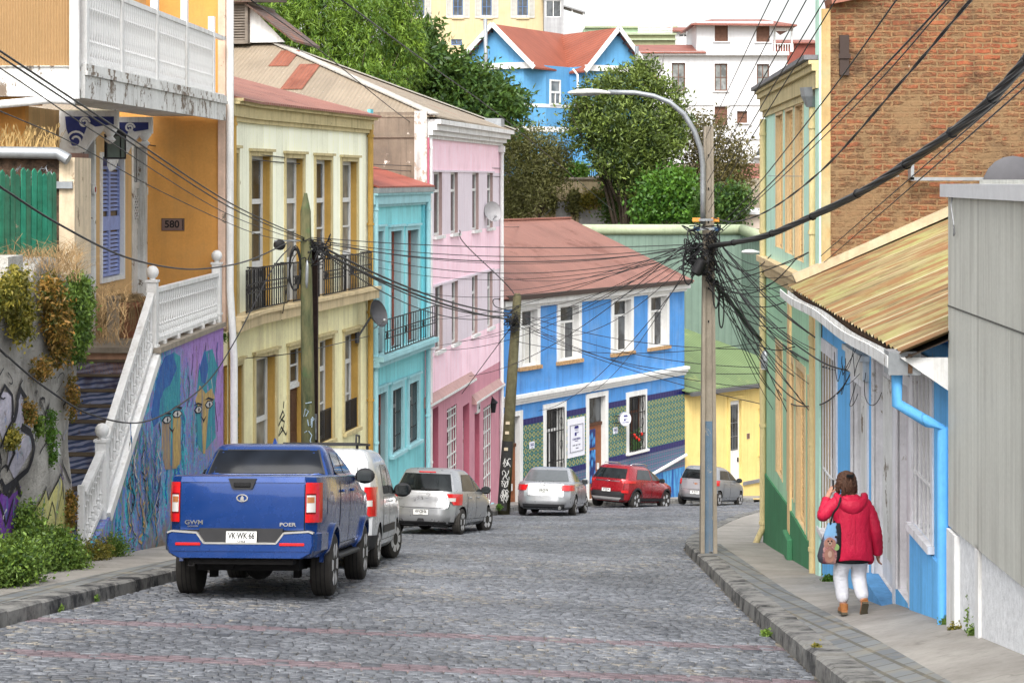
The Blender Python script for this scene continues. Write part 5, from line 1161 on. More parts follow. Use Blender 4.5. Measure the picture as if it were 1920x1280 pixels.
LH.p('roof', mb, M_moss, None, None, True)
LH.p('roof_underside', MB().quad((-.15, -.45, ez-.05), (e8+.1, -.45, ez-.05), (e8+.1, 5, ez+2.28), (-.15, 5, ez+2.28)), plain('dark_rafters', (.05, .035, .025, 1), .9, var=.4))
gp = lambda u: (u, -.55, ez-.12-.02*math.sin(u*1.1)); mb = MB()
rs = []
for i in range(25): u = lerp(-.25, e8-.05, i/24); x, y, z = gp(u); rs.append([(x, y-.06, z+.06), (x, y-.055, z-.05), (x, y, z-.08), (x, y+.07, z-.05), (x, y+.075, z+.04), (x, y+.06, z+.04), (x, y+.055, z-.035), (x, y, z-.06), (x, y-.04, z-.035), (x, y-.045, z+.06)])
mb.loft(rs, True, True); LH.p('gutter', mb, M_whitew)
mb = MB(); mb.box(-.1, e8, -.42, -.38, ez-.2, ez-.02); LH.p('eave_board', mb, paint('rotten_wood', (.12, .07, .04, 1), .4, 6))
LH.p('gutter_end', MB().box(e8-.3, e8-.02, -.6, -.3, ez-.22, ez-.0), M_galv); LH.p('gable_board', MB().prism([(-.5, ez-.05), (1.0, ez-.05), (1.0, ez-.5), (.3, ez-.6)], e8-.02, e8+.02, 'yz'), M_white)
LH.p('drainpipe', MB().tube([(e8-.16, -.5, ez-.2), (e8-.16, -.5, ez-.5), (e8-.2, -.2, ez-.68), (e8-.22, -.06, ez-.74), (e8-.22, -.06, -4.7)], .055, 10), M_lb, None, None, 40)
mb = MB(); mb.bar((-.02, -.42, ez+.12), (-.02, 5, ez+2.5), .26, .12); LH.p('flashing', mb, paint('flaking_flashing', C(196, 176, 140), .15, 3, .5, stain=.5, staincol=C(150, 205, 180)))
# tangle of service wires over the doors
mb = MB(); rr = random.Random(4)
for k in range(8):
    p = (lerp(DA[0], DB[1], rr.random()), -.2-.1*rr.random(), DA[3]+rr.uniform(.1, .5)); q = (p[0]+rr.uniform(-.5, .5), -.15, p[2]+rr.uniform(-.3, .3)); mb.tube([Vector(p)*(1-t)+Vector(q)*t+Vector((.15*math.sin(t*6+k), -.05*math.sin(t*3.1), -.25*math.sin(t*3.14))) for t in [i/9 for i in range(10)]], .0045, 4)
mb.v = [F8.pt(*p) for p in mb.v]; solo('service_wires', mb, M_rubber, 'knot of black service wires above the doors of the low blue house', 'wires', smooth=True)

# ---------------------------------------------------------------- grey clad building, nearest right
F9 = Fac(xd-.06, dd_-.04, 3.255+.05*1-.06, 1); e9 = F9.L
GY = Bld('grey_building', 'grey sheet clad building with rough white plastered base at the right edge', 'building', F9, -4.5)
M_gsh = paint('grey_sheet', C(188, 188, 178, 1.1), .07, .5, .8, (.3, .29, .26, 1), .6, board=.075, gap=.12, grain=.15)
g = Gr('rough_white_render'); M_rw2 = g.out(g.scale((.82, .83, .84, 1), g.ramp(g.noise(18, 5), .3, .7, .8, 1.1)), .95, g.bump(g.noise(16, 7, .75), .7, .03))
zb9 = lambda u: -3.23+.0345*u if u <= 7.7 else -2.964+.2*(u-7.7)
GY.p('sheet_cladding', MB().prism([(0, -3.23), (7.7, zb9(7.7)), (e9, zb9(e9)), (e9, -.16), (0, -.16)], 0, .2), M_gsh)
GY.p('sheet_end', MB().box(.0, .03, .2, 5, -5, -.16), M_gsh); GY.p('sheet_end', MB().box(e9-.03, e9, .2, 5, -5, -.16), M_gsh)
GY.p('plaster_base', MB().prism([(0.0, -5.6), (e9, -5.6), (e9, zb9(e9)+.02), (7.7, zb9(7.7)+.02), (0, -3.23)], .03, .4), M_rw2); GY.p('base_pilaster', MB().box(.02, .42, -.02, .05, -5.6, -3.25).box(1.25, 1.4, .0, .05, -5.5, -3.15), M_white)
GY.p('roof_flashing', MB().prism([(-.1, -.17), (e9, -.17), (e9, -.02), (-.1, -.05)], -.06, .3), plain('white_flashing', (.6, .61, .63, 1), .45)); GY.p('roof', MB().prism([(-.06, -.05), (e9, -.05), (e9, .0), (-.06, -.01)], .3, 5), M_gsh)
GY.p('sheet_joint', MB().box(0, e9, -.006, .002, -1.19, -1.175), plain('joint_shadow', (.1, .1, .09, 1), .8)); mb = MB(); p0 = (.35, -.02, -.1); mb.tube([p0, (.42, -.05, -.25), (.5, -.04, -.42), (.49, -.03, -.5), (.44, -.03, -.52), (.45, -.03, -.46), (.5, -.04, -.44)], .008, 5); GY.p('loose_wire', mb, M_steel)
# ---------------------------------------------------------------- plants: crowns of many leaf faces
def leafmat(name, lo, hi, tr=.3, rough=.5):
    g = Gr(name); at = g.n('Attribute', attribute_name='tone').outputs[2]
    c = g.mix(at, lo, hi); m = g.out(c, rough, None, 0, .35)
    tb = g.n('BsdfTranslucent', i={0: g.mix(.5, c, (.25, .3, .03, 1))}); mx = g.n('MixShader', i={0: tr}); g.nt.links.new(g.b.outputs[0], mx.inputs[1]); g.nt.links.new(tb.outputs[0], mx.inputs[2])
    g.nt.links.new(mx.outputs[0], g.nt.nodes['Material Output'].inputs[0]); return m
M_bark = paint('bark', (.06, .045, .033, 1), .3, 5, .4, rough=.95)
def crown_mesh(name, blobs, nclump, per, ll, lw, spread, mat, origin, droop=0.0, up=0.0, seed=1, shell=.6, tonev=.28, strand=0):
    """leaf faces gathered in clumps spread through ellipsoids (cx,cy,cz,rx,ry,rz), world coordinates"""
    r = np.random.default_rng(seed); vol = np.array([b[3]*b[4]*b[5] for b in blobs])**.75; vol /= vol.sum()
    k = r.choice(len(blobs), nclump, p=vol); B = np.array(blobs)[k]
    d = r.normal(size=(nclump, 3)); d /= np.linalg.norm(d, axis=1)[:, None]; rad = (shell+(1-shell)*r.random(nclump)**.5)*np.where(r.random(nclump) < .18, r.random(nclump), 1)*(1+r.normal(0, .07, nclump))
    cc = B[:, :3]+d*B[:, 3:]*rad[:, None]; ct = np.clip(r.normal(.45, tonev, nclump), 0, 1)
    n = nclump*per; ci = np.repeat(np.arange(nclump), per)
    off = r.normal(0, 1, (n, 3))*spread*(.6+.8*r.random(nclump))[ci][:, None]
    if strand:
        t = r.random(n); off[:, :2] *= .45; off[:, 2] = -t*strand*(.4+r.random(nclump)[ci])
    p = cc[ci]+off
    a = r.normal(size=(n, 3)); a += d[ci]*.8; a[:, 2] += up-droop*1.5; a /= np.linalg.norm(a, axis=1)[:, None]
    s = np.cross(a, r.normal(size=(n, 3))); s /= np.linalg.norm(s, axis=1)[:, None]+1e-9
    L = ll*(.6+.8*r.random(n))[:, None]; w = lw*(.6+.8*r.random(n))[:, None]
    V = np.stack([p-a*L*.5, p+s*w*.5-a*L*.05, p+a*L*.5, p-s*w*.5-a*L*.05], 1)-np.array(origin)
    me = bpy.data.meshes.new(name); me.vertices.add(n*4); me.vertices.foreach_set('co', V.reshape(-1)); me.loops.add(n*4); me.loops.foreach_set('vertex_index', np.arange(n*4, dtype=np.int32)); me.polygons.add(n); me.polygons.foreach_set('loop_start', np.arange(0, n*4, 4, dtype=np.int32))
    at = me.attributes.new('tone', 'FLOAT', 'FACE'); at.data.foreach_set('value', np.clip(ct[ci]+r.normal(0, .15, n), 0, 1).astype(np.float32)); me.materials.append(mat); me.update(); me.validate()
    o = bpy.data.objects.new(name, me); COL.objects.link(o); return o
def plant(name, label, cat, base, blobs, mat, trunk=None, stemname='trunk', group=None, **k):
    t = T(name, label, cat, base, 0, group)
    c = crown_mesh('crown' if stemname == 'trunk' else 'foliage', blobs, mat=mat, origin=base, **k); c.parent = t.o
    if trunk:
        mb = MB(); rr = random.Random(k.get('seed', 1)); tops = [b[:3] for b in blobs]
        cx = sum(q[0] for q in tops)/len(tops); cy = sum(q[1] for q in tops)/len(tops); zc = min(q[2] for q in tops)
        h = Vector((lerp(base[0], cx, .5), lerp(base[1], cy, .5), lerp(base[2], zc, .6))); mb.tube([base, (base[0]+.1*min(1, blobs[0][3]), base[1], lerp(base[2], h.z, .5)), h], [trunk*1.25, trunk, trunk*.85], 9)
        for q in tops:
            m = (h+Vector(q))/2+Vector((rr.uniform(-.3, .3), rr.uniform(-.3, .3), .2))*min(1, blobs[0][3]); mb.tube([h, m, q], [trunk*.6, trunk*.4, trunk*.1], 6)
            for _ in range(4):
                e = Vector(q)+Vector((rr.uniform(-1, 1), rr.uniform(-1, 1), rr.uniform(-.4, 1)))*min(1.3, .8*blobs[0][3]); mb.tube([m, (m+e)/2+Vector((0, 0, .15))*min(1, blobs[0][3]), e], [trunk*.25, trunk*.15, trunk*.04], 5)
        t.part(stemname, (lambda: (setattr(mb, 'v', [(x-base[0], y-base[1], z-base[2]) for x, y, z in mb.v]), mb)[1])(), M_bark, None, True)
    return t
def BL(px, py, D, rx, rz, ry=None): p = W(px, py, D); s = D/FP; return (p.x, p.y, p.z, rx*s, (ry or rx)*s, rz*s)
M_pep = leafmat('pepper_leaf', (.03, .085, .012, 1), (.23, .36, .045, 1), .3)
M_dkl = leafmat('dark_leaf', (.015, .045, .012, 1), (.09, .17, .03, 1), .25); M_olv = leafmat('olive_leaf', (.06, .06, .02, 1), (.2, .2, .07, 1), .25); M_loq = leafmat('loquat_leaf', (.013, .032, .01, 1), (.2, .27, .055, 1), .2)
M_brt = leafmat('bright_leaf', (.025, .08, .012, 1), (.12, .26, .03, 1), .3); M_brn = leafmat('brownish_leaf', (.06, .045, .02, 1), (.19, .16, .06, 1), .25); M_hedge = leafmat('bush_leaf', (.03, .075, .015, 1), (.22, .34, .06, 1), .3); M_ice = leafmat('iceplant_leaf', (.06, .07, .012, 1), (.32, .26, .04, 1), .25); M_oran = leafmat('orange_tipped_leaf', (.05, .07, .015, 1), (.38, .19, .04, 1), .25)
hb = lambda px, D: (W(px, 0, D).x, D, hill(W(px, 0, D).x, D)-.2)
plant('pepper_tree', 'tall light green tree with drooping foliage above the tan corrugated roof', 'tree', hb(640, 94), [BL(500, 30, 92, 70, 55), BL(590, 40, 93, 80, 75), BL(680, 60, 93, 75, 80), BL(745, 95, 94, 55, 75), BL(640, 130, 92, 70, 60), BL(700, 150, 92, 70, 45), BL(560, -40, 94, 90, 60), BL(700, -20, 95, 75, 60), BL(470, 80, 93, 60, 50), BL(760, 30, 95, 40, 50)], M_pep, .3, nclump=1900, per=26, ll=.34, lw=.06, spread=.34, droop=.9, strand=1.0, seed=3)
plant('dark_tree', 'dark leafy tree between the tan roof and the blue gabled house', 'tree', hb(880, 104), [BL(800, 130, 103, 50, 45), BL(850, 150, 103, 55, 50), BL(900, 185, 103, 55, 45), BL(940, 205, 103, 40, 35), BL(820, 195, 103, 50, 35), BL(870, 220, 102, 50, 30), BL(790, 80, 104, 35, 40), BL(925, 160, 104, 28, 25), BL(960, 190, 104, 25, 16)], M_dkl, .25, nclump=900, per=22, ll=.36, lw=.15, spread=.38, seed=4)
plant('olive_shrub', 'olive brown bushy shrub growing down the slope beside the pink building', 'shrub', hb(985, 109), [BL(960, 270, 110, 35, 40), BL(1000, 290, 110, 45, 45), BL(975, 345, 109, 50, 50), BL(1030, 320, 110, 30, 40), BL(960, 390, 109, 40, 30), BL(1045, 290, 110, 25, 25)], M_olv, .1, 'stem', nclump=900, per=24, ll=.24, lw=.07, spread=.4, seed=5)
plant('loquat_tree', 'broad loquat tree with yellowish rosettes in front of the blue gabled house', 'tree', hb(1170, 108), [BL(1130, 185, 108, 55, 40), BL(1185, 160, 108, 60, 40), BL(1235, 190, 108, 45, 45), BL(1110, 240, 108, 55, 50), BL(1170, 240, 107, 65, 55), BL(1230, 255, 107, 55, 50), BL(1150, 290, 107, 45, 35), BL(1205, 300, 107, 55, 42), BL(1190, 350, 107, 28, 18), BL(1270, 230, 108, 28, 40), BL(1085, 200, 108, 25, 25), BL(1215, 130, 109, 25, 18)], M_loq, .22, nclump=1700, per=18, ll=.29, lw=.1, spread=.24, up=.35, seed=6, tonev=.36)
plant('bright_bush', 'bright green round bush behind the concrete pole', 'bush', hb(1250, 105), [BL(1250, 365, 105, 50, 40), BL(1285, 375, 105, 30, 35), BL(1225, 395, 105, 35, 25), BL(1270, 345, 105, 30, 22), BL(1290, 405, 104, 20, 18)], M_brt, .08, 'stem', nclump=560, per=24, ll=.24, lw=.15, spread=.27, seed=7, shell=.75)
plant('thin_tree', 'sparse brownish tree right of the street lamp in front of the white building', 'tree', hb(1330, 110), [BL(1330, 250, 110, 35, 28), BL(1370, 290, 110, 38, 30), BL(1305, 300, 110, 28, 35), BL(1350, 335, 110, 45, 35), BL(1385, 330, 110, 25, 25), BL(1300, 235, 110, 25, 25)], M_brn, .12, nclump=420, per=18, ll=.26, lw=.09, spread=.42, seed=8)
plant('ivy_bush', 'dark green bush at the foot of the sparse brownish tree', 'bush', hb(1360, 103), [BL(1350, 385, 103, 35, 28), BL(1380, 380, 103, 20, 30), BL(1330, 400, 103, 20, 18)], M_dkl, .08, 'stem', nclump=300, per=24, ll=.22, lw=.14, spread=.3, seed=9)
plant('ivy_bush', 'dark ivy spilling over the stone wall under the loquat tree', 'bush', hb(1190, 111), [BL(1185, 350, 111, 40, 26), BL(1200, 390, 110, 28, 26), BL(1160, 330, 112, 26, 20), BL(1150, 400, 111, 16, 18)], M_dkl, .06, 'stem', nclump=420, per=24, ll=.24, lw=.12, spread=.3, seed=19)
plant('garden_shrub', 'yellow green shrub on top of the stained stone wall', 'shrub', W(1072, 340, 115), [BL(1075, 325, 114, 24, 16), BL(1060, 332, 114, 14, 12)], M_brt, .04, 'stem', nclump=120, per=22, ll=.25, lw=.12, spread=.22, seed=10)
plant('wall_shrub', 'small yellowish shrub hanging on the stained stone wall', 'shrub', W(1110, 380, 112.6), [BL(1120, 370, 112.6, 22, 8), BL(1100, 375, 112.6, 10, 8)], M_ice, .03, 'stem', nclump=80, per=20, ll=.2, lw=.1, spread=.18, seed=12)
plant('wall_creeper', 'brown green creeper hanging down the middle of the stained stone wall', 'creeper', W(1078, 415, 112.6), [BL(1078, 380, 112.7, 12, 22), BL(1030, 380, 112.7, 9, 22)], M_olv, .03, 'stem', nclump=100, per=20, ll=.2, lw=.1, spread=.2, seed=13)

# ---------------------------------------------------------------- hillside behind the roofs
FW_ = Fac(W(900, 0, 113).x, 113, W(1235, 0, 113).x, 113.001)
mb = MB().box(0, FW_.L, 0, .8, -14, -.05); SWm = paint('stained_stone', C(196, 176, 138), .2, .5, .6, (.12, .1, .08, 1), .9, stain=.4, staincol=C(110, 90, 66), peel=.1, peelcol=(.4, .4, .4, 1))
SWt = Bld('stone_wall', 'stained stone retaining wall under the garden of the blue gabled house', 'wall', FW_, -14); SWt.p('wall_body', mb, SWm); SWt.p('coping', MB().box(-.05, FW_.L, -.1, .9, -.05, .08), M_cap)
SWt.p('grey_panel', MB().box(FW_.u(1042), FW_.u(1070), -.04, .01, -9, -1.4).box(FW_.u(1085), FW_.u(1143), -.04, .01, -9, -1.9), paint('grey_render_patch', (.36, .36, .37, 1), .2, .8, .8, stain=.4))
# garden railing
FGR = Fac(W(1090, 0, 114.5).x, 114.5, W(1160, 0, 114.5).x, 114.501); mb = MB(); grille(mb, 0, FGR.L, -.35, .75, 0, 18, (.9,), .03); mb.v = [FGR.pt(*p) for p in mb.v]
solo('garden_railing', mb, plain('navy_railing', (.03, .04, .1, 1), .5), 'dark blue garden railing below the loquat tree', 'railing')
# green corrugated warehouse wall
F10 = Fac(W(1040, 0, 96).x, 96, W(1390, 0, 96).x, 96.01); GWB = Bld('green_warehouse', 'long pale green corrugated warehouse wall behind the blue house roof', 'warehouse', F10, -15)
M_gw2 = corrugated('green_corrugated_wall', C(120, 146, 130, .75), .34, None, .0, var=.08, sheet=1.2, lines=.3, depth=.5)
GWB.p('long_wall', MB().box(0, F10.L, 0, .2, -15, -2.75), M_gw2)
F10b = Fac(F10.X(F10.L), 96, W(1452, 0, 91).x, 91); GWB.p('end_wall', MB().prism([(0, -15), (F10b.L, -15), (F10b.L, -3.15), (0, -2.75)], 0, .2), M_gw2, F10b)
M_gcap = paint('pale_green_cap', C(170, 182, 146), .1, 1, .5); GWB.p('eave_roll', MB().tube([(-.2, .05, -2.62), (F10.L+.1, .05, -2.62)], .28, 10), M_gcap, None, None, True); GWB.p('eave_roll', MB().tube([(0, .05, -2.62), (F10b.L, .05, -3.05)], .28, 10), M_gcap, F10b, None, True)
GWB.p('roof', MB().add([(-.2, .1, -2.8), (F10.L, .1, -2.8), (F10.L, 10, -3.0), (-.2, 10, -3.0)], [(0, 1, 2, 3)]), M_gw2)
# blue gabled house
M_vb = paint('cornflower_render', C(88, 168, 222, .85), .06, .5, .4, C(70, 110, 150), .85); M_orr = corrugated('orange_red_roof', C(196, 104, 72, .52), .3, None, .1, C(150, 70, 50), .12, lines=.3)
GH = T('gabled_house', 'cornflower blue gabled house with orange roof on the hill', 'house', (1.5, 128, -.5), 0, None, 'world')
def wing(a0, dr, hw, za, ze, L, ov=.5):
    d = Vector((dr[0], dr[1], 0)).normalized(); s = Vector((d.y, -d.x, 0)); A = Vector((a0[0], a0[1], 0)); Z = Vector((0, 0, 1))
    m = (za-ze)/hw; lo = ze-ov*m*.8
    q = lambda al, sd, z: A+d*al+s*sd+Z*z
    mb = MB(); slab_roof(mb, q(-ov, hw+ov*.8, lo), q(L, hw+ov*.8, lo), q(L, 0, za), q(-ov, 0, za), .1); slab_roof(mb, q(L, -hw-ov*.8, lo), q(-ov, -hw-ov*.8, lo), q(-ov, 0, za), q(L, 0, za), .1); GH.part('roof', mb, M_orr)
    mb = MB().add([q(0, -hw, ze-.05), q(0, hw, ze-.05), q(0, 0, za-.08), q(.2, -hw, ze-.05), q(.2, hw, ze-.05), q(.2, 0, za-.08)], [(0, 1, 2), (5, 4, 3), (0, 3, 4, 1), (1, 4, 5, 2), (2, 5, 3, 0)]); GH.part('gable', mb, M_vb)
    mb = MB().bar(q(-ov-.04, hw+ov*.85, lo-.02), q(-ov-.04, 0, za-.02), .07, .3).bar(q(-ov-.04, -hw-ov*.85, lo-.02), q(-ov-.04, 0, za-.02), .07, .3); GH.part('bargeboard', mb, M_white)
    mb = MB().bar(q(-.12, -hw-.1, ze-.2), q(-.12, hw+.1, ze-.2), .3, .4); GH.part('white_band', mb, M_white)
    ms = plain('dark_soffit', (.07, .07, .08, 1), .8)
    for i in range(5):
        t = (i+.5)/5
        for sg in (-1, 1): p = q(-ov*.9, sg*hw*t, za-(za-ze)*t-.22); GH.part('rafter_end', MB().bar(p, p+d*ov*.9, .12, .14), ms)
    return q
qa = wing((-1.06, 124), (.49, .87), 2.75, 10.24, 7.65, 9.5); qb = wing((6.95, 126), (-.506, .862), 2.3, 10.15, 7.6, 7.5)
al, ar = qa(0, -2.75, 0), qa(0, 2.75, 0); blw, brw = qb(0, -2.3, 0), qb(0, 2.3, 0)
pb = [(al.x, al.y), (ar.x-.6, ar.y+.35), (ar.x+.9, ar.y+1.1), (3.9, 126.0), (blw.x, blw.y), (brw.x, brw.y), (brw.x-2, brw.y+7), (al.x+3, al.y+9)]
GH.part('body', MB().prism(pb, -2, 7.5, 'xy'), M_vb)
def grow(pl, e): cx = sum(p[0] for p in pl)/len(pl); cy = sum(p[1] for p in pl)/len(pl); return [(cx+(x-cx)*e, cy+(y-cy)*e) for x, y in pl]
for z0, z1 in ((4.72, 4.95), (3.1, 3.45)): GH.part('string_course', MB().prism(grow(pb, 1.012), z0, z1, 'xy'), M_white)
f = Fac(pb[1][0], pb[1][1], pb[2][0], pb[2][1]); f2 = Fac(pb[2][0], pb[2][1], pb[3][0], pb[3][1])
class _B:      # window helper writing into GH
    F = None
    def p(s, name, mb, mats, F=None, parent=None, smooth=False, label=None): return GH.part(name, tow(mb, F), mats, parent, smooth)
gb = _B(); ua, ubb = f2.u(1030), f2.u(1050)
window(gb, (ua, ubb, 4.9, 6.6), -.08, M_white, M_glassp, .12, .5, 2, 1, F=f2, th=.1)
fb_ = Fac(blw.x, blw.y, brw.x, brw.y); window(gb, (fb_.L*.2, fb_.L*.2+.9, .3, 2.0), -.06, M_white, M_glass, .12, 0, 1, 1, F=fb_, th=.1)
mb = MB(); slab_roof(mb, (W(850, 0, 133).x, 131, 7.0), (W(1240, 0, 133).x, 131, 6.6), (W(1165, 0, 138).x, 138, 10.4), (W(925, 0, 138).x, 138, 10.4), .1); GH.part('main_roof', mb, M_orr)
p = W(917, 110, 122.5); GH.part('vent_pipe', MB().tube([(p.x, p.y, p.z-3.5), (p.x-.2, p.y, p.z), (p.x-.25, p.y, p.z+2.6)], .13, 8), M_galv, None, True); p = W(1194, 115, 125); GH.part('vent_pipe', MB().tube([(p.x, p.y, p.z), (p.x, p.y, p.z+1.0)], .13, 8), M_galv)
p = W(1083, 130, 124); GH.part('downpipe', MB().tube([(p.x-.3, p.y, p.z), (p.x, p.y-.2, p.z-.4), (p.x, p.y-.2, p.z-4)], .07, 6), M_white)
# white building
D_ = 155; FWB = Fac(W(1195, 0, D_).x, D_, W(1475, 0, D_).x, D_+.01); M_wh2 = paint('white_render', (.62, .62, .63, 1), .05, .4, .5, (.45, .42, .4, 1), .85); M_rr = corrugated('faded_red_roof', C(186, 112, 94, .55), .3, None, .1, C(160, 90, 70), .1, lines=.3)
WB = Bld('white_building', 'large white building with brown shuttered windows and red hipped roof on the hilltop', 'building', FWB, 0)
wz = lambda y: (HY-y)/FP*D_; wh = lambda a, b, t, bt: (FWB.u(a), FWB.u(b), wz(bt), wz(t))
M_brs = paint('brown_shutter', C(120, 84, 66), .15, 4, .2)
ws = [wh(1340, 1365, 48, 78), wh(1418, 1443, 49, 79), wh(1259, 1284, 119, 171), wh(1339, 1363, 120, 171), wh(1418, 1441, 121, 170), wh(1339, 1363, 200, 236), wh(1381, 1400, 209, 231)]
WB.p('upper_wall', MB().wall(FWB.u(1306), FWB.u(1450), wz(98), wz(40), ws[:2], 0, .25), M_wh2); WB.p('lower_wall', MB().wall(FWB.u(1200), FWB.L, -6, wz(98), ws[2:], -.3, .3), M_wh2)
WB.p('rear_wall', MB().box(FWB.u(1306), FWB.u(1450), .4, 9, 8, wz(42)).box(FWB.u(1201), FWB.L, .2, 12, -6, wz(100)), M_wh2)
for i, h in enumerate(ws): y_ = .12 if i < 2 else -.18; window(WB, h, y_, M_brs, M_glassp if i in (2, 3, 4) else M_brs, .1, 0 if i != 5 else .35, 2, 2, th=.08); surround(WB, h, M_wh2, .12, .05 if i < 2 else .36, .12, sill=True, cap=False, name='window_surround')
WB.p('cornice', MB().box(FWB.u(1198), FWB.L+.1, -.75, -.29, wz(105), wz(98)).box(FWB.u(1200), FWB.L, -.4, -.29, wz(198), wz(194)).box(FWB.u(1200), FWB.L, -.4, -.29, wz(262), wz(258)), M_wh2)
a, b = FWB.u(1294), FWB.u(1492); mb = MB(); c = ((a+b)/2)
slab_roof(mb, (a, -.8, wz(46)), (b, -.8, wz(48)), (c+2.2, 4, wz(29)), (c-2.2, 4, wz(29)), .12); slab_roof(mb, (a, 9, wz(46)), (a, -.8, wz(46)), (c-2.2, 4, wz(29)), (c-2.2, 4.1, wz(29)), .12); slab_roof(mb, (b, -.8, wz(48)), (b, 9, wz(48)), (c+2.2, 4.1, wz(29)), (c+2.2, 4, wz(29)), .12); WB.p('roof', mb, M_rr)
mb = MB(); slab_roof(mb, (FWB.u(1185), -.9, wz(99)), (FWB.u(1322), -.9, wz(99)), (FWB.u(1316), 4, wz(78)), (FWB.u(1190), 4, wz(78)), .12); WB.p('lower_roof', mb, M_rr)
mb = MB()
for i in range(9): u = lerp(FWB.u(1450), FWB.u(1488), i/8); mb.box(u-.03, u+.03, .3, .36, wz(97), wz(82))
mb.box(FWB.u(1450), FWB.u(1488), .28, .38, wz(83), wz(81)); mb.box(FWB.u(1452), FWB.u(1455), .2, .4, wz(97), wz(47)); mb.box(FWB.u(1484), FWB.u(1487), .2, .4, wz(97), wz(47)); mb.box(FWB.u(1450), FWB.u(1488), .2, .4, wz(58), wz(52)); WB.p('terrace_railing', mb, M_white)
u = FWB.u(1428); WB.p('arch_window', MB().prism([(u+.5*math.cos(a_), wz(292)+.55*math.sin(a_)) for a_ in [i*math.pi/10 for i in range(11)]], -.42, -.3), M_glass); WB.p('arch_ledge', MB().box(u-.8, u+.8, -.8, -.3, wz(296), wz(292)), M_wh2)
# cream building
D_ = 168; FCB = Fac(W(760, 0, D_).x, D_, W(1020, 0, D_).x, D_+.01); cz = lambda y: (HY-y)/FP*D_
M_cr = paint('cream_render', C(226, 206, 160, .75), .08, .6, .6, C(190, 160, 110), .9, stain=.2); M_bfr = paint('blue_window_wood', C(84, 120, 170), .1, 3); M_shu = paint('grey_white_shutter', (.55, .55, .52, 1), .1, 3, .4)
CB = Bld('cream_building', 'cream rendered building with blue window frames and white shutters at the top', 'building', FCB, 3)
cw = [(FCB.u(a), FCB.u(b), cz(34), cz(-8)) for a, b in ((777, 796), (849, 868), (903, 922), (970, 990))]; cs = [(FCB.u(846), FCB.u(866), cz(85), cz(74))]
CB.p('front_wall', MB().wall(0, FCB.L, 2, 19, cw+cs, 0, .25), M_cr); CB.p('side_wall', MB().box(FCB.L-.1, FCB.L, 0, 9, 2, 19), M_cr); CB.p('roof', MB().box(-.3, FCB.L+.3, -.5, 9, 19, 19.3), M_rr)
for h in cw+cs:
    window(CB, h, .1, M_bfr, M_glass, .09, 0, 2, 2); a, b, c, d = h
    if h in cw:
        for x0, x1 in ((a-.6, a-.06), (b+.06, b+.6)):
            mb = MB().frame(x0, x1, c, d, -.07, -.01, .07)
            for i in range(16): z = lerp(c+.08, d-.08, i/16); mb.box(x0+.07, x1-.07, -.05, -.02, z, z+.08)
            CB.p('shutter', mb, M_shu)
        mb = MB(); grille(mb, a-.02, b+.02, c, c+.22, -.06, 9, (.5,), .014); CB.p('window_box_rail', mb, M_white); CB.p('sill', MB().box(a-.1, b+.1, -.14, .1, c-.1, c-.002), M_cr)
# glazed grey annex of the cream building
F11 = Fac(W(1020, 0, 166).x, 166, W(1057, 0, 166).x, 166.01); mb = MB(); h = (.15, F11.L-.25, cz(36), cz(5)); mb.wall(0, F11.L, cz(70), cz(-6), [h], 0, .15); mb.box(0, F11.L, .2, 3, cz(70), cz(-6))
GA = Bld('glazed_annex', 'grey timber annex with wide glazed window beside the cream building', 'annex', F11, cz(72)); GA.p('wall', mb, M_lou if False else paint('grey_timber', (.36, .36, .37, 1), .1, 2, .4, board=.3)); window(GA, h, .05, M_white, M_glass, .06, 0, 2, 1); GA.p('roof', MB().box(-.2, F11.L+.4, -.4, 3.2, cz(-6), cz(-9)), M_lou)
mb = MB(); e_ = F11.L; slab_roof(mb, (e_, -.2, cz(14)), (e_+1.9, -.2, cz(26)), (e_+1.9, 2.5, cz(26)), (e_, 2.5, cz(14)), .12); GA.p('porch_roof', mb, plain('grey_sheet_roof', (.25, .25, .26, 1), .6)); mb = MB()
for x in (e_+.7, e_+1.7): mb.box(x, x+.1, 0, .1, cz(55), cz(22))
for i in range(12): x = lerp(e_+.1, e_+1.8, i/11); mb.box(x, x+.04, 0, .04, cz(58), cz(45))
mb.box(e_, e_+1.85, -.02, .06, cz(46), cz(44)); GA.p('porch_railing', mb, M_white)
# low hilltop roofs
def block(name, label, px0, px1, yt, yb_, D, mat, roofm=None, rh=0, depth=6, cat='house', wins=(), band_=None):
    Fx = Fac(W(px0, 0, D).x, D, W(px1, 0, D).x, D+.01); z = lambda y: (HY-y)/FP*D; B = Bld(name, label, cat, Fx, z(yb_))
    hs = [(Fx.u(a), Fx.u(b), z(d), z(c)) for a, b, c, d in wins]
    B.p('wall', MB().wall(0, Fx.L, z(yb_), z(yt), hs, 0, .15), mat); B.p('rear_wall', MB().box(.02, Fx.L-.02, .2, depth, z(yb_), z(yt)-.05), mat)
    if roofm: mb = MB(); slab_roof(mb, (-.3, -.4, z(yt)), (Fx.L+.3, -.4, z(yt)), (Fx.L+.3, depth*.6, z(yt-rh)), (-.3, depth*.6, z(yt-rh)), .12); B.p('roof', mb, roofm)
    for h in hs: window(B, h, .06, M_white, M_glass, .08, 0, 2, 1)
    if band_: mb = MB(); [mb.box(-.1, Fx.L+.1, -.3, .05, z(b), z(a)) for a, b in band_]; B.p('parapet', mb, M_gcap)
    return B, Fx, z
M_pg = paint('pale_green_render', C(178, 208, 172), .06, .5, .3); M_gy2 = paint('khaki_render', C(160, 162, 120), .08, .6, .4)
block('green_flat_house', 'long pale green flat roofed house on the skyline', 1095, 1268, 52, 78, 182, M_pg, band_=((50, 53),)); B_, Fx, z = block('khaki_terrace', 'khaki terrace parapet with white louvred railing below the pale green skyline house', 1165, 1266, 64, 90, 176, M_gy2, band_=((63, 66), (73, 76)))
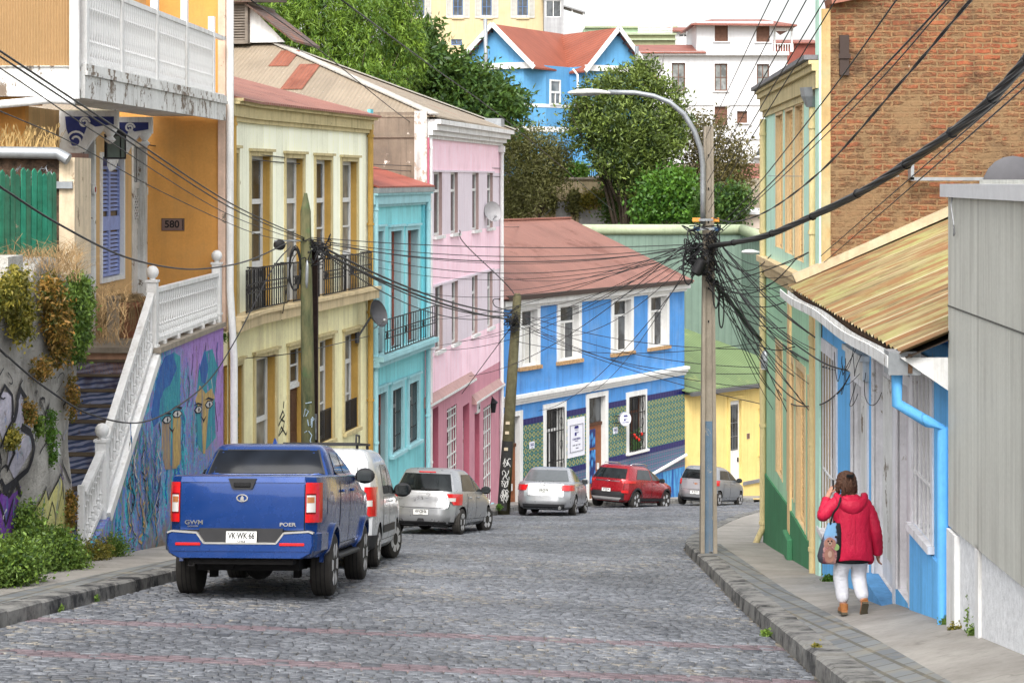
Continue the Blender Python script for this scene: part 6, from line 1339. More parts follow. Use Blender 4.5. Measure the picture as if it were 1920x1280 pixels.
mb = MB(); [mb.box(Fx.u(1196), Fx.u(1260), -.1, .0, z(47+i*3+1.6), z(47+i*3)) for i in range(6)]; [mb.box(Fx.u(p), Fx.u(p+1.5), -.05, .1, z(66), z(46)) for p in (1196, 1217, 1238, 1259)]; B_.p('louvred_railing', mb, M_white)
block('red_roof_house', 'small house with red roof and pink window left of the white building', 1262, 1310, 58, 92, 178, M_wh2, M_rr, 12, wins=((1272, 1292, 63, 70),)); block('far_red_house', 'small red roofed house beyond the terrace of the white building', 1448, 1530, 80, 130, 190, paint('red_boards', C(180, 96, 80, .5), .1, 1), M_rr, 10)
block('red_cottage', 'dark red cottage with white railing at the foot of the white building', 1392, 1458, 348, 420, 118, paint('dark_red_boards', C(150, 72, 66), .1, 1, .4, board=.3), M_rr, 42, wins=((1398, 1412, 366, 392),), cat='cottage')
B_, Fx, z = block('white_shed', 'low white roofed shed beside the green warehouse wall', 1388, 1470, 398, 428, 104, paint('pale_pink_wall', C(214, 196, 180), .08, 1), plain('white_sheet_roof', (.55, .55, .56, 1), .6), 6, cat='shed', wins=())
p = W(1418, 395, 117); mb = MB(); [mb.box(p.x-.7+i*.28, p.x-.64+i*.28, p.y-.03, p.y+.03, p.z, p.z+.95) for i in range(8)]; mb.box(p.x-.75, p.x+1.4, p.y-.04, p.y+.04, p.z+.92, p.z+1.0); mb.bar((p.x-.7, p.y-.02, p.z), (p.x+1.3, p.y-.02, p.z+.95), .06); solo('white_stair_rail', mb, M_white, 'white stair railing in front of the dark red cottage', 'railing')
block('green_shed_door', 'dark green shed with brown door below the dark red cottage', 1391, 1400, 365, 395, 116.5, plain('deep_green_paint', (.02, .07, .04, 1), .7), None, 0, 2, 'shed')
# ---------------------------------------------------------------- plants on and below the graffiti wall
def GP(px, py, off=.15): D = 29.4+Fm.u(px)*Fm.uy; return (XF(D)+off, D, -(py-HY)/FP*D)
def wallplant(name, label, cat, px, py, blobs, mat, **k):
    bb = []
    for (x, y, rx, rz, off) in blobs: q = GP(x, y, off); s = q[1]/FP; bb.append((q[0], q[1], q[2], rx*s*.4, max(rx*s*2.2, .12), rz*s))
    q = GP(px, py, .05); return plant(name, label, cat, q, bb, mat, None, 'stem', **k)
wallplant('trailing_plant', 'yellow green trailing plant at the left edge of the graffiti wall', 'plant', 15, 520, [(10, 545, 30, 35, .12), (20, 600, 24, 38, .12), (-10, 560, 20, 30, .12)], M_ice, nclump=210, per=26, ll=.07, lw=.028, spread=.055, droop=.5, seed=21)
wallplant('trailing_plant', 'orange tipped trailing plant in the middle of the graffiti wall top', 'plant', 80, 520, [(78, 550, 24, 32, .12), (88, 600, 26, 40, .14), (95, 650, 18, 35, .12), (70, 690, 14, 20, .08)], M_oran, nclump=240, per=26, ll=.07, lw=.028, spread=.055, droop=.5, seed=22)
wallplant('trailing_plant', 'dark green trailing plant at the corner of the graffiti wall', 'plant', 128, 520, [(128, 550, 24, 34, .14), (132, 610, 22, 38, .15), (130, 655, 14, 25, .1), (150, 570, 10, 25, .1)], M_hedge, nclump=240, per=26, ll=.07, lw=.03, spread=.055, droop=.5, seed=23)
for i, (px, py, rx, rz, m, lb) in enumerate(((45, 775, 12, 22, M_oran, 'small orange tipped tuft above the large lilac graffiti letters'), (88, 820, 9, 55, M_brt, 'narrow bright green tuft hanging in the middle of the graffiti wall'), (128, 745, 11, 45, M_oran, 'reddish green tuft hanging near the right end of the graffiti wall'), (62, 800, 8, 14, M_hedge, 'tiny green tuft beside the lilac graffiti letters'), (15, 820, 12, 16, M_ice, 'small yellowish tuft near the left edge of the graffiti wall'), (124, 955, 9, 34, M_oran, 'rusty green plant low at the right end of the graffiti wall'))):
    wallplant('wall_tuft', lb, 'plant', px, py, [(px, py, rx, rz, .06)], m, nclump=46, per=20, ll=.05, lw=.024, spread=.035, droop=.4, seed=30+i, group='plants rooted in the graffiti wall')
def groundplant(name, label, px, py, blobs, mat, n=140, seed=1, D=None, group=None, ll=.055, lw=.028, cat='bush', sp=.085):
    D = D or 24; p = W(px, py, D); bb = [BL(x, y, D+dd, rx, rz) for x, y, rx, rz, dd in blobs]
    return plant(name, label, cat, (p.x, p.y, p.z), bb, mat, .012, 'stem', group, nclump=n, per=26, ll=ll, lw=lw, spread=sp, up=.3, seed=seed)
groundplant('leafy_bush', 'leafy green bush at the left edge under the purple graffiti', 25, 1082, [(18, 1056, 36, 28, -1.2), (-20, 1058, 30, 30, -1.6), (48, 1058, 22, 26, -.6)], M_hedge, 620, 41, 22.6, 'bushes along the foot of the graffiti wall')
groundplant('leafy_bush', 'tall narrow green bush between the purple and yellow graffiti', 55, 1075, [(50, 1005, 12, 34, .2), (56, 1035, 18, 30, .1), (46, 965, 6, 18, .3)], M_hedge, 380, 42, 23.6, 'bushes along the foot of the graffiti wall')
groundplant('leafy_bush', 'wide green bush under the yellow graffiti', 105, 1072, [(85, 1050, 24, 24, 0), (115, 1044, 24, 26, .4), (105, 1022, 16, 20, .6), (135, 1052, 15, 18, .8)], M_hedge, 640, 43, 24.2, 'bushes along the foot of the graffiti wall')
groundplant('weed_clump', 'yellowish weed clump at the foot of the white stair balustrade', 172, 1058, [(170, 1042, 24, 16, 0), (185, 1035, 16, 14, .4)], M_ice, 130, 44, 27.0, None, .045, .022, 'weed')
groundplant('weed_clump', 'green weed clump at the foot of the mural beside the pavement', 212, 1048, [(212, 1030, 18, 18, 0)], M_hedge, 110, 45, 28.2, None, .045, .022, 'weed')
# dry grass over the wall top: too many stems to count
mb = MB(); rr = random.Random(12)
for k in range(1500):
    px = rr.uniform(-30, 240); t = rr.random(); py = rr.uniform(470, 530) if px < 150 else rr.uniform(545, 650); D = rr.uniform(24.6, 26.3) if px < 150 else rr.uniform(26.6, 29.5)
    b_ = W(px, py, D); b_.z = min(b_.z, -1.05) if px < 150 else b_.z; a = rr.uniform(0, 6.28); l = rr.uniform(.1, .42)*(1 if px < 200 else .8); ln = rr.uniform(.5, 1.8)
    q = [b_+Vector((math.cos(a)*ln*l*s_*s_, math.sin(a)*ln*l*s_*s_*.5, l*s_*(1.05-.45*s_*ln))) for s_ in (0, .5, 1)]; wv = Vector((.004, 0, 0))
    for u_, v_ in zip(q, q[1:]): mb.quad(u_-wv, u_+wv, v_+wv*.7, v_-wv*.7, 0)
M_dry = plain('dry_grass_stem', (.26, .17, .08, 1), .9, var=.5)
struct('dry_grass', mb, M_dry, kind='stuff', label='dry tangled straw coloured grass along the top of the graffiti wall', cat='grass')
mb = MB()
for k in range(170):
    px = rr.uniform(-20, 112); b_ = W(px, 283, 26.75+rr.uniform(-.1, .4)); l = rr.uniform(.1, .42); a = rr.uniform(-.5, .5); q = [b_+Vector((a*l*s_*s_, 0, l*s_*(1-.25*abs(a)*s_))) for s_ in (0, .5, 1)]; wv = Vector((.004, 0, 0))
    for u_, v_ in zip(q, q[1:]): mb.quad(u_-wv, u_+wv, v_+wv, v_-wv, 0)
    if k % 5 == 0: mb.ball(q[-1], .018, 5, 4, 0, (1, 1, 2.2))
struct('roof_grass', mb, plain('golden_grass', (.5, .34, .14, 1), .9, var=.3), kind='stuff', label='golden dry grass seeding on the roof edge above the green fence', cat='grass')
# weeds on the right pavement
def weed(label, px, py, D, blobs, mat=None, n=60, seed=1): groundplant('pavement_weed', label, px, py, blobs, mat or M_hedge, n, seed, D, 'weeds growing through the pavement', .035, .022, 'weed', .022)
weed('tall weed growing up the rough white wall base', 1826, 1195, 16.6, [(1826, 1150, 7, 40, 0), (1840, 1190, 18, 18, -.3), (1828, 1120, 6, 14, 0)], None, 110, 51)
weed('low yellow green weed left of the tall weed by the white wall', 1805, 1190, 17.0, [(1803, 1182, 16, 8, 0)], M_ice, 50, 52)
weed('small weed tuft at the foot of the blue drainpipe', 1776, 1172, 17.6, [(1776, 1168, 6, 6, 0)], None, 25, 53); weed('weed tuft beside the dark green base and blue boards', 1556, 1095, 26.6, [(1556, 1090, 11, 10, 0)], M_brt, 60, 54); weed('tiny weed growing on the right kerb face', 1437, 1190, 20.3, [(1437, 1190, 3, 5, 0)], None, 12, 55); weed('flat weed in the paver joint of the right pavement', 1532, 1218, 17.3, [(1532, 1217, 7, 2, 0)], M_ice, 12, 56)
weed('small weed at the left kerb near the front of the picture', 108, 1145, 20, [(108, 1142, 4, 5, 0)], None, 16, 57); weed('weed tuft at the left kerb beside the pickup wheel', 177, 1126, 21.4, [(177, 1123, 4, 4, 0)], None, 14, 58); weed('tiny weed in the left gutter', 83, 1151, 19.7, [(83, 1150, 4, 4, 0)], M_ice, 12, 59); weed('weed at the kerb under the blue pickup', 407, 1068, 28, [(407, 1066, 6, 6, 0)], M_brt, 25, 60)
weed('weed tuft at the foot of the leaning wooden pole', 940, 952, 57.0, [(936, 950, 5, 5, 0)], M_brt, 25, 61); weed('ivy tuft climbing beside the white pipe at the yellow building', 437, 800, 38, [(437, 800, 8, 40, 0), (440, 770, 6, 15, 0)], M_dkl, 90, 62); weed('green tuft growing on the terrace corner beside the white pipe', 418, 632, 37.2, [(418, 632, 6, 7, 0)], M_brt, 25, 63)
# ---------------------------------------------------------------- poles, lamps, dishes
M_pconc = paint('pole_concrete', C(150, 140, 124), .15, 2, .6, (.12, .1, .08, 1), .9, stain=.3); M_pblue = paint('blue_pole_paint', C(92, 118, 140), .15, 2, .6, C(140, 130, 115), .85, peel=.25, peelcol=(.25, .22, .18, 1))
PD = 33.8; pX = (1328-CX)/FP*PD; pz = zright(pX, PD)
CP = T('concrete_pole', 'concrete utility pole with blue painted recess standing on the right kerb', 'pole', (pX, PD, pz), 0)
zt = .94-pz
def taper(x0, x1, y0, y1, m, name):
    k = .56; CP.part(name, MB().loft([[(x0, y0, 0), (x1, y0, 0), (x1, y1, 0), (x0, y1, 0)], [(x0*k, y0*k, zt), (x1*k, y0*k, zt), (x1*k, y1*k, zt), (x0*k, y1*k, zt)]]), m)
taper(-.15, -.08, -.14, .14, M_pconc, 'flange'); taper(.08, .15, -.14, .14, M_pconc, 'flange'); taper(-.08, .08, -.05, .05, M_pconc, 'web')
CP.part('painted_recess', MB().loft([[(-.079, -.056, 0), (.079, -.056, 0), (.079, -.049, 0), (-.079, -.049, 0)], [(-.069, -.051, 2.4), (.069, -.051, 2.4), (.069, -.044, 2.4), (-.069, -.044, 2.4)]]), M_pblue)
mb = MB(); [mb.box(-.012, .012, -.0545+z*.001, -.03, z-.02, z+.02) for z in (4.2, 4.8, 5.4, 6.0, 6.6, 7.2)]; CP.part('bolt_holes', mb, M_dark)
la = [W(1318, y, PD-.12) for y in (420, 360, 310)]+[W(x, y, PD-.15) for x, y in ((1314, 280), (1302, 246), (1283, 215), (1256, 192), (1225, 180), (1190, 174), (1140, 173))]
SL = T('street_lamp', 'grey curved street lamp arm with flat white head on the concrete pole', 'street lamp', tuple(la[0]), 0, None, 'world')
SL.part('arm', MB().tube(la, [.05]*6+[.045]*4, 10), M_galv, None, True)
def lamphead(t, tip, root, w, m1, m2):
    d = (tip-root); L = d.length; d.normalize(); s = Vector((-d.y, d.x, 0)).normalized(); u = s.cross(d)*-1
    if u.z < 0: u = -u
    R_, lo = [], []
    prof = [(0, .25, .2), (.12, .6, .5), (.3, .9, .85), (.55, 1, 1), (.8, .8, .75), (.95, .45, .4), (1, .15, .12)]
    top = [[root+d*L*a+s*(w*b*math.cos(q))+u*(w*.55*c*max(0, math.sin(q))-w*.12*(1 if math.sin(q) < -.01 else 0)) for q in [math.pi*2*i/14 for i in range(14)]] for a, b, c in prof]
    t.part('lamp_head', MB().loft(top), m1, None, 50); lo = [[root+d*L*a+s*(w*.85*b*math.cos(q))+u*(-w*.1+w*.38*min(0, math.sin(q))*b) for q in [math.pi*2*i/14 for i in range(14)]] for a, b in ((.25, .5), (.4, .85), (.65, .9), (.85, .6), (.95, .2))]
    t.part('lens', MB().loft(lo), m2, None, True)
M_lh = plain('lamp_housing', (.5, .5, .47, 1), .5); M_lens = glass('lamp_lens', (.4, .41, .4, 1), .15)
lamphead(SL, W(1064, 174, PD-.15), W(1146, 174, PD-.15), .14, M_lh, M_lens)
S2 = T('street_lamp', 'small white street lamp head reaching out from the mint building', 'street lamp', tuple(W(1446, 474, 41)), 0, None, 'world'); S2.part('arm', MB().tube([W(1448, 474, 40.5), W(1418, 473, 40.5)], .03, 8), M_galv); lamphead(S2, W(1390, 472, 40.5), W(1424, 473, 40.5), .11, M_plastic, M_lens)
p = W(1436, 672, 37.5); WL = T('wall_lamp', 'grey conical floodlight hanging at the far corner of the mint building', 'lamp', tuple(p)); WL.part('housing', MB().lathe([(.08, -.2), (.1, -.19), (.11, .06), (.05, .16)], 12), M_galv, None, 40); WL.part('lens', MB().lathe([(.1, -.215), (.085, -.2)], 12), M_lens)
# wooden poles
g = Gr('mossy_wood'); cc = g.mix(g.ramp(g.noise(1, 6, .7, g.map((4, 4, 1.0))), .38, .62), (.045, .06, .03, 1), (.16, .15, .075, 1)); cc = g.mix(g.ramp(g.noise(5, 5), .55, .7, 0, .7), cc, (.07, .12, .05, 1)); M_moss_w = g.out(cc, .95, g.bump(g.noise(1, 6, .7, g.map((14, 14, 1.2))), .9, .03))
D_ = 35.3; x_ = (580-CX)/FP*D_; z_ = zleft(x_, D_)
WP = T('wooden_pole', 'mossy green wooden utility pole with pointed top in front of the yellow building', 'pole', (x_, D_, z_)); xt = (573-CX)/FP*D_-x_; h = -(362-HY)/FP*D_-z_
WP.part('shaft', MB().tube([(0, 0, -.2), (xt*.5, 0, h*.5), (xt, 0, h-.35), (xt, 0, h)], [.145, .125, .1, .03], 14), M_moss_w, None, True)
mb = MB()
for pts in ([(-.09, 2.35), (-.06, 2.5), (.0, 2.45), (-.05, 2.36)], [(-.02, 2.3), (.0, 2.18), (.05, 2.2), (.05, 2.32)], [(.06, 2.15), (.07, 2.35), (.1, 2.3), (.06, 2.26)], [(.0, 2.08), (.06, 2.0), (.03, 1.9), (.07, 1.75)], [(-.08, 2.05), (-.03, 2.08)], [(-.06, 2.6), (.06, 2.62)]):
    mb.tube([(x, -math.sqrt(max(.0004, .14**2-x*x))+.002, z) for x, z in pts], .01, 4)
WP.part('graffiti_tag', mb, plain('pale_blue_spray', (.3, .38, .45, 1), .8))
x2 = (590-CX)/FP*35.9; z2 = zleft(x2, 35.9); h2 = -(472-HY)/FP*35.9-z2; SPo = T('steel_post', 'dark brown steel channel post beside the mossy wooden pole', 'post', (x2, 35.9, z2)); M_ru = paint('rusty_steel', (.035, .02, .016, 1), .4, 4, .5, rough=.7)
SPo.part('channel', MB().box(-.065, -.05, -.07, .07, 0, h2).box(.05, .065, -.07, .07, 0, h2).box(-.05, .05, .03, .045, 0, h2), M_ru); SPo.part('cap', MB().box(-.075, .075, -.08, .08, h2, h2+.03).lathe([(.04, 0), (.06, .03), (.005, .12)], 5, (0, 0, h2+.03)), M_iron); SPo.part('sticker', MB().box(-.045, .045, .022, .029, 1.9, 2.4), paint('torn_poster', (.35, .38, .42, 1), .3, 8, .5))
D_ = 57.6; x_ = (944-CX)/FP*D_; z_ = zleft(x_, D_); xt = (970-CX)/FP*D_-x_; h = -(550-HY)/FP*D_-z_
W2_ = T('wooden_pole', 'leaning wooden utility pole with white tags at the left corner of the blue house', 'pole', (x_, D_, z_)); M_w2 = paint('old_pole_wood', (.11, .1, .055, 1), .3, 4, .5, rough=.95, grain=.6); W2_.part('shaft', MB().tube([(0, 0, -.2), (xt*.5, 0, h*.5), (xt, 0, h-.1), (xt, 0, h)], [.19, .17, .13, .08], 12), M_w2, None, True)
W2_.part('painted_band', MB().tube([(0, 0, 0), (xt*.22, 0, h*.22), (xt*.32, 0, h*.32)], [.193, .186, .18], 12, 0, False), paint('black_band', (.03, .03, .03, 1), .3, 4), None, True)
mb = MB(); rr = random.Random(8)
for k in range(11):
    zz = rr.uniform(.25, 1.5); cx = xt*zz/h; mb.tube([(cx+(t-.5)*.2+.03*math.sin(t*14+k), -math.sqrt(max(.001, .195**2-((t-.5)*.2)**2))-.001, zz+.11*math.sin(t*9+k*2)) for t in [i/9 for i in range(10)]], .011, 4)
W2_.part('graffiti_tag', mb, plain('white_spray', (.6, .6, .58, 1), .8)); mb = MB(); [mb.box(xt*z/h-.1, xt*z/h+.02, -.2, -.17, z, z+.09) for z in (1.85, 2.35, 2.65)]; W2_.part('stickers', mb, plain('faded_sticker', (.5, .42, .3, 1), .8))
# satellite dishes
def dish(label, p, r, yaw, tilt, m, arm):
    t = T('satellite_dish', label, 'satellite dish', tuple(p), yaw); c, s = math.cos(tilt), math.sin(tilt)
    mb = MB().lathe([(.01, .0), (r*.5, -.04), (r*.9, -.14), (r, -.19), (r, -.175), (r*.5, -.02), (.01, .02)], 22, (0, 0, 0), 'y'); mb.v = [(x, y*c-z*s, y*s+z*c) for x, y, z in mb.v]; t.part('reflector', mb, m, None, 40)
    t.part('feed_arm', MB().tube([(0, -.02, -r*.95), (0, -r*.9, -r*.35)], .014, 6).ball((0, -r*.92, -r*.33), .05, 8, 5), M_steel); t.part('mount', MB().tube([(0, .03, 0), (0, .12, -.1), arm], .028, 8).box(arm[0]-.06, arm[0]+.06, arm[1]-.02, arm[1]+.04, arm[2]-.14, arm[2]+.14), m)
dish('dark grey satellite dish on the corner of the yellow building', W(700, 591, 47.6), .36, R(62), R(-18), plain('dish_grey', (.06, .06, .065, 1), .5), (-.35, .25, -.55)); dish('light grey satellite dish high on the pink building wall', W(919, 399, 64.6), .36, R(35), R(-14), plain('dish_light', (.4, .39, .4, 1), .5), (-.35, .45, -.45))
for px, py, D, lb in ((1068, 695, 74.0, 'small white security camera under the second upper window of the blue house'), (1080, 778, 74.6, 'small floodlight over the white sign board on the blue house')): q = W(px, py, D); t = T('security_camera' if py < 700 else 'floodlight', lb, 'camera' if py < 700 else 'lamp', tuple(q), F4.rz); t.part('housing', MB().lathe([(.05, -.22), (.07, -.2), (.07, .02), (.02, .08)], 10, (0, 0, 0), 'y'), M_plastic, None, 40); t.part('bracket', MB().box(-.03, .03, .05, .22, -.1, .0), M_steel)
q = W(924, 757, 65.8); t = T('wall_lantern', 'black iron wall lantern by the last ground floor window of the pink building', 'lantern', tuple(q), F3.rz); t.part('lantern_frame', MB().lathe([(.02, .22), (.2, .05), (.2, .03)], 6).lathe([(.1, -.3), (.15, .03)], 6).tube([(0, 0, .22), (0, .1, .34), (0, .4, .3)], .018, 5), M_iron); t.part('lantern_glass', MB().lathe([(.085, -.28), (.135, .02)], 6), M_lens)
q = W(893, 763, 63.2); t = T('meter_box', 'small white meter box beside the ledges of the pink building', 'meter box', tuple(q), F3.rz); t.part('box', MB().rbox(-.25, .25, -.1, .12, -.2, .2, .03), M_plastic); t.part('window', MB().box(-.08, .12, -.11, -.098, -.06, .1), M_glassd)

# ---------------------------------------------------------------- cables
def ext(P):      # cables that leave the picture run on over the street behind the photographer
    if P[-1].y < 18.4: d = P[-1]-P[-2]; P = P+[P[-1]+d*((P[-1].y+6)/max(.5, -d.y))]
    return P
def spline(P, n=8):
    P = [Vector(p) for p in P]
    if len(P) == 2: return [P[0].lerp(P[1], i/n) for i in range(n+1)]
    Q = [2*P[0]-P[1]]+P+[2*P[-1]-P[-2]]; out = []
    for i in range(1, len(Q)-2):
        a, b, c, d = Q[i-1:i+3]
        for k in range(n): t = k/n; out.append(.5*((2*b)+(c-a)*t+(2*a-5*b+4*c-d)*t*t+(3*b-a-3*c+d)*t**3))
    return out+[P[-1]]
def cable(pts, r, label, group=None, sag=0.0, name='cable', mat=None, n=8):
    P = ext([W(*p) for p in pts])
    if len(P) == 2 and sag: P = [P[0].lerp(P[1], t)-Vector((0, 0, sag*4*t*(1-t))) for t in [i/6 for i in range(7)]]; n = 4
    return solo(name, MB().tube(spline(P, n), r, 6), mat or M_rubber, label, 'cable', tuple(P[0]), group, True)
N = (1316, 458, 33.6)
# fat twisted bundle towards the camera
path = spline(ext([W(1332, 463, 33.5), W(1440, 440, 29), W(1560, 388, 24), W(1700, 308, 19.5), W(1830, 212, 16.5), W(1940, 98, 14.5), W(2150, -150, 12)]), 14); mb = MB()
for k in range(6): mb.tube([p+Vector((math.cos(i*.23+k*1.05), 0, math.sin(i*.23+k*1.05)))*(.028+.008*math.sin(i*.5+k)) for i, p in enumerate(path)], .016+.003*(k % 3), 6)
for i in range(6, len(path)-20, 9): mb.lathe([(.058, -.015), (.058, .015)], 8, tuple(path[i]), 'y')
solo('cable_bundle', mb, M_rubber, 'fat twisted bundle of black cables sweeping from the concrete pole to the upper right', 'cable bundle', tuple(path[0]), None, True)
path = spline([W(1330, 520, 33.5), W(1365, 560, 35), W(1410, 620, 37), W(1442, 652, 38.5)], 12); mb = MB()
for k in range(4): mb.tube([p+Vector((math.cos(i*.3+k*1.6), 0, math.sin(i*.3+k*1.6)))*.028 for i, p in enumerate(path)], .018, 6)
solo('cable_bundle', mb, M_rubber, 'thick bundle of black cables running from the concrete pole down to the mint building', 'cable bundle', tuple(path[0]), None, True)
gu = 'thin wires rising from the concrete pole to the upper right'
for i, (x0, y0, xm, ym, x1, y1, r) in enumerate(((1322, 262, 1400, 94, 1445, 0, .0055), (1324, 302, 1400, 154, 1479, 0, .0055), (1326, 342, 1400, 204, 1512, 0, .006), (1328, 376, 1400, 247, 1546, 0, .006), (1328, 398, 1400, 274, 1567, 0, .006))):
    xe, ye = x1+(x1-xm)*.5, y1+(y1-ym)*.5; cable([(x0, y0, 33.7), (xm, ym, 22), (x1, y1, 15), (xe, ye, 12.4)], r, 'thin black wire rising steeply from the concrete pole to the top edge of the photo', gu)
cable([(1326, 445, 33.6), (1400, 371, 26), (1540, 195, 17), (1681, 0, 12), (1760, -110, 10)], .0065, 'black cable rising across the mint building cornice, left of the doubled cable'); cable([(1326, 452, 33.6), (1400, 388, 26), (1600, 185, 15), (1775, 0, 11), (1850, -85, 9.6)], .0075, 'black doubled cable crossing the brick gable, upper strand'); cable([(1328, 456, 33.6), (1400, 394, 26), (1602, 200, 15), (1773, 10, 11), (1852, -75, 9.6)], .005, 'black doubled cable crossing the brick gable, lower strand')
path = spline(ext([W(1338, 408, 33.6), W(1376, 416, 30), W(1440, 395, 26), W(1540, 320, 19.5), W(1680, 165, 14), W(1820, 0, 11), W(1910, -110, 9.6)]), 12); mb = MB(); [mb.tube([p+Vector((math.cos(i*.9+k*3.14), 0, math.sin(i*.9+k*3.14)))*.006 for i, p in enumerate(path)], .007, 5) for k in (0, 1)]; solo('cable', mb, M_rubber, 'twisted pair cable crossing the brick gable below the doubled cable', 'cable', tuple(path[0]), None, True)
cable([(1539, 480, 27.5), (1700, 340, 18.5), (1920, 150, 12), (2040, 40, 10)], .006, 'thin cable low across the brick gable, upper of a parallel pair'); cable([(1545, 492, 27.5), (1700, 358, 18.5), (1920, 165, 12), (2040, 60, 10)], .006, 'thin cable low across the brick gable, lower of a parallel pair'); cable([(1440, 330, 33), (1660, 332, 28.0), (1680, 326, 28.0)], .006, 'thin grey wire running level to the steel bracket on the brick gable', mat=M_steel)
# left pole, cables to the upper left and across the terrace
cable([(572, 447, 35.3), (430, 380, 29), (200, 228, 20.5), (0, 96, 15.5), (-160, -10, 13)], .010, 'black cable from the mossy pole to the upper left, topmost of three'); cable([(572, 450, 35.3), (430, 388, 29), (200, 238, 20.5), (0, 106, 15.5), (-160, 0, 13)], .009, 'black cable from the mossy pole to the upper left, middle of three'); cable([(570, 455, 35.3), (420, 398, 29), (200, 262, 20.5), (0, 128, 15.5), (-160, 30, 13)], .006, 'black cable from the mossy pole to the upper left, lowest of three')
cable([(560, 455, 35.3), (470, 435, 31), (300, 358, 25.5), (140, 270, 21.5), (0, 208, 18.5), (-120, 150, 16.5)], .006, 'thin wire passing the 580 plate up towards the left edge'); cable([(540, 455, 35), (470, 487, 31), (400, 502, 28), (330, 503, 25.5), (230, 480, 22.5), (110, 420, 19.5), (0, 350, 17.5), (-120, 270, 15.5)], .012, 'thick grey cable sagging across the blue shutter and the ochre porch'); cable([(545, 462, 35), (510, 505, 33), (440, 640, 30), (380, 725, 28), (280, 788, 25), (180, 780, 22), (90, 730, 20), (0, 655, 18), (-120, 540, 16)], .011, 'thick grey cable sagging deeply across the white stair balustrade')
cable([(262, 268, 37.2), (480, 290, 40), (690, 308, 50), (945, 316, 68)], .012, 'thin cable running level under the cornices, upper of two'); cable([(278, 272, 37.2), (480, 300, 40), (690, 316, 50), (945, 332, 68)], .011, 'thin cable running level under the cornices, lower of two'); cable([(470, 0, 30), (600, 95, 40), (800, 250, 58), (960, 330, 75), (1300, 470, 33.9)][:4], .011, 'thin wire crossing the light green tree above the tan roof'); cable([(640, 0, 30), (800, 118, 45), (960, 235, 62), (1150, 395, 90)], .014, 'thin wire crossing the dark tree towards the loquat tree')
# main street spans between the mossy pole, leaning pole and concrete pole
sp = 'level cables spanning from the mossy pole to the concrete pole'
for i, (y0, y1, s, r) in enumerate(((445, 458, .12, .009), (449, 462, .25, .008), (452, 464, .32, .011), (455, 468, .5, .008), (447, 460, .4, .006))): cable([(582, y0, 35.2), (1306, y1, 33.7)], r, 'level cable strung from the mossy pole to the concrete pole', sp, s)
sq = 'cables running from the mossy pole to the leaning pole'
for i, (y0, y1, s, r) in enumerate(((452, 588, .3, .022), (456, 592, .42, .016), (462, 600, .25, .024), (458, 585, .7, .012))): cable([(584, y0, 35.4), (966, y1, 57.4)], r, 'cable slanting down from the mossy pole to the leaning pole', sq, s)
fan = 'wires fanning from the concrete pole to the left'; rr = random.Random(21)
for i, (px, py, D, s) in enumerate(((968, 582, 57.5, .2), (970, 590, 57.5, .5), (966, 600, 57.5, .9), (940, 520, 66, .3), (938, 545, 66, .2), (820, 648, 56, .3), (800, 655, 54, .6), (852, 640, 58.5, .4), (880, 705, 61, .5), (1010, 770, 69.8, .6), (700, 500, 49, .4), (690, 520, 48.6, .7), (800, 600, 55, .3), (1100, 738, 75, .5), (1150, 560, 76.5, .2))): cable([(px, py, D), (1300+rr.uniform(-8, 10), 455+rr.uniform(-8, 40), 33.7)], .007 if D < 60 else .0085, 'thin black wire fanning left from the tangle on the concrete pole', fan, s)
ll = 'wires crossing the front of the blue house'
for i, (y0, x1, y1, D1, s) in enumerate(((585, 1442, 655, 38, .3), (592, 1442, 690, 38, .35), (600, 1440, 700, 38, .5), (596, 1444, 730, 38, .4), (640, 1440, 640, 38, .3), (610, 1440, 760, 38, .2))): cable([(968, y0, 57.4), (x1, y1, D1)], .009, 'thin wire crossing the blue house front from the leaning pole to the mint building', ll, s)
f2_ = 'wires fanning from the concrete pole down to the right'
for i in range(34):
    x1, y1 = rr.uniform(1436, 1540), rr.uniform(470, 790); D1 = 38 if x1 < 1442 else 3.255/((x1-CX)/FP-.05)-.15
    cable([(1326+rr.uniform(-4, 12), 430+rr.uniform(0, 110), 33.65), (x1, y1, D1)], .006+.002*(i % 3), 'thin black wire fanning down to the right from the tangle on the concrete pole', f2_, rr.uniform(.05, .5))
cable([(1442, 700, 37.8), (1475, 752, 33.5), (1530, 760, 28.5), (1572, 735, 26), (1600, 692, 24.5)], .011, 'loop of black wire sagging from the mint building to the blue house doors'); cable([(1440, 625, 37.5), (1500, 668, 31), (1560, 692, 27), (1598, 690, 24.6)], .014, 'black service cable reaching the first door of the low blue house'); cable([(1345, 500, 33.6), (1420, 585, 30), (1530, 672, 27), (1608, 700, 24)], .011, 'long thin wire from the concrete pole to the low blue house doors')
cable([(1034, 392, 95), (905, 415, 66)], .012, 'thin wire near the light grey satellite dish', None, .5); cable([(862, 432, 59), (872, 458, 60), (960, 545, 62), (968, 585, 57.4)], .016, 'black cable dropping from the pink building to the leaning pole'); cable([(866, 738, 60), (968, 600, 57.4)], .012, 'black wire rising from the pink ledge to the leaning pole'); cable([(938, 560, 57.3), (925, 562, 57.3), (930, 575, 57.3), (962, 583, 57.3)], .016, 'small loop of cable on the leaning pole'); cable([(528, 600, 41.5), (545, 500, 37), (560, 470, 35.3)], .01, 'thin wire dropping from the mossy pole to a yellow lintel', None); cable([(455, 672, 39.2), (560, 660, 36), (700, 628, 49), (820, 600, 56)], .01, 'thin wire running along the yellow lintels to the pink building')
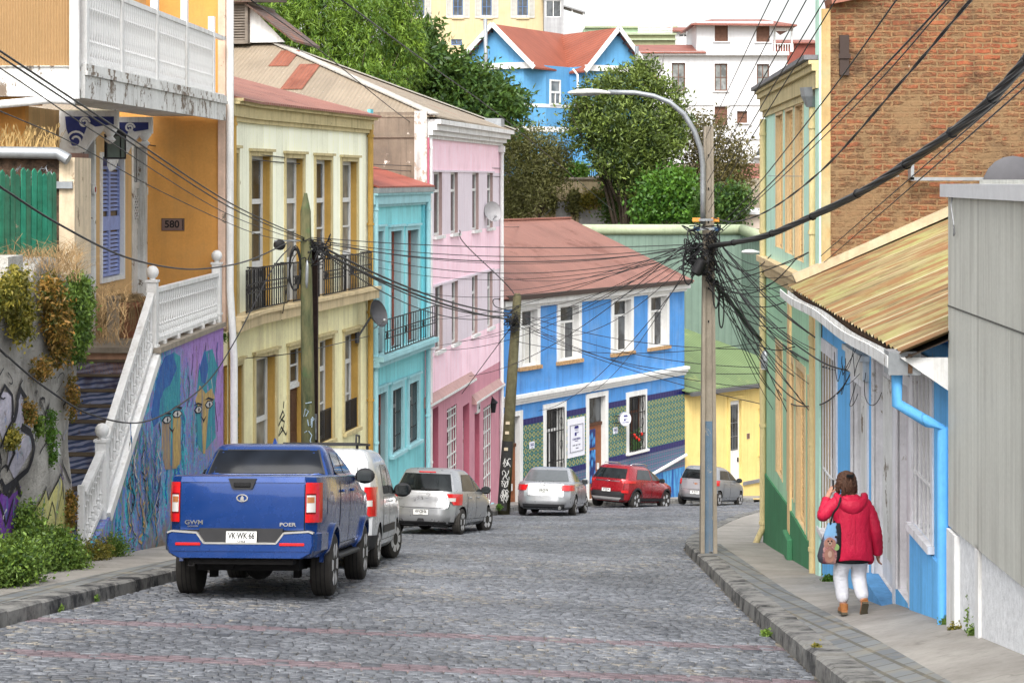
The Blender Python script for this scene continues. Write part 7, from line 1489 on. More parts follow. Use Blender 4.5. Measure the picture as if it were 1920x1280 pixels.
# tangle and closures on the concrete pole
mb = MB(); rr = random.Random(33)
for k in range(46):
    c = W(1316+rr.uniform(-22, 18), 462+rr.uniform(-28, 42), 33.55+rr.uniform(-.2, .25)); q = [c+Vector((rr.uniform(-.22, .22), rr.uniform(-.12, .12), rr.uniform(-.22, .2))) for _ in range(4)]; mb.tube(spline(q, 5), .012, 4)
solo('cable_tangle', mb, M_rubber, 'dense knot of black cables wrapped round the concrete pole', 'cable tangle', tuple(W(1316, 470, 33.6)), None, True)
a, b = W(1318, 486, 33.3), W(1303, 515, 33.3); solo('splice_closure', MB().tube([a, a.lerp(b, .1), a.lerp(b, .9), b], [.06, .1, .1, .07], 12), M_black, 'black tubular splice closure hanging slanted left of the concrete pole', 'cable closure', tuple(a), None, 40)
for dx, y, c, lb in ((0, 412, C(230, 150, 30), 'orange bracket clamped round the concrete pole'), (2, 429, C(40, 80, 120), 'blue bracket clamped round the concrete pole')):
    q = W(1323+dx, y, 33.55); m = plain('bracket_'+lb.split()[0], c, .5); t = T('pole_bracket', lb, 'bracket', tuple(q)); t.part('left_ear', MB().box(-.24, -.1, -.05, .0, -.035, .035), m); t.part('right_ear', MB().box(.1, .24, -.05, .0, -.035, .035), m); t.part('band', MB().box(-.13, .13, -.065, -.04, -.02, .02), M_galv)
def coil(label, px, py, D, rx, rz, n, r, tilt=.3):
    c = W(px, py, D); mb = MB(); rr = random.Random(n)
    for k in range(n): e = rr.uniform(.85, 1.05); mb.tube([c+Vector((rx*e*math.cos(a), tilt*rx*math.cos(a)+k*.012-.05, rz*e*math.sin(a)*rr.uniform(.97, 1.03)-rz*(1-e))) for a in [2*math.pi*i/20 for i in range(21)]], r, 5)
    solo('cable_coil', mb, M_rubber, label, 'cable coil', tuple(c), None, True)
coil('large oval coil of black cable hanging beside the mossy pole', 553, 503, 35.2, .11, .42, 9, .013); coil('long narrow loop of black cable hanging right of the concrete pole', 1352, 580, 33.7, .05, .33, 3, .011); coil('black cable loops hanging close under the knot on the concrete pole', 1342, 548, 33.6, .06, .28, 4, .011); coil('cable loops hanging left of the concrete pole above the blue house corner', 1290, 500, 33.6, .1, .32, 3, .011)
q = W(524, 459, 35.2); t = T('cable_reel', 'round black cable closure on a bracket left of the mossy pole', 'cable closure', tuple(q), .4); t.part('drum', MB().lathe([(.05, -.09), (.1, -.07), (.1, .07), (.05, .09)], 14, (0, 0, 0), 'y'), M_black, None, 40); t.part('strap', MB().box(-.1, .45, -.015, .015, .06, .09), M_galv)
mb = MB()
for k in range(22): c = W(585+rr.uniform(-16, 32), 456+rr.uniform(-8, 40), 35.2+rr.uniform(-.1, .1)); mb.tube(spline([c+Vector((rr.uniform(-.12, .12), rr.uniform(-.08, .08), rr.uniform(-.14, .14))) for _ in range(4)], 4), .011, 4)
solo('cable_tangle', mb, M_rubber, 'knot of black cables round the mossy wooden pole', 'cable tangle', tuple(W(585, 460, 35.2)), None, True)
solo('strain_insulator', MB().tube([W(576, 488, 35.0), W(576, 500, 35.0), W(575, 528, 35.0), W(575, 540, 35.0)], [.012, .03, .03, .012], 8), M_galv, 'grey strain rod hanging on the front of the mossy pole', 'insulator', None, None, True)
mb = MB()
for k in range(14): c = W(967+rr.uniform(-14, 6), 592+rr.uniform(-14, 22), 57.3+rr.uniform(-.1, .1)); mb.tube(spline([c+Vector((rr.uniform(-.2, .2), rr.uniform(-.1, .1), rr.uniform(-.22, .22))) for _ in range(4)], 4), .018, 4)
solo('cable_tangle', mb, M_rubber, 'knot of black cables near the top of the leaning pole', 'cable tangle', tuple(W(967, 595, 57.3)), None, True)
# ---------------------------------------------------------------- the walker
PX_, PD_ = 1590, 20.3; px_ = (PX_-CX)/FP*PD_; pz_ = zright(px_, PD_)+.012
PE = T('person', 'person in a red hooded jacket and white trousers walking away down the right pavement', 'person', (px_, PD_, pz_))
def skin(name, verts, edges, rad, mat, root=0, sub=2, parent=None):
    me = bpy.data.meshes.new(name); me.from_pydata(verts, edges, []); o = bpy.data.objects.new(name, me); COL.objects.link(o); m = o.modifiers.new('s', 'SKIN'); m.use_smooth_shade = True
    for i, v in enumerate(me.skin_vertices[0].data): v.radius = rad[i] if isinstance(rad[i], tuple) else (rad[i], rad[i]); v.use_root = i == root
    o.modifiers.new('u', 'SUBSURF').levels = sub; o.modifiers['u'].render_levels = sub
    dg = bpy.context.evaluated_depsgraph_get(); nm = bpy.data.meshes.new_from_object(o.evaluated_get(dg)); o.modifiers.clear(); o.data = nm; bpy.data.meshes.remove(me)
    nm.materials.clear(); nm.materials.append(mat); nm.polygons.foreach_set('use_smooth', [True]*len(nm.polygons)); o.parent = parent or PE.o; return o
M_skin = plain('skin', (.42, .22, .15, 1), .55, var=.08)
v = [(.04, 0, .74), (.04, .01, .9), (.045, 0, 1.08), (.04, 0, 1.2), (.01, .02, 1.28), (-.005, .045, 1.34), (-.012, .055, 1.42), (-.012, .05, 1.49),
     (-.13, -.01, 1.2), (-.27, -.03, 1.05), (-.2, .14, 1.2), (-.165, .155, 1.27), (.21, -.01, 1.19), (.31, -.05, .92), (.335, .03, .68), (.335, .045, .615),
     (-.05, 0, .7), (-.075, .06, .42), (-.05, .0, .1), (.13, 0, .7), (.115, .06, .42), (.145, -.17, .16), (-.045, .1, .045), (.15, -.1, .04), (-.012, .15, 1.40)]
e = [(0, 1), (1, 2), (2, 3), (3, 4), (4, 5), (5, 6), (6, 7), (3, 8), (8, 9), (9, 10), (10, 11), (3, 12), (12, 13), (13, 14), (14, 15), (0, 16), (16, 17), (17, 18), (18, 22), (0, 19), (19, 20), (20, 21), (21, 23), (6, 24)]
r = [(.14, .11), (.13, .1), (.14, .1), (.12, .08), .05, .05, (.066, .08), .042, .055, .04, .03, (.034, .018), .045, .04, .03, (.018, .034), .085, .06, .042, .085, .06, .04, (.04, .03), (.04, .03), .012]
def hand(base, fwd, side, curl):
    """five unequal fingers rooted in the palm; fwd along the fingers, side towards the thumb"""
    b = len(v)-1; F = Vector(fwd).normalized(); S = Vector(side).normalized(); Nn = F.cross(S); P0 = Vector(v[base])
    for k, (o, l) in enumerate(((-.024, .055), (-.008, .07), (.008, .075), (.022, .068))):
        p = P0+S*o+F*.025; q = p+F*l*.55+Nn*curl*l*.3; t = q+F*l*.35+Nn*curl*l*.6
        i = len(v); v.extend([tuple(p), tuple(q), tuple(t)]); e.extend([(base, i), (i, i+1), (i+1, i+2)]); r.extend([.0095, .0085, .007])
    p = P0+S*.03-F*.01; q = p+S*.022+F*.022+Nn*curl*.012; t = q+F*.025+Nn*curl*.012; i = len(v); v.extend([tuple(p), tuple(q), tuple(t)]); e.extend([(base, i), (i, i+1), (i+1, i+2)]); r.extend([.011, .0095, .008])
hand(11, (.35, .1, .9), (.3, -.9, 0), .9); hand(15, (-.05, .15, -1), (-.2, .95, .1), .8)
v = [(x, y, z+.045*max(0, min(1, (z-.9)/.2)) if k not in (1, 2, 3, 8, 9, 12, 13, 14, 15) else z) for k, (x, y, z) in enumerate(v)]
skin('body', v, e, r, M_skin)
for s_ in (-1, 1): PE.part('eye', MB().ball((-.012+s_*.03, .122, 1.47), .011, 8, 6), M_plastic, None, True); PE.part('ear', MB().ball((-.012+s_*.07, .05, 1.455), .025, 8, 6, 0, (.4, .7, 1.1)), M_skin, None, True)
PE.part('mouth', MB().box(-.035, .01, .12, .127, 1.41, 1.416), plain('lips', (.3, .08, .07, 1), .5))
# trousers: two tapering legs meeting at the seat
g = Gr('white_trousers'); M_tr = g.out(g.scale((.62, .62, .66, 1), g.ramp(g.noise(9, 4), .3, .7, .88, 1.06)), .85, g.bump(g.noise(1, 4, .6, g.map((16, 16, 30))), .7, .02))
skin('trousers', [(.04, 0, .78), (.04, -.01, .68), (-.055, -.01, .6), (-.078, .05, .42), (-.06, .03, .25), (-.05, .0, .105), (.13, -.01, .6), (.118, .05, .42), (.13, -.06, .27), (.145, -.16, .175)], [(0, 1), (1, 2), (2, 3), (3, 4), (4, 5), (1, 6), (6, 7), (7, 8), (8, 9)], [(.17, .12), (.175, .13), (.108, .11), .09, .08, .072, (.108, .11), .09, .08, .07], M_tr, 1)
# jacket: body lofted from hem to collar, sleeves, hood thrown back
g = Gr('red_jacket'); fo = g.noise(1, 5, .65, g.map((7, 7, 3))); M_jk = g.out(g.scale((.46, .006, .04, 1), g.ramp(fo, .3, .7, .8, 1.12)), .6, g.bump(g.math('ADD', fo, g.math('MULTIPLY', g.noise(26, 3), .12)), .9, .035), 0, .35)
jk = MB(); rings = []
for z, cx, rx, ry, cy in ((.605, .05, .218, .16, -.005), (.63, .05, .222, .165, -.005), (.75, .048, .216, .16, -.005), (.9, .045, .21, .15, 0), (1.05, .045, .21, .142, 0), (1.14, .042, .212, .13, 0), (1.2, .035, .185, .11, .0), (1.235, .025, .13, .095, .005), (1.27, .012, .085, .08, .012)):
    rings.append([(cx+rx*math.copysign(abs(math.cos(a))**.82, math.cos(a))*(1+.025*math.sin(a*7+z*9)), cy+ry*math.copysign(abs(math.sin(a))**.82, math.sin(a))*(1+.035*math.sin(a*5+z*14)), z+(.012*math.sin(a*3) if z < .62 else 0)) for a in [2*math.pi*i/36 for i in range(36)]])
rings = [[(x, y, .61+(z-.605)*1.045) for x, y, z in q] for q in rings]; jk.loft(rings); fold = lambda P, R_: jk.tube([Vector(p) for p in P], R_, 14)
sl = spline if True else None
L_ = spline([(-.1, -.005, 1.215), (-.19, -.02, 1.165), (-.275, -.03, 1.075), (-.255, .04, 1.12), (-.205, .13, 1.225)], 6); fold(L_, [lerp(.074, .055, i/(len(L_)-1))*(1+.05*math.sin(i*2.1)) for i in range(len(L_))])
R2 = spline([(.18, -.005, 1.19), (.245, -.02, 1.08), (.292, -.045, .9), (.315, -.01, .76), (.325, .025, .655)], 6); fold(R2, [lerp(.076, .058, i/(len(R2)-1))*(1+.05*math.sin(i*2.3)) for i in range(len(R2))])
jk.ball((-.13, -.005, 1.205), .076, 14, 9); jk.ball((.18, -.005, 1.19), .078, 14, 9)
jo = PE.part('jacket', jk, M_jk, None, 60)
hd = MB(); rs = []
for i in range(15):
    t = i/14; a = math.pi*(t*1.3-.15); cx, cy = .03+.155*math.cos(a), .02-.13*math.sin(a); z = 1.275-.1*math.sin(max(0, min(math.pi, a)))**1.4; rr_ = .028+.042*math.sin(math.pi*min(1, max(0, t)))
    rs.append([(cx+rr_*.8*math.cos(b)*math.cos(a), cy-rr_*.8*math.cos(b)*math.sin(a), z+rr_*1.15*math.sin(b)) for b in [2*math.pi*k/10 for k in range(10)]])
hd.loft(rs); hd.ball((.035, -.105, 1.195), .1, 14, 9, 0, (1.15, .5, .75)); PE.part('hood', hd, M_jk, jo, 60)
PE.part('back_seam', MB().tube([(.047, -.148, 1.1), (.048, -.162, .9), (.05, -.172, .7)], .003, 5), M_jk, jo); PE.part('shirt_hem', MB().loft([[(.035+.2*math.cos(a), .145*math.sin(a)-.005, z) for a in [2*math.pi*i/24 for i in range(24)]] for z in (.575, .655)]), plain('black_cloth', (.012, .012, .014, 1), .9), None, True)
PE.part('jacket_pocket_flap', MB().box(.19, .3, -.1, .09, .53, .6) if False else MB().ball((.24, .03, .6), .06, 10, 7, 0, (.9, 1, 1.1)), M_jk, jo, True)
# hair: many curled locks over a cap
g = Gr('brown_hair'); M_hair = g.out(g.mix(g.noise(1, 5, .7, g.map((30, 30, 9))), (.02, .009, .005, 1), (.13, .055, .028, 1)), .6, g.bump(g.noise(1, 4, .7, g.map((40, 40, 14))), .8, .02), 0, .4)
hb_ = MB().ball((-.012, .035, 1.462), .088, 16, 12, 0, (1.0, 1.05, 1.08)); rr = random.Random(6)
for k in range(230):
    a = rr.uniform(-.45, math.pi+.45); z0 = rr.uniform(1.4, 1.545); R0 = .091*math.sqrt(max(.1, 1-((z0-1.462)/.1)**2)); L0 = rr.uniform(.07, .17); ph = rr.uniform(0, 6)
    P = [(-.012+(R0+.018*t+.014*math.sin(ph+t*11))*math.cos(a+.12*math.sin(ph+t*7)), .03-(R0+.012*t)*math.sin(a+.12*math.sin(ph+t*7)), z0-L0*t) for t in (0, .2, .4, .6, .8, 1)]; hb_.tube(P, [.006, .01, .011, .01, .008, .003], 5)
ho = PE.part('hair', hb_, M_hair, None, True); PE.part('hair_clip', MB().box(-.03, .05, -.082, -.067, 1.5, 1.53).box(-.02, .04, -.092, -.08, 1.505, 1.51).box(-.02, .04, -.092, -.08, 1.52, 1.525), M_black, ho)
PE.part('phone', MB().rbox(-.142, -.132, .11, .18, 1.31, 1.44, .004), M_black)
# shoes
M_shoe = plain('tan_leather', (.33, .13, .04, 1), .6, var=.2); M_sole = plain('dark_rubber_sole', (.09, .075, .05, 1), .85, var=.3)
def shoe(base, rot):
    mb, so = MB(), MB(); out = [(-.035, -.09), (-.03, -.11), (.03, -.11), (.035, -.09), (.032, 0), (.045, .08), (.03, .135), (-.015, .145), (-.04, .1), (-.035, 0)]
    so.prism(out, 0, .028, 'xy'); k = .93; mb.loft([[(x, y, .028) for x, y in out], [(x*k, y*k, .06) for x, y in out], [(x*.7, y*.62-.03, .085) for x, y in out]]); mb.tube([(-.04, -.06, .1), (0, -.02, .115), (.04, -.06, .1)], .012, 6); mb.loft([[(.043*math.cos(a), -.075+.04*math.sin(a), z) for a in [i*math.pi/6 for i in range(12)]] for z in (.05, .115)])
    c, s_ = math.cos(rot), math.sin(rot)
    for q in (mb, so): q.v = [(x+base[0], y*c-z*s_+base[1], y*s_+z*c+base[2]) for x, y, z in q.v]
    o = PE.part('shoe', mb, M_shoe, None, 50); PE.part('sole', so, M_sole, o)
shoe((-.05, .02, 0), -.12); shoe((.15, -.17, .075), -1.0)
# shoulder bag with a printed puppy
B0 = (px_-.2, PD_-.1, pz_+.57)
BG = T('shoulder_bag', 'cloth shoulder bag with a printed puppy on blue sky, hanging from the walker\'s left shoulder', 'bag', B0, R(-8))
g = Gr('printed_cloth'); o = g.xyz(); n_ = g.noise(14, 4); zz = g.math('ADD', o[2], g.math('MULTIPLY', g.math('SUBTRACT', n_, .5), .12)); cc = g.mix(g.ramp(zz, .2, .32), g.mix(g.ramp(g.noise(9, 5), .4, .6), C(120, 60, 70), C(190, 140, 130)), C(100, 150, 190)); cc = g.mix(g.ramp(g.math('ADD', o[0], g.math('MULTIPLY', n_, .05)), .075, .085), cc, (.01, .01, .012, 1)); cc = g.mix(g.ramp(g.math('SUBTRACT', g.math('MULTIPLY', n_, .1), o[0]), .125, .14), cc, C(60, 60, 70)); M_pc = g.out(cc, .85, g.bump(g.noise(30), .2, .01))
rs = []
for z, cx, rx, ry in ((0, -.03, .07, .03), (.02, -.03, .105, .05), (.08, -.025, .125, .06), (.2, -.005, .115, .055), (.34, .02, .09, .042), (.43, .03, .07, .025), (.44, .03, .065, .02)): rs.append([(cx+rx*math.copysign(abs(math.cos(a))**.7, math.cos(a)), ry*math.copysign(abs(math.sin(a))**.7, math.sin(a)), z) for a in [2*math.pi*i/24 for i in range(24)]])
BG.part('bag_body', MB().loft(rs), M_pc, None, True)
mb = MB(); mf = [plain('puppy_tan', C(150, 104, 88), .85, var=.25), plain('puppy_cream', C(172, 138, 120), .85, var=.2), plain('puppy_dark', C(40, 28, 24), .8), plain('leaf_print', C(130, 160, 90), .85, var=.3)]
def dsc(x, z, a, b, y, mi): mb.lathe([(1, -.004), (1, .004)], 18, (0, 0, 0), 'y', mi); q = len(mb.v)-36; mb.v[q:] = [(x+p[0]*a, y+p[1], z+p[2]*b) for p in mb.v[q:]]
dsc(-.02, .1, .055, .08, -.058, 0); dsc(-.015, .24, .05, .055, -.053, 0); dsc(-.058, .225, .018, .045, -.055, 0); dsc(.03, .225, .018, .045, -.055, 0); dsc(-.015, .115, .022, .035, -.062, 1); dsc(-.015, .228, .022, .02, -.058, 1); dsc(-.033, .255, .008, .009, -.058, 2); dsc(.004, .255, .008, .009, -.058, 2); dsc(-.015, .232, .009, .007, -.0635, 2); dsc(.055, .19, .03, .035, -.051, 3); dsc(.05, .3, .014, .012, -.048, 2); BG.part('puppy_print', mb, mf)
BG.part('strap', MB().tube(spline([(-.01, -.02, .43), (.02, -.05, .55), (.07, -.085, .63), (.1, -.02, .715), (.09, .06, .66), (.06, .08, .5), (.03, .02, .43)], 6), .011, 6), plain('black_strap', (.01, .01, .011, 1), .8), None, True)
# ---------------------------------------------------------------- vehicles (x right, y forward, z up; origin under the rear bumper)
M_tyre = plain('tyre_rubber', (.03, .027, .024, 1), .85, var=.3); M_alloy = plain('alloy_rim', (.5, .5, .51, 1), .35, .35); M_hub = plain('dark_wheel_well', (.006, .006, .006, 1), .95); M_trim = plain('black_plastic_trim', (.022, .022, .024, 1), .6, var=.2); M_under = plain('underbody', (.012, .011, .011, 1), .9, var=.4)
M_cglass = glass('car_glass', (.01, .013, .014, 1), .05, .35, .15); M_redl = plain('red_lamp', (.5, .008, .01, 1), .12, 0, .6, .5); M_clr = plain('clear_lamp', (.55, .53, .5, 1), .12, 0, .6, .5); M_plate = plain('number_plate', (.7, .7, .68, 1), .4); M_ptxt = plain('plate_text', (.015, .015, .015, 1), .6); M_chr = plain('chrome', (.7, .7, .7, 1), .12, 1.0); M_brake = plain('brake_disc_steel', (.09, .09, .09, 1), .5, .3); M_seam = plain('shut_line', (.008, .008, .009, 1), .9); M_ambl = plain('amber_lamp', (.35, .14, .05, 1), .15, 0, .6)
class Car:
    def __init__(s, name, label, cat, px, D, th, lev, n, paint_, wheels, z=None, group=None, sc=1.0):
        X = (px-CX)/FP*D; s.lev = lev; s.n = n; s.m = paint_
        s.T = T(name, label, cat, (X, D, zroad(X, D) if z is None else z), -R(th), group, 'local', None, -math.atan(.152)); s.T.o.scale = (sc, sc, sc)
        N = 40; phis = []
        for q in range(4):
            for t in (0, .0015, .012, .06, .2, .5, .8, .94, .988, .9985): phis.append((q+t)*math.pi/2)
        rings = []
        for z_, yr, yf, w in lev:
            m, h = (yr+yf)/2, (yf-yr)/2; rings.append([(w*s.sp(math.cos(p)), m+h*s.sp(math.sin(p)), z_) for p in phis])
        mb = MB().loft(rings); body = mesh('body', mb, paint_, 32)
        cut = MB(); s.wheels = wheels
        for (wy, r, tw) in wheels:
            for sd in (-1, 1):
                wx = s.wmax()*sd; cut.lathe([(r*1.17, 0), (r*1.17, .36)], 28, (min(wx*1.1, wx*1.1-sd*.42) if sd > 0 else wx*1.1, wy, r), 'x')
        cu = mesh('cut', cut, M_hub); bo = body.modifiers.new('b', 'BOOLEAN'); bo.operation = 'DIFFERENCE'; bo.object = cu; bo.solver = 'EXACT'; bo.material_mode = 'TRANSFER'
        dg = bpy.context.evaluated_depsgraph_get(); me = bpy.data.meshes.new_from_object(body.evaluated_get(dg)); body.modifiers.clear(); old = body.data; body.data = me; bpy.data.meshes.remove(old); me.name = 'body'
        me.polygons.foreach_set('use_smooth', [True]*len(me.polygons)); me.set_sharp_from_angle(angle=R(32))
        bpy.data.objects.remove(cu); body.parent = s.T.o; s.body = body
    def sp(s, c): return math.copysign(abs(c)**(2/s.n), c)
    def wmax(s): return max(l[3] for l in s.lev)
    def at(s, z):
        L = s.lev
        if z <= L[0][0]: return L[0][1:]
        for a, b in zip(L, L[1:]):
            if z <= b[0]: t = (z-a[0])/max(1e-6, b[0]-a[0]); return tuple(lerp(a[i], b[i], t) for i in (1, 2, 3))
        return L[-1][1:]
    def rear(s, x, z, e=.008, front=False):
        yr, yf, w = s.at(z); t = (1-min(.999, abs(x)/w)**s.n)**(1/s.n); m, h = (yr+yf)/2, (yf-yr)/2
        return (x, m+h*t+e, z) if front else (x, m-h*t-e, z)
    def side(s, y, z, sd, e=.008):
        yr, yf, w = s.at(z); m, h = (yr+yf)/2, (yf-yr)/2; t = min(.999, abs(y-m)/h); return (sd*(w*(1-t**s.n)**(1/s.n)+e), y, z)
    def patch(s, f, c, nu=8, nv=6):
        """bilinear patch over corners c (4 points in surface coordinates) mapped by f"""
        mb = MB()
        for j in range(nv+1):
            for i in range(nu+1):
                u, v = i/nu, j/nv; a = lerp(lerp(c[0][0], c[1][0], u), lerp(c[3][0], c[2][0], u), v); b = lerp(lerp(c[0][1], c[1][1], u), lerp(c[3][1], c[2][1], u), v); mb.v.append(f(a, b))
        for j in range(nv):
            for i in range(nu): a = j*(nu+1)+i; mb.f.append((a, a+1, a+nu+2, a+nu+1)); mb.m.append(0)
        return mb
    def rp(s, name, c, m, e=.008, parent=None, mb0=None, nu=8, nv=6, front=False): mb = s.patch(lambda a, b: s.rear(a, b, e, front), c, nu, nv); return s.T.part(name, mb if not mb0 else mb0.add(mb.v, mb.f), m, parent, True)
    def sidep(s, name, c, m, sd, e=.008, parent=None, nu=10, nv=6):
        mb = s.patch(lambda a, b: s.side(a, b, sd, e), c, nu, nv)
        if sd < 0: mb.f = [tuple(reversed(f)) for f in mb.f]
        return s.T.part(name, mb, m, parent, True)
    def wheel(s, spokes=5, rimk=.72, steer=0.0, rimm=None, wx=None):
        for k, (wy, r, tw) in enumerate(s.wheels):
            for sd in (-1, 1):
                w = (wx or s.wmax())-.02; x0, x1 = (w-tw, w); mb = MB()
                pr = [(r*rimk, 0), (r*.9, .0), (r*.975, tw*.06), (r, tw*.16), (r, tw*.84), (r*.975, tw*.94), (r*.9, tw), (r*rimk, tw)]
                mb.lathe(pr, 30, (x0, 0, 0), 'x'); 
                for g_ in (.3, .5, .7): mb.lathe([(r*1.003, tw*(g_-.02)), (r*1.003, tw*(g_+.02))], 30, (x0, 0, 0), 'x', 1, False)
                rim = MB().lathe([(r*rimk, -tw*.9), (r*rimk, .008), (r*(rimk-.06), .006), (r*(rimk-.07), -.04), (r*(rimk-.06), -tw*.9)], 26, (w-.01, 0, 0), 'x'); rim.lathe([(.05, -.05), (.05, -.012), (.03, -.006)], 10, (w-.01, 0, 0), 'x')
                for i in range(spokes):
                    a = 2*math.pi*i/spokes; ca, sa = math.cos(a), math.sin(a)
                    for off in (-.10, .10): rim.bar((w-.018, .045*ca, .045*sa), (w-.012, r*(rimk-.04)*math.cos(a+off), r*(rimk-.04)*math.sin(a+off)), .085, .032, 0, (1, 0, 0))
                disc = MB().lathe([(r*(rimk-.07), -.07), (r*(rimk-.07), -.045)], 20, (w-.01, 0, 0), 'x')
                st = steer if k == 1 else 0; c_, n_ = math.cos(st), math.sin(st)
                for b in (mb, rim, disc):
                    if sd < 0: b.v = [(-x, y, z) for x, y, z in b.v]; b.f = [tuple(reversed(f)) for f in b.f]
                    q = sd*(w-tw/2); b.v = [(q+(x-q)*c_-y*n_, wy+(x-q)*n_+y*c_, z+r) for x, y, z in b.v]
                o = s.T.part('wheel', mb, [M_tyre, M_seam], None, 35); s.T.part('rim', rim, rimm or M_alloy, o, 35); s.T.part('brake_disc', disc, M_brake, o)
    def under(s, z0, y0, y1, w):
        mb = MB().box(-w, w, y0, y1, z0, z0+.25)
        for wy, r, tw in s.wheels: mb.tube([(-w, wy, r), (w, wy, r)], .06, 8)
        s.T.part('underbody', mb, M_under)
    def plate(s, x, z, txt, sub='CHILE', w=.36, h=.13, e=.02, y=None):
        yy = s.rear(x, z, e)[1] if y is None else y; o = s.T.part('number_plate', MB().box(x-w/2, x+w/2, yy-.006, yy+.006, z-h/2, z+h/2), M_plate)
        mb = moved(letters(txt, h*.72, .003), x, yy-.009, z+h*.08, .7, 1); q = moved(letters(sub, h*.2, .003), x, yy-.009, z-h*.36, 1.3, 1); mb.add(q.v, q.f); s.T.part('plate_lettering', mb, M_ptxt, o)
        s.T.part('plate_rim', MB().frame(x-w/2-.004, x+w/2+.004, z-h/2-.004, z+h/2+.004, yy-.009, yy+.004, .006), M_ptxt, o)
    def mirror(s, y, z, m, w=None, sz=1.0):
        for sd in (-1, 1):
            x = sd*(s.side(y, z, 1)[0]+.12*sz); mb = MB().ball((x, y, z), .12*sz, 10, 7, 0, (1.0, .55, .78)); o = s.T.part('mirror', mb, m, None, True); s.T.part('mirror_glass', MB().box(x-.085*sz, x+.085*sz, y-.07*sz, y-.062*sz, z-.06*sz, z+.06*sz), M_cglass, o); s.T.part('mirror_stalk', MB().bar((x-sd*.2*sz, y+.03, z-.05), (x-sd*.02, y+.02, z-.03), .05), M_trim, o)
    def door(s, y0, y1, z0, z1, sd=1, hy=None, hz=None, m=None, lean=0.0):
        g_ = s.sidep('door_gap', [(y0-.012, z0-.01), (y1+.012, z0-.01), (y1+.012+lean, z1+.004), (y0-.012+lean, z1+.004)], M_seam, sd, .0035); o = s.sidep('door', [(y0, z0), (y1, z0), (y1+lean, z1), (y0+lean, z1)], m or s.m, sd, .006)
        g_.parent = o
        hy = hy if hy is not None else y0+.15; q = s.side(hy, hz or z1-.1, sd, .03); s.T.part('handle', MB().rbox(q[0]-.02, q[0]+.012, hy-.09, hy+.09, q[2]-.018, q[2]+.018, .01), m or s.m, o)
    def badge(s, pts, m=None, x=0, z=0, e=.012, txt=None, size=.08, name='badge', sx=1.0):
        y = s.rear(x, z, e)[1]; mb = moved(letters(txt, size, .006), x, y, z, sx) if txt else MB().prism([(x+a, z+b) for a, b in pts], y-.006, y+.004); s.T.part(name, mb, m or M_chr)
def text_y(c, x, z, e): return c.rear(x, z, e)[1]

# ---- blue pickup
PB_ = carpaint('pickup_blue', (.001, .034, .175, 1), .35, .25)
lv = [(.50, .16, 5.15, .84), (.56, .10, 5.3, .90), (.64, .06, 5.36, .92), (.86, .03, 5.4, .935), (1.02, .02, 5.38, .945), (1.2, .015, 5.2, .945), (1.27, .015, 4.6, .94), (1.4, .02, 4.15, .93), (1.465, .03, 4.0, .915), (1.48, .07, 3.97, .89), (1.484, 1.62, 3.95, .84), (1.56, 1.65, 3.75, .815), (1.66, 1.70, 3.45, .775), (1.76, 1.77, 3.1, .735), (1.83, 1.85, 2.9, .69), (1.862, 1.95, 2.75, .64), (1.88, 2.15, 2.6, .5)]
c = Car('pickup_truck', 'glossy blue pickup truck parked nearest at the left kerb under the mural', 'pickup', 449, 22.1, 2.3, lv, 11, PB_, [(1.22, .385, .265), (4.45, .385, .265)], None, 'vehicles parked along the kerb', 1.0)
c.wheel(6, .72, 0, None, .985); c.under(.34, .5, 5.0, .62)
t = c.T; mb = MB().tube([(-.78, 1.22, .4), (-.2, 1.22, .4), (.2, 1.22, .4), (.78, 1.22, .4)], [.05, .1, .1, .05], 10).ball((0.02, 1.2, .38), .19, 12, 8).tube([(-.2, .35, .42), (-.25, .9, .4)], .06, 8); [mb.box(x-.03, x+.03, .25, 1.5, .42, .5) for x in (-.55, .55)]; [mb.box(x-.04, x+.04, 1.12, 1.3, .22, .45) for x in (-.55, .5)]; t.part('rear_axle', mb, M_under)
# tailgate
tg = c.rp('tailgate_gap', [(-.752, .79), (.752, .79), (.752, 1.468), (-.752, 1.468)], M_seam, .004)
tgo = c.rp('tailgate', [(-.742, .84), (.742, .84), (.742, 1.462), (-.742, 1.462)], PB_, .014, None, None, 8, 10); tg.parent = tgo
c.rp('tailgate_lip', [(-.742, 1.40), (.742, 1.40), (.742, 1.462), (-.742, 1.462)], PB_, .03, tgo)
c.rp('lower_valance', [(-.74, .735), (.74, .735), (.74, .838), (-.74, .838)], M_trim, .006, tgo)
y = text_y(c, 0, 1.39, .034); h_ = t.part('tailgate_handle', MB().prism([(-.17, 1.445), (-.125, 1.33), (-.1, 1.315), (.1, 1.315), (.125, 1.33), (.17, 1.445)], y-.012, y+.01), M_trim, tgo)
t.part('handle_grip', MB().rbox(-.1, .1, y-.026, y-.01, 1.345, 1.395, .012), plain('gloss_black', (.008, .008, .009, 1), .2), tgo)
y = text_y(c, 0, 1.22, .016); el = lambda a, b, n=28: [(a*math.cos(2*math.pi*i/n), 1.215+b*math.sin(2*math.pi*i/n)) for i in range(n)]
mb = MB(); o1, o2 = el(.07, .046), el(.055, .034)
for i in range(28): j = (i+1) % 28; mb.quad((o1[i][0], y-.012, o1[i][1]), (o1[j][0], y-.012, o1[j][1]), (o2[j][0], y-.012, o2[j][1]), (o2[i][0], y-.012, o2[i][1])); mb.quad((o1[i][0], y, o1[i][1]), (o1[j][0], y, o1[j][1]), (o1[j][0], y-.012, o1[j][1]), (o1[i][0], y-.012, o1[i][1]))
mb.prism([(-.022, 1.185), (.022, 1.185), (.016, 1.225), (0, 1.245), (-.016, 1.225)], y-.012, y); t.part('emblem', mb, M_chr, tgo)
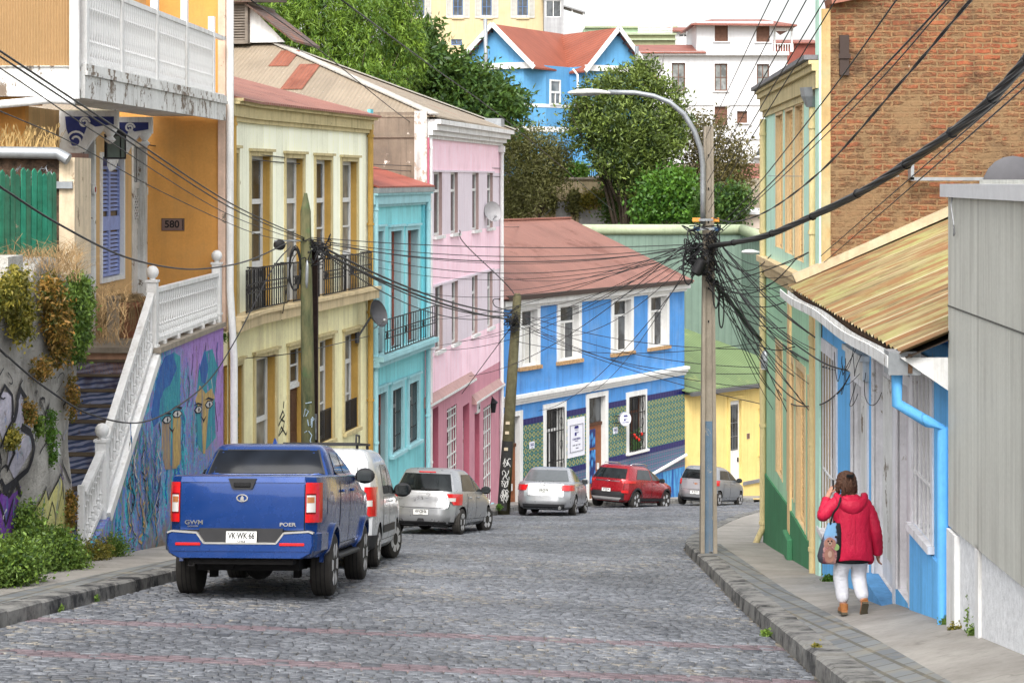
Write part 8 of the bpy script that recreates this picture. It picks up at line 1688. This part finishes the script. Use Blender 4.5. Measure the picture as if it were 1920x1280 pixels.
for tx, sz, x, z, sx in (('GWM', .07, -.575, .925, 1.25), ('GONOW', .024, -.585, .88, 1.3), ('POER', .06, .55, .905, 1.35)): t.part('badge', moved(letters(tx, sz, .008), x, text_y(c, x, z, .018), z, sx), M_chr, tgo)
for sd in (-1, 1):
    f = lambda a, b, sd=sd, e=.012: c.rear(sd*a, b, e)
    # lamp wraps round the corner: rear face then flank
    def wrap(a0, a1, z0, z1, e, n=10):
        mb = MB(); pts = []
        for i in range(n+1):
            q = lerp(a0, a1, i/n); pts.append(q)
        for j in range(7):
            z = lerp(z0, z1, j/6)
            yr, yf, w = c.at(z); m_, hh = (yr+yf)/2, (yf-yr)/2
            for q in pts:
                if q <= 0: x = .755+(.88-.755)*(q+1); p = c.rear(sd*x, z, e)
                else: yy = lerp(c.rear(.88, z, 0)[1], c.rear(.88, z, 0)[1]+.17, q); p = c.side(yy, z, sd, e)
                mb.v.append(p)
        for j in range(6):
            for i in range(n): a = j*(n+1)+i; mb.f.append((a, a+1, a+n+2, a+n+1)); mb.m.append(0)
        return mb
    tl = t.part('taillight', wrap(-1, .75, .93, 1.40, .012), M_redl, None, True); t.part('lamp_inset', wrap(-.88, -.12, 1.05, 1.25, .017, 6), M_clr, tl, True); t.part('lamp_inset_frame', wrap(-.92, -.08, 1.03, 1.27, .0145, 6), plain('dark_red_lamp', (.12, .005, .006, 1), .2), tl, True); t.part('amber_lens', wrap(-.84, -.2, 1.16, 1.23, .019, 6), M_ambl, tl, True)
# bumper: lumps either side of a step, lower bar
mb = MB(); M_ch2 = plain('dull_silver_edge', (.35, .34, .32, 1), .4, .5); prb = [(-.87, .80), (-.82, .82), (-.52, .80), (-.43, .68), (.43, .68), (.52, .80), (.82, .82), (.87, .80), (.878, .66), (.85, .57), (.74, .51), (-.74, .51), (-.85, .57), (-.878, .66)]
bo_ = t.part('bumper', MB().loft([[(x*.975, -.085, .665+(z-.665)*.95) for x, z in prb], [(x, -.06, z) for x, z in prb], [(x, .12, z) for x, z in prb]]), PB_)
for sd in (-1, 1): t.part('bumper_corner', MB().loft([[(sd*x*k, y, z) for x, z in ((.8, .53), (.875, .6), (.88, .80), (.8, .82))] for y, k in ((-.05, .985), (.05, 1.03), (.16, 1.07), (.66, 1.085))]), PB_, bo_)
t.part('bumper_crease', MB().box(-.83, .83, -.096, -.085, .595, .61), PB_, bo_); mb = MB()
for a, b in zip(prb[:8], prb[1:8]): mb.bar((a[0], -.03, a[1]+.008), (b[0], -.03, b[1]+.008), .13, .02)
t.part('bumper_edge', mb, M_ch2, bo_); t.part('step_pad', MB().box(-.5, .5, -.03, .02, .70, .86), M_trim, bo_)
for x in (-.62, .62): t.part('reflector', MB().rbox(x-.15, x+.15, -.099, -.085, .66, .695, .008), M_redl, bo_)
c.plate(0.01, .76, 'VK·WK·66', 'CHILE', .37, .14, 0, -.045)
t.part('lower_skirt', MB().box(-.62, .62, .02, .3, .44, .53), M_under); t.part('exhaust', MB().tube([(.56, .1, .45), (.56, .6, .45)], .035, 8), M_under); t.part('tow_hooks', MB().tube([(-.62, .05, .48), (-.62, -.0, .42), (-.56, .0, .42), (-.56, .05, .48)], .014, 6), M_under)
# cab glass
c.rp('rear_window', [(-.74, 1.50), (.74, 1.50), (.64, 1.79), (-.64, 1.79)], glass('tinted_glass', (.008, .01, .014, 1), .12, .06, 0), .01); c.rp('window_seal', [(-.76, 1.49), (.76, 1.49), (.66, 1.80), (-.66, 1.80)], M_trim, .005)
t.part('antenna_fin', MB().loft([[(-.03, 2.25, 1.875), (.03, 2.25, 1.875), (.02, 2.45, 1.875), (-.02, 2.45, 1.875)], [(-.006, 2.24, 1.95), (.006, 2.24, 1.95), (.004, 2.28, 1.95), (-.004, 2.28, 1.95)]]), PB_)
for sd in (-1, 1):
    c.sidep('side_window', [(1.95, 1.46), (2.72, 1.46), (2.72, 1.77), (2.12, 1.77)], M_cglass, sd, .008); c.sidep('side_window', [(2.80, 1.46), (3.75, 1.45), (3.15, 1.76), (2.80, 1.77)], M_cglass, sd, .008)
    c.door(1.8, 2.73, .62, 1.40, sd, 1.98, 1.28); c.door(2.77, 3.85, .62, 1.40, sd, 2.95, 1.28)
    c.sidep('fuel_flap', [(.62, 1.02), (.82, 1.02), (.82, 1.22), (.62, 1.22)], PB_, sd, .004)
    c.T.part('side_step', MB().rbox(sd*.86-.09, sd*.86+.09, 1.75, 3.95, .42, .48, .02), M_trim)
    for wy in (1.22, 4.45):
        mb = MB(); rs = []
        for i in range(19):
            a = math.pi*(i/18)*.94+.09; y_, z_ = wy+.46*math.cos(a), .385+.46*math.sin(a)
            p_ = c.side(y_, max(.5, z_), sd, 0)[0]; rs.append([(p_, y_, z_), (p_+sd*.05, y_, z_), (p_+sd*.05, wy+.515*math.cos(a), .385+.515*math.sin(a)), (p_, wy+.515*math.cos(a), .385+.515*math.sin(a))])
        t.part('arch_flare', mb.loft(rs if sd > 0 else [list(reversed(q)) for q in rs]), PB_, None, 50)
c.mirror(3.45, 1.46, M_trim, None, 1.15)

# ---- generic rear furniture for the smaller cars
def std_lamps(c, x0, x1, z0, z1, flank=.22, clear=None, wedge=0.0):
    for sd in (-1, 1):
        mb = MB(); n = 12
        for j in range(6):
            z = lerp(z0, z1, j/5)
            for i in range(n+1):
                q = i/n
                if q < .6: p = c.rear(sd*lerp(x0+wedge*(1-j/5), x1, q/.6), z, .01)
                else: y0 = c.rear(x1, z, 0)[1]; p = c.side(lerp(y0, y0+flank, (q-.6)/.4), z, sd, .01)
                mb.v.append(p)
        for j in range(5):
            for i in range(n): a = j*(n+1)+i; mb.f.append((a, a+1, a+n+2, a+n+1)); mb.m.append(0)
        o = c.T.part('taillight', mb, M_redl, None, True)
        if clear: c.rp('lamp_inset', [(sd*clear[0], clear[2]), (sd*clear[1], clear[2]), (sd*clear[1], clear[3]), (sd*clear[0], clear[3])], M_clr, .014, o)
def two_doors(c, ys, zs, win, m=None, hz=None):
    for sd in (-1, 1):
        for (a, b) in ys: c.door(a, b, zs[0], zs[1], sd, a+.17, hz, m)
        for w_ in win: c.sidep('side_window', w_, M_cglass, sd, .009)
def dashseats(c): pass
# ---- white van
VP = carpaint('van_white', (.56, .57, .58, 1), .05, .3)
lv = [(.24, .12, 4.2, .78), (.32, .03, 4.32, .86), (.5, 0, 4.38, .895), (.8, .01, 4.36, .905), (.95, .02, 4.15, .9), (1.05, .03, 3.7, .89), (1.12, .035, 3.4, .88), (1.4, .07, 2.95, .84), (1.62, .12, 2.55, .79), (1.74, .2, 2.3, .72), (1.79, .34, 2.1, .62), (1.805, .6, 1.9, .45)]
c = Car('van', 'white panel van with black roof rack parked in front of the blue pickup', 'van', 590, 28.9, 2.0, lv, 10, VP, [(.78, .315, .2), (3.5, .315, .2)], None, 'vehicles parked along the kerb', 1.03)
c.wheel(7, .7, R(-16)); c.under(.2, .3, 4.1, .6); t = c.T
std_lamps(c, .72, .86, .78, 1.22, .12, (.76, .84, .93, 1.02)); c.rp('rear_door_gap', [(-.68, .52), (.68, .52), (.6, 1.66), (-.6, 1.66)], M_seam, .003); c.rp('rear_door', [(-.67, .53), (-.008, .53), (-.008, 1.65), (-.59, 1.65)], VP, .009); c.rp('rear_door', [(.008, .53), (.67, .53), (.59, 1.65), (.008, 1.65)], VP, .009)
for a, b in ((-.58, -.06), (.06, .58)): c.rp('rear_panel', [(a, 1.12), (b, 1.12), (b*.93, 1.56), (a*.93, 1.56)], VP, .016)
c.rp('bumper', [(-.84, .28), (.84, .28), (.84, .5), (-.84, .5)], M_trim, .03); c.plate(0, .66, 'LT·FX·38')
for sd in (-1, 1): c.sidep('bumper_side', [(.03, .28), (.42, .28), (.38, .5), (.03, .5)], M_trim, sd, .02); c.sidep('side_moulding', [(1.2, .5), (3.0, .5), (3.0, .62), (1.2, .62)], M_trim, sd, .015); c.sidep('side_window', [(1.3, 1.1), (2.1, 1.1), (2.02, 1.56), (1.34, 1.56)], M_cglass, sd); c.sidep('side_window', [(2.18, 1.1), (3.2, 1.08), (2.62, 1.55), (2.1, 1.56)], M_cglass, sd); c.door(2.14, 3.28, .4, 1.06, sd, 2.3, .98); c.door(1.22, 2.1, .4, 1.06, sd, 1.98, .98)
c.mirror(3.05, 1.14, M_trim, None, 1.25)
mb = MB(); [mb.bar((x, .3, 1.87), (x, 2.2, 1.87), .035) for x in (-.55, .55)]; [mb.bar((-.55, y, 1.87), (.55, y, 1.87), .035) for y in (.3, .9, 1.5, 2.2)]; [mb.box(x-.02, x+.02, y-.02, y+.02, 1.72, 1.88) for x in (-.55, .55) for y in (.5, 1.9)]; mb.tube([(.55, .35, 1.87), (.55, .35, 2.0), (.55, .75, 2.0), (.55, .75, 1.87)], .015, 6); t.part('roof_rack', mb, M_trim)
# ---- silver hatchback
SV = carpaint('silver_paint', (.36, .365, .375, 1), .6, .3)
lv = [(.2, .16, 3.7, .7), (.28, .03, 3.8, .79), (.42, 0, 3.85, .83), (.6, .01, 3.84, .845), (.75, .045, 3.72, .845), (.86, .06, 3.3, .835), (.95, .09, 2.95, .815), (1.02, .12, 2.75, .79), (1.2, .25, 2.4, .715), (1.36, .38, 2.05, .645), (1.44, .46, 1.8, .6), (1.485, .6, 1.55, .5), (1.5, .85, 1.35, .35)]
c = Car('hatchback', 'silver hatchback parked beside the turquoise house with red wedge taillights', 'car', 788, 42.3, 13, lv, 5.5, SV, [(.62, .3, .19), (3.05, .3, .19)], None, 'vehicles parked along the kerb')
c.wheel(6, .68, R(-14)); c.under(.17, .3, 3.5, .55)
c.rp('rear_window', [(-.66, .99), (.66, .99), (.54, 1.37), (-.54, 1.37)], M_cglass, .012); c.rp('hatch_gap', [(-.62, .605), (.62, .605), (.68, .93), (-.68, .93)], M_seam, .003); c.rp('hatch', [(-.61, .615), (.61, .615), (.67, .925), (-.67, .925)], SV, .008)
std_lamps(c, .55, .76, .68, .93, .24, (.62, .74, .76, .84), .16); c.rp('bumper', [(-.8, .26), (.8, .26), (.8, .58), (-.8, .58)], SV, .035); c.rp('bumper_skirt', [(-.7, .22), (.7, .22), (.72, .3), (-.72, .3)], M_trim, .038); c.plate(0, .51, 'HV·CB·56', 'CHILE', .36, .13, .045)
c.rp('brake_light', [(-.2, 1.395), (.2, 1.395), (.2, 1.42), (-.2, 1.42)], M_redl, .02); c.T.part('wiper', MB().bar((-.05, c.rear(0, 1.03, .03)[1], 1.03), (.38, c.rear(.38, 1.02, .03)[1], 1.02), .02), M_trim); c.badge(None, M_chr, 0, .82, .012, 'S', .09, 'emblem', 1.2); c.badge(None, M_chr, -.5, .79, .012, 'SWIFT', .04); c.badge([(-.09, -.03), (.09, -.03), (.06, .03), (-.06, .03)], M_trim, 0, .34, .04, None, 0, 'tow_cover')
two_doors(c, ((.98, 1.75), (1.78, 2.85)), (.36, .93), ([(.62, 1.0), (1.72, .98), (1.72, 1.36), (.95, 1.36)], [(1.8, .98), (2.7, .97), (2.08, 1.34), (1.8, 1.36)]), None, .84); c.mirror(2.52, 1.0, M_trim)
# ---- silver sedan
SV2 = carpaint('pale_silver_paint', (.38, .385, .4, 1), .6, .3)
lv = [(.2, .18, 4.35, .72), (.28, .05, 4.46, .83), (.42, 0, 4.52, .87), (.6, .02, 4.5, .885), (.76, .06, 4.35, .885), (.88, .1, 3.9, .875), (.96, .13, 3.45, .86), (1.0, .2, 3.35, .83), (1.015, .52, 3.3, .8), (1.15, .75, 2.95, .73), (1.3, 1.02, 2.55, .66), (1.4, 1.25, 2.25, .6), (1.445, 1.45, 2.0, .5), (1.46, 1.6, 1.85, .35)]
c = Car('sedan', 'silver sedan parked by the leaning wooden pole', 'car', 1018, 55.8, 9, lv, 6, SV2, [(1.0, .31, .2), (3.65, .31, .2)], None, 'vehicles parked along the kerb')
c.wheel(5, .7, R(-6)); c.under(.18, .3, 4.2, .6); c.rp('rear_window', [(-.68, 1.04), (.68, 1.04), (.55, 1.37), (-.55, 1.37)], plain('sky_reflecting_glass', (.1, .11, .115, 1), .08, 0, .7), .012); std_lamps(c, .48, .8, .76, .93, .3, None, .06); c.rp('trunk_gap', [(-.5, .6), (.5, .6), (.5, .97), (-.5, .97)], M_seam, .003); c.rp('trunk_lid', [(-.49, .61), (.49, .61), (.49, .96), (-.49, .96)], SV2, .008)
c.rp('bumper', [(-.84, .27), (.84, .27), (.84, .58), (-.84, .58)], SV2, .03); c.rp('bumper_skirt', [(-.62, .24), (.62, .24), (.64, .36), (-.64, .36)], M_trim, .036); c.plate(0, .76, 'DB·CF·74'); c.rp('chrome_strip', [(-.3, .86), (.3, .86), (.3, .885), (-.3, .885)], M_chr, .014); c.T.part('exhaust', MB().tube([(.5, -.03, .26), (.5, .3, .26)], .05, 10), M_chr); c.badge([(.045*math.cos(i), .03*math.sin(i)) for i in [k*math.pi/8 for k in range(16)]], M_chr, 0, .92, .013, None, 0, 'emblem')
two_doors(c, ((1.3, 2.2), (2.24, 3.35)), (.36, .93), ([(1.3, 1.03), (2.18, 1.01), (2.18, 1.35), (1.72, 1.36)], [(2.26, 1.01), (3.15, 1.0), (2.55, 1.33), (2.26, 1.35)]), None, .86); c.mirror(2.95, 1.02, SV2)
# ---- red SUV
RD = carpaint('red_paint', (.28, .008, .014, 1), .3, .25)
lv = [(.26, .14, 4.15, .74), (.34, .03, 4.24, .83), (.5, 0, 4.29, .875), (.7, .01, 4.29, .89), (.88, .03, 4.2, .89), (1.0, .05, 3.75, .88), (1.08, .07, 3.35, .865), (1.14, .12, 3.15, .84), (1.32, .27, 2.8, .76), (1.48, .42, 2.4, .69), (1.57, .5, 2.15, .63), (1.615, .65, 1.9, .54), (1.63, .9, 1.6, .4)]
c = Car('suv', 'red SUV with silver roof rails parked in front of the blue house door', 'car', 1135, 66.4, 30, lv, 6, RD, [(.85, .345, .22), (3.45, .345, .22)], None, 'vehicles parked along the kerb', .95)
c.wheel(5, .7, R(-8)); c.under(.22, .3, 4.0, .6); c.rp('rear_window', [(-.68, 1.12), (.68, 1.12), (.58, 1.49), (-.58, 1.49)], M_cglass, .012); std_lamps(c, .5, .82, .96, 1.06, .32, None, .1); c.rp('chrome_strip', [(-.5, 1.0), (.5, 1.0), (.5, 1.04), (-.5, 1.04)], M_chr, .014); c.rp('hatch_gap', [(-.66, .66), (.66, .66), (.7, 1.1), (-.7, 1.1)], M_seam, .003); c.rp('hatch', [(-.65, .67), (.65, .67), (.69, 1.09), (-.69, 1.09)], RD, .007)
c.rp('bumper', [(-.86, .34), (.86, .34), (.86, .64), (-.86, .64)], M_trim, .03); c.rp('skid_plate', [(-.5, .29), (.5, .29), (.62, .42), (-.62, .42)], plain('satin_silver', (.4, .4, .4, 1), .4, .5), .04); c.plate(0, .68, 'SP·TG·34', 'CHILE', .36, .13, .04); c.rp('reflector', [(.62, .6), (.8, .6), (.8, .7), (.62, .7)], M_redl, .035); c.rp('reflector', [(-.8, .6), (-.62, .6), (-.62, .7), (-.8, .7)], M_redl, .035); c.badge([(.06*math.cos(i), .04*math.sin(i)) for i in [k*math.pi/8 for k in range(16)]], M_chr, 0, 1.02, .018, None, 0, 'emblem')
for sd in (-1, 1):
    c.sidep('sill_cladding', [(.4, .3), (3.95, .3), (3.95, .42), (.4, .42)], M_trim, sd, .015); mb = MB().tube([(sd*.56, .75, 1.62), (sd*.57, .9, 1.68), (sd*.57, 1.9, 1.69), (sd*.55, 2.2, 1.6)], .02, 6); c.T.part('roof_rail', mb, M_chr, None, True)
    for wy in (.85, 3.45):
        rs = []
        for i in range(17): a = math.pi*i/16*1.1-.16; y_, z_ = wy+.4*math.cos(a), .345+.4*math.sin(a); p_ = c.side(y_, max(.3, z_), sd, 0)[0]; rs.append([(p_, y_, z_), (p_+sd*.02, y_, z_), (p_+sd*.02, wy+.47*math.cos(a), .345+.47*math.sin(a)), (p_, wy+.47*math.cos(a), .345+.47*math.sin(a))])
        c.T.part('arch_cladding', MB().loft(rs if sd > 0 else [list(reversed(q)) for q in rs]), M_trim)
two_doors(c, ((1.15, 2.05), (2.09, 3.2)), (.44, 1.04), ([(.75, 1.12), (2.03, 1.1), (2.03, 1.47), (1.1, 1.48)], [(2.11, 1.1), (3.0, 1.09), (2.42, 1.45), (2.11, 1.47)]), None, .95); c.mirror(2.78, 1.1, M_trim)
# ---- small grey-silver hatchback
SG = carpaint('grey_silver_paint', (.33, .34, .355, 1), .6, .32)
lv = [(.2, .14, 3.5, .66), (.28, .03, 3.58, .75), (.42, 0, 3.63, .785), (.62, .01, 3.62, .8), (.78, .04, 3.5, .8), (.9, .06, 3.1, .79), (.98, .08, 2.85, .77), (1.04, .1, 2.7, .745), (1.22, .18, 2.35, .68), (1.36, .27, 2.0, .62), (1.43, .36, 1.75, .57), (1.47, .5, 1.5, .48), (1.485, .75, 1.3, .34)]
c = Car('hatchback', 'small grey silver hatchback parked behind the concrete pole', 'car', 1302, 69.2, 26, lv, 6, SG, [(.55, .29, .18), (2.93, .29, .18)], None, 'vehicles parked along the kerb')
c.wheel(6, .66); c.under(.17, .3, 3.3, .5); c.rp('rear_window', [(-.62, 1.0), (.62, 1.0), (.53, 1.34), (-.53, 1.34)], M_cglass, .012); std_lamps(c, .58, .74, .78, .98, .16); c.rp('bumper', [(-.76, .26), (.76, .26), (.76, .56), (-.76, .56)], SG, .03); c.rp('bumper_skirt', [(-.6, .22), (.6, .22), (.62, .32), (-.62, .32)], M_trim, .034); c.plate(0, .5, 'JK·TR·55', 'CHILE', .36, .13, .04); c.rp('hatch_gap', [(-.58, .6), (.58, .6), (.64, .95), (-.64, .95)], M_seam, .003); c.rp('hatch', [(-.57, .61), (.57, .61), (.63, .945), (-.63, .945)], SG, .008); c.badge([(-.07, -.015), (-.02, -.015), (-.02, -.035), (.02, -.035), (.02, -.015), (.07, -.015), (.07, .015), (.02, .015), (.02, .035), (-.02, .035), (-.02, .015), (-.07, .015)], M_ambl, 0, .82, .012, None, 0, 'emblem')
two_doors(c, ((.92, 1.65), (1.68, 2.75)), (.36, .94), ([(.58, 1.02), (1.63, 1.0), (1.63, 1.33), (.85, 1.34)], [(1.7, 1.0), (2.6, .99), (2.0, 1.31), (1.7, 1.33)]), None, .86); c.mirror(2.42, 1.0, M_trim)
# drain grate in the road
gx = W(1388, 972, 52); mb = MB().frame(gx.x-.35, gx.x+.35, gx.y-.5, gx.y+.5, 0, .02, .06); mb.v = [(x, z, zroad(x, z)+y+.012) for x, y, z in mb.v]
for i in range(7): x = gx.x-.28+i*.09; mb.add([(x, gx.y-.45, zroad(x, gx.y-.45)+.025), (x+.04, gx.y-.45, zroad(x, gx.y-.45)+.025), (x+.04, gx.y+.45, zroad(x, gx.y+.45)+.025), (x, gx.y+.45, zroad(x, gx.y+.45)+.025)], [(0, 1, 2, 3)])
solo('drain_grate', mb, M_iron, 'dark iron drain grate in the road near the right pavement bend', 'drain')
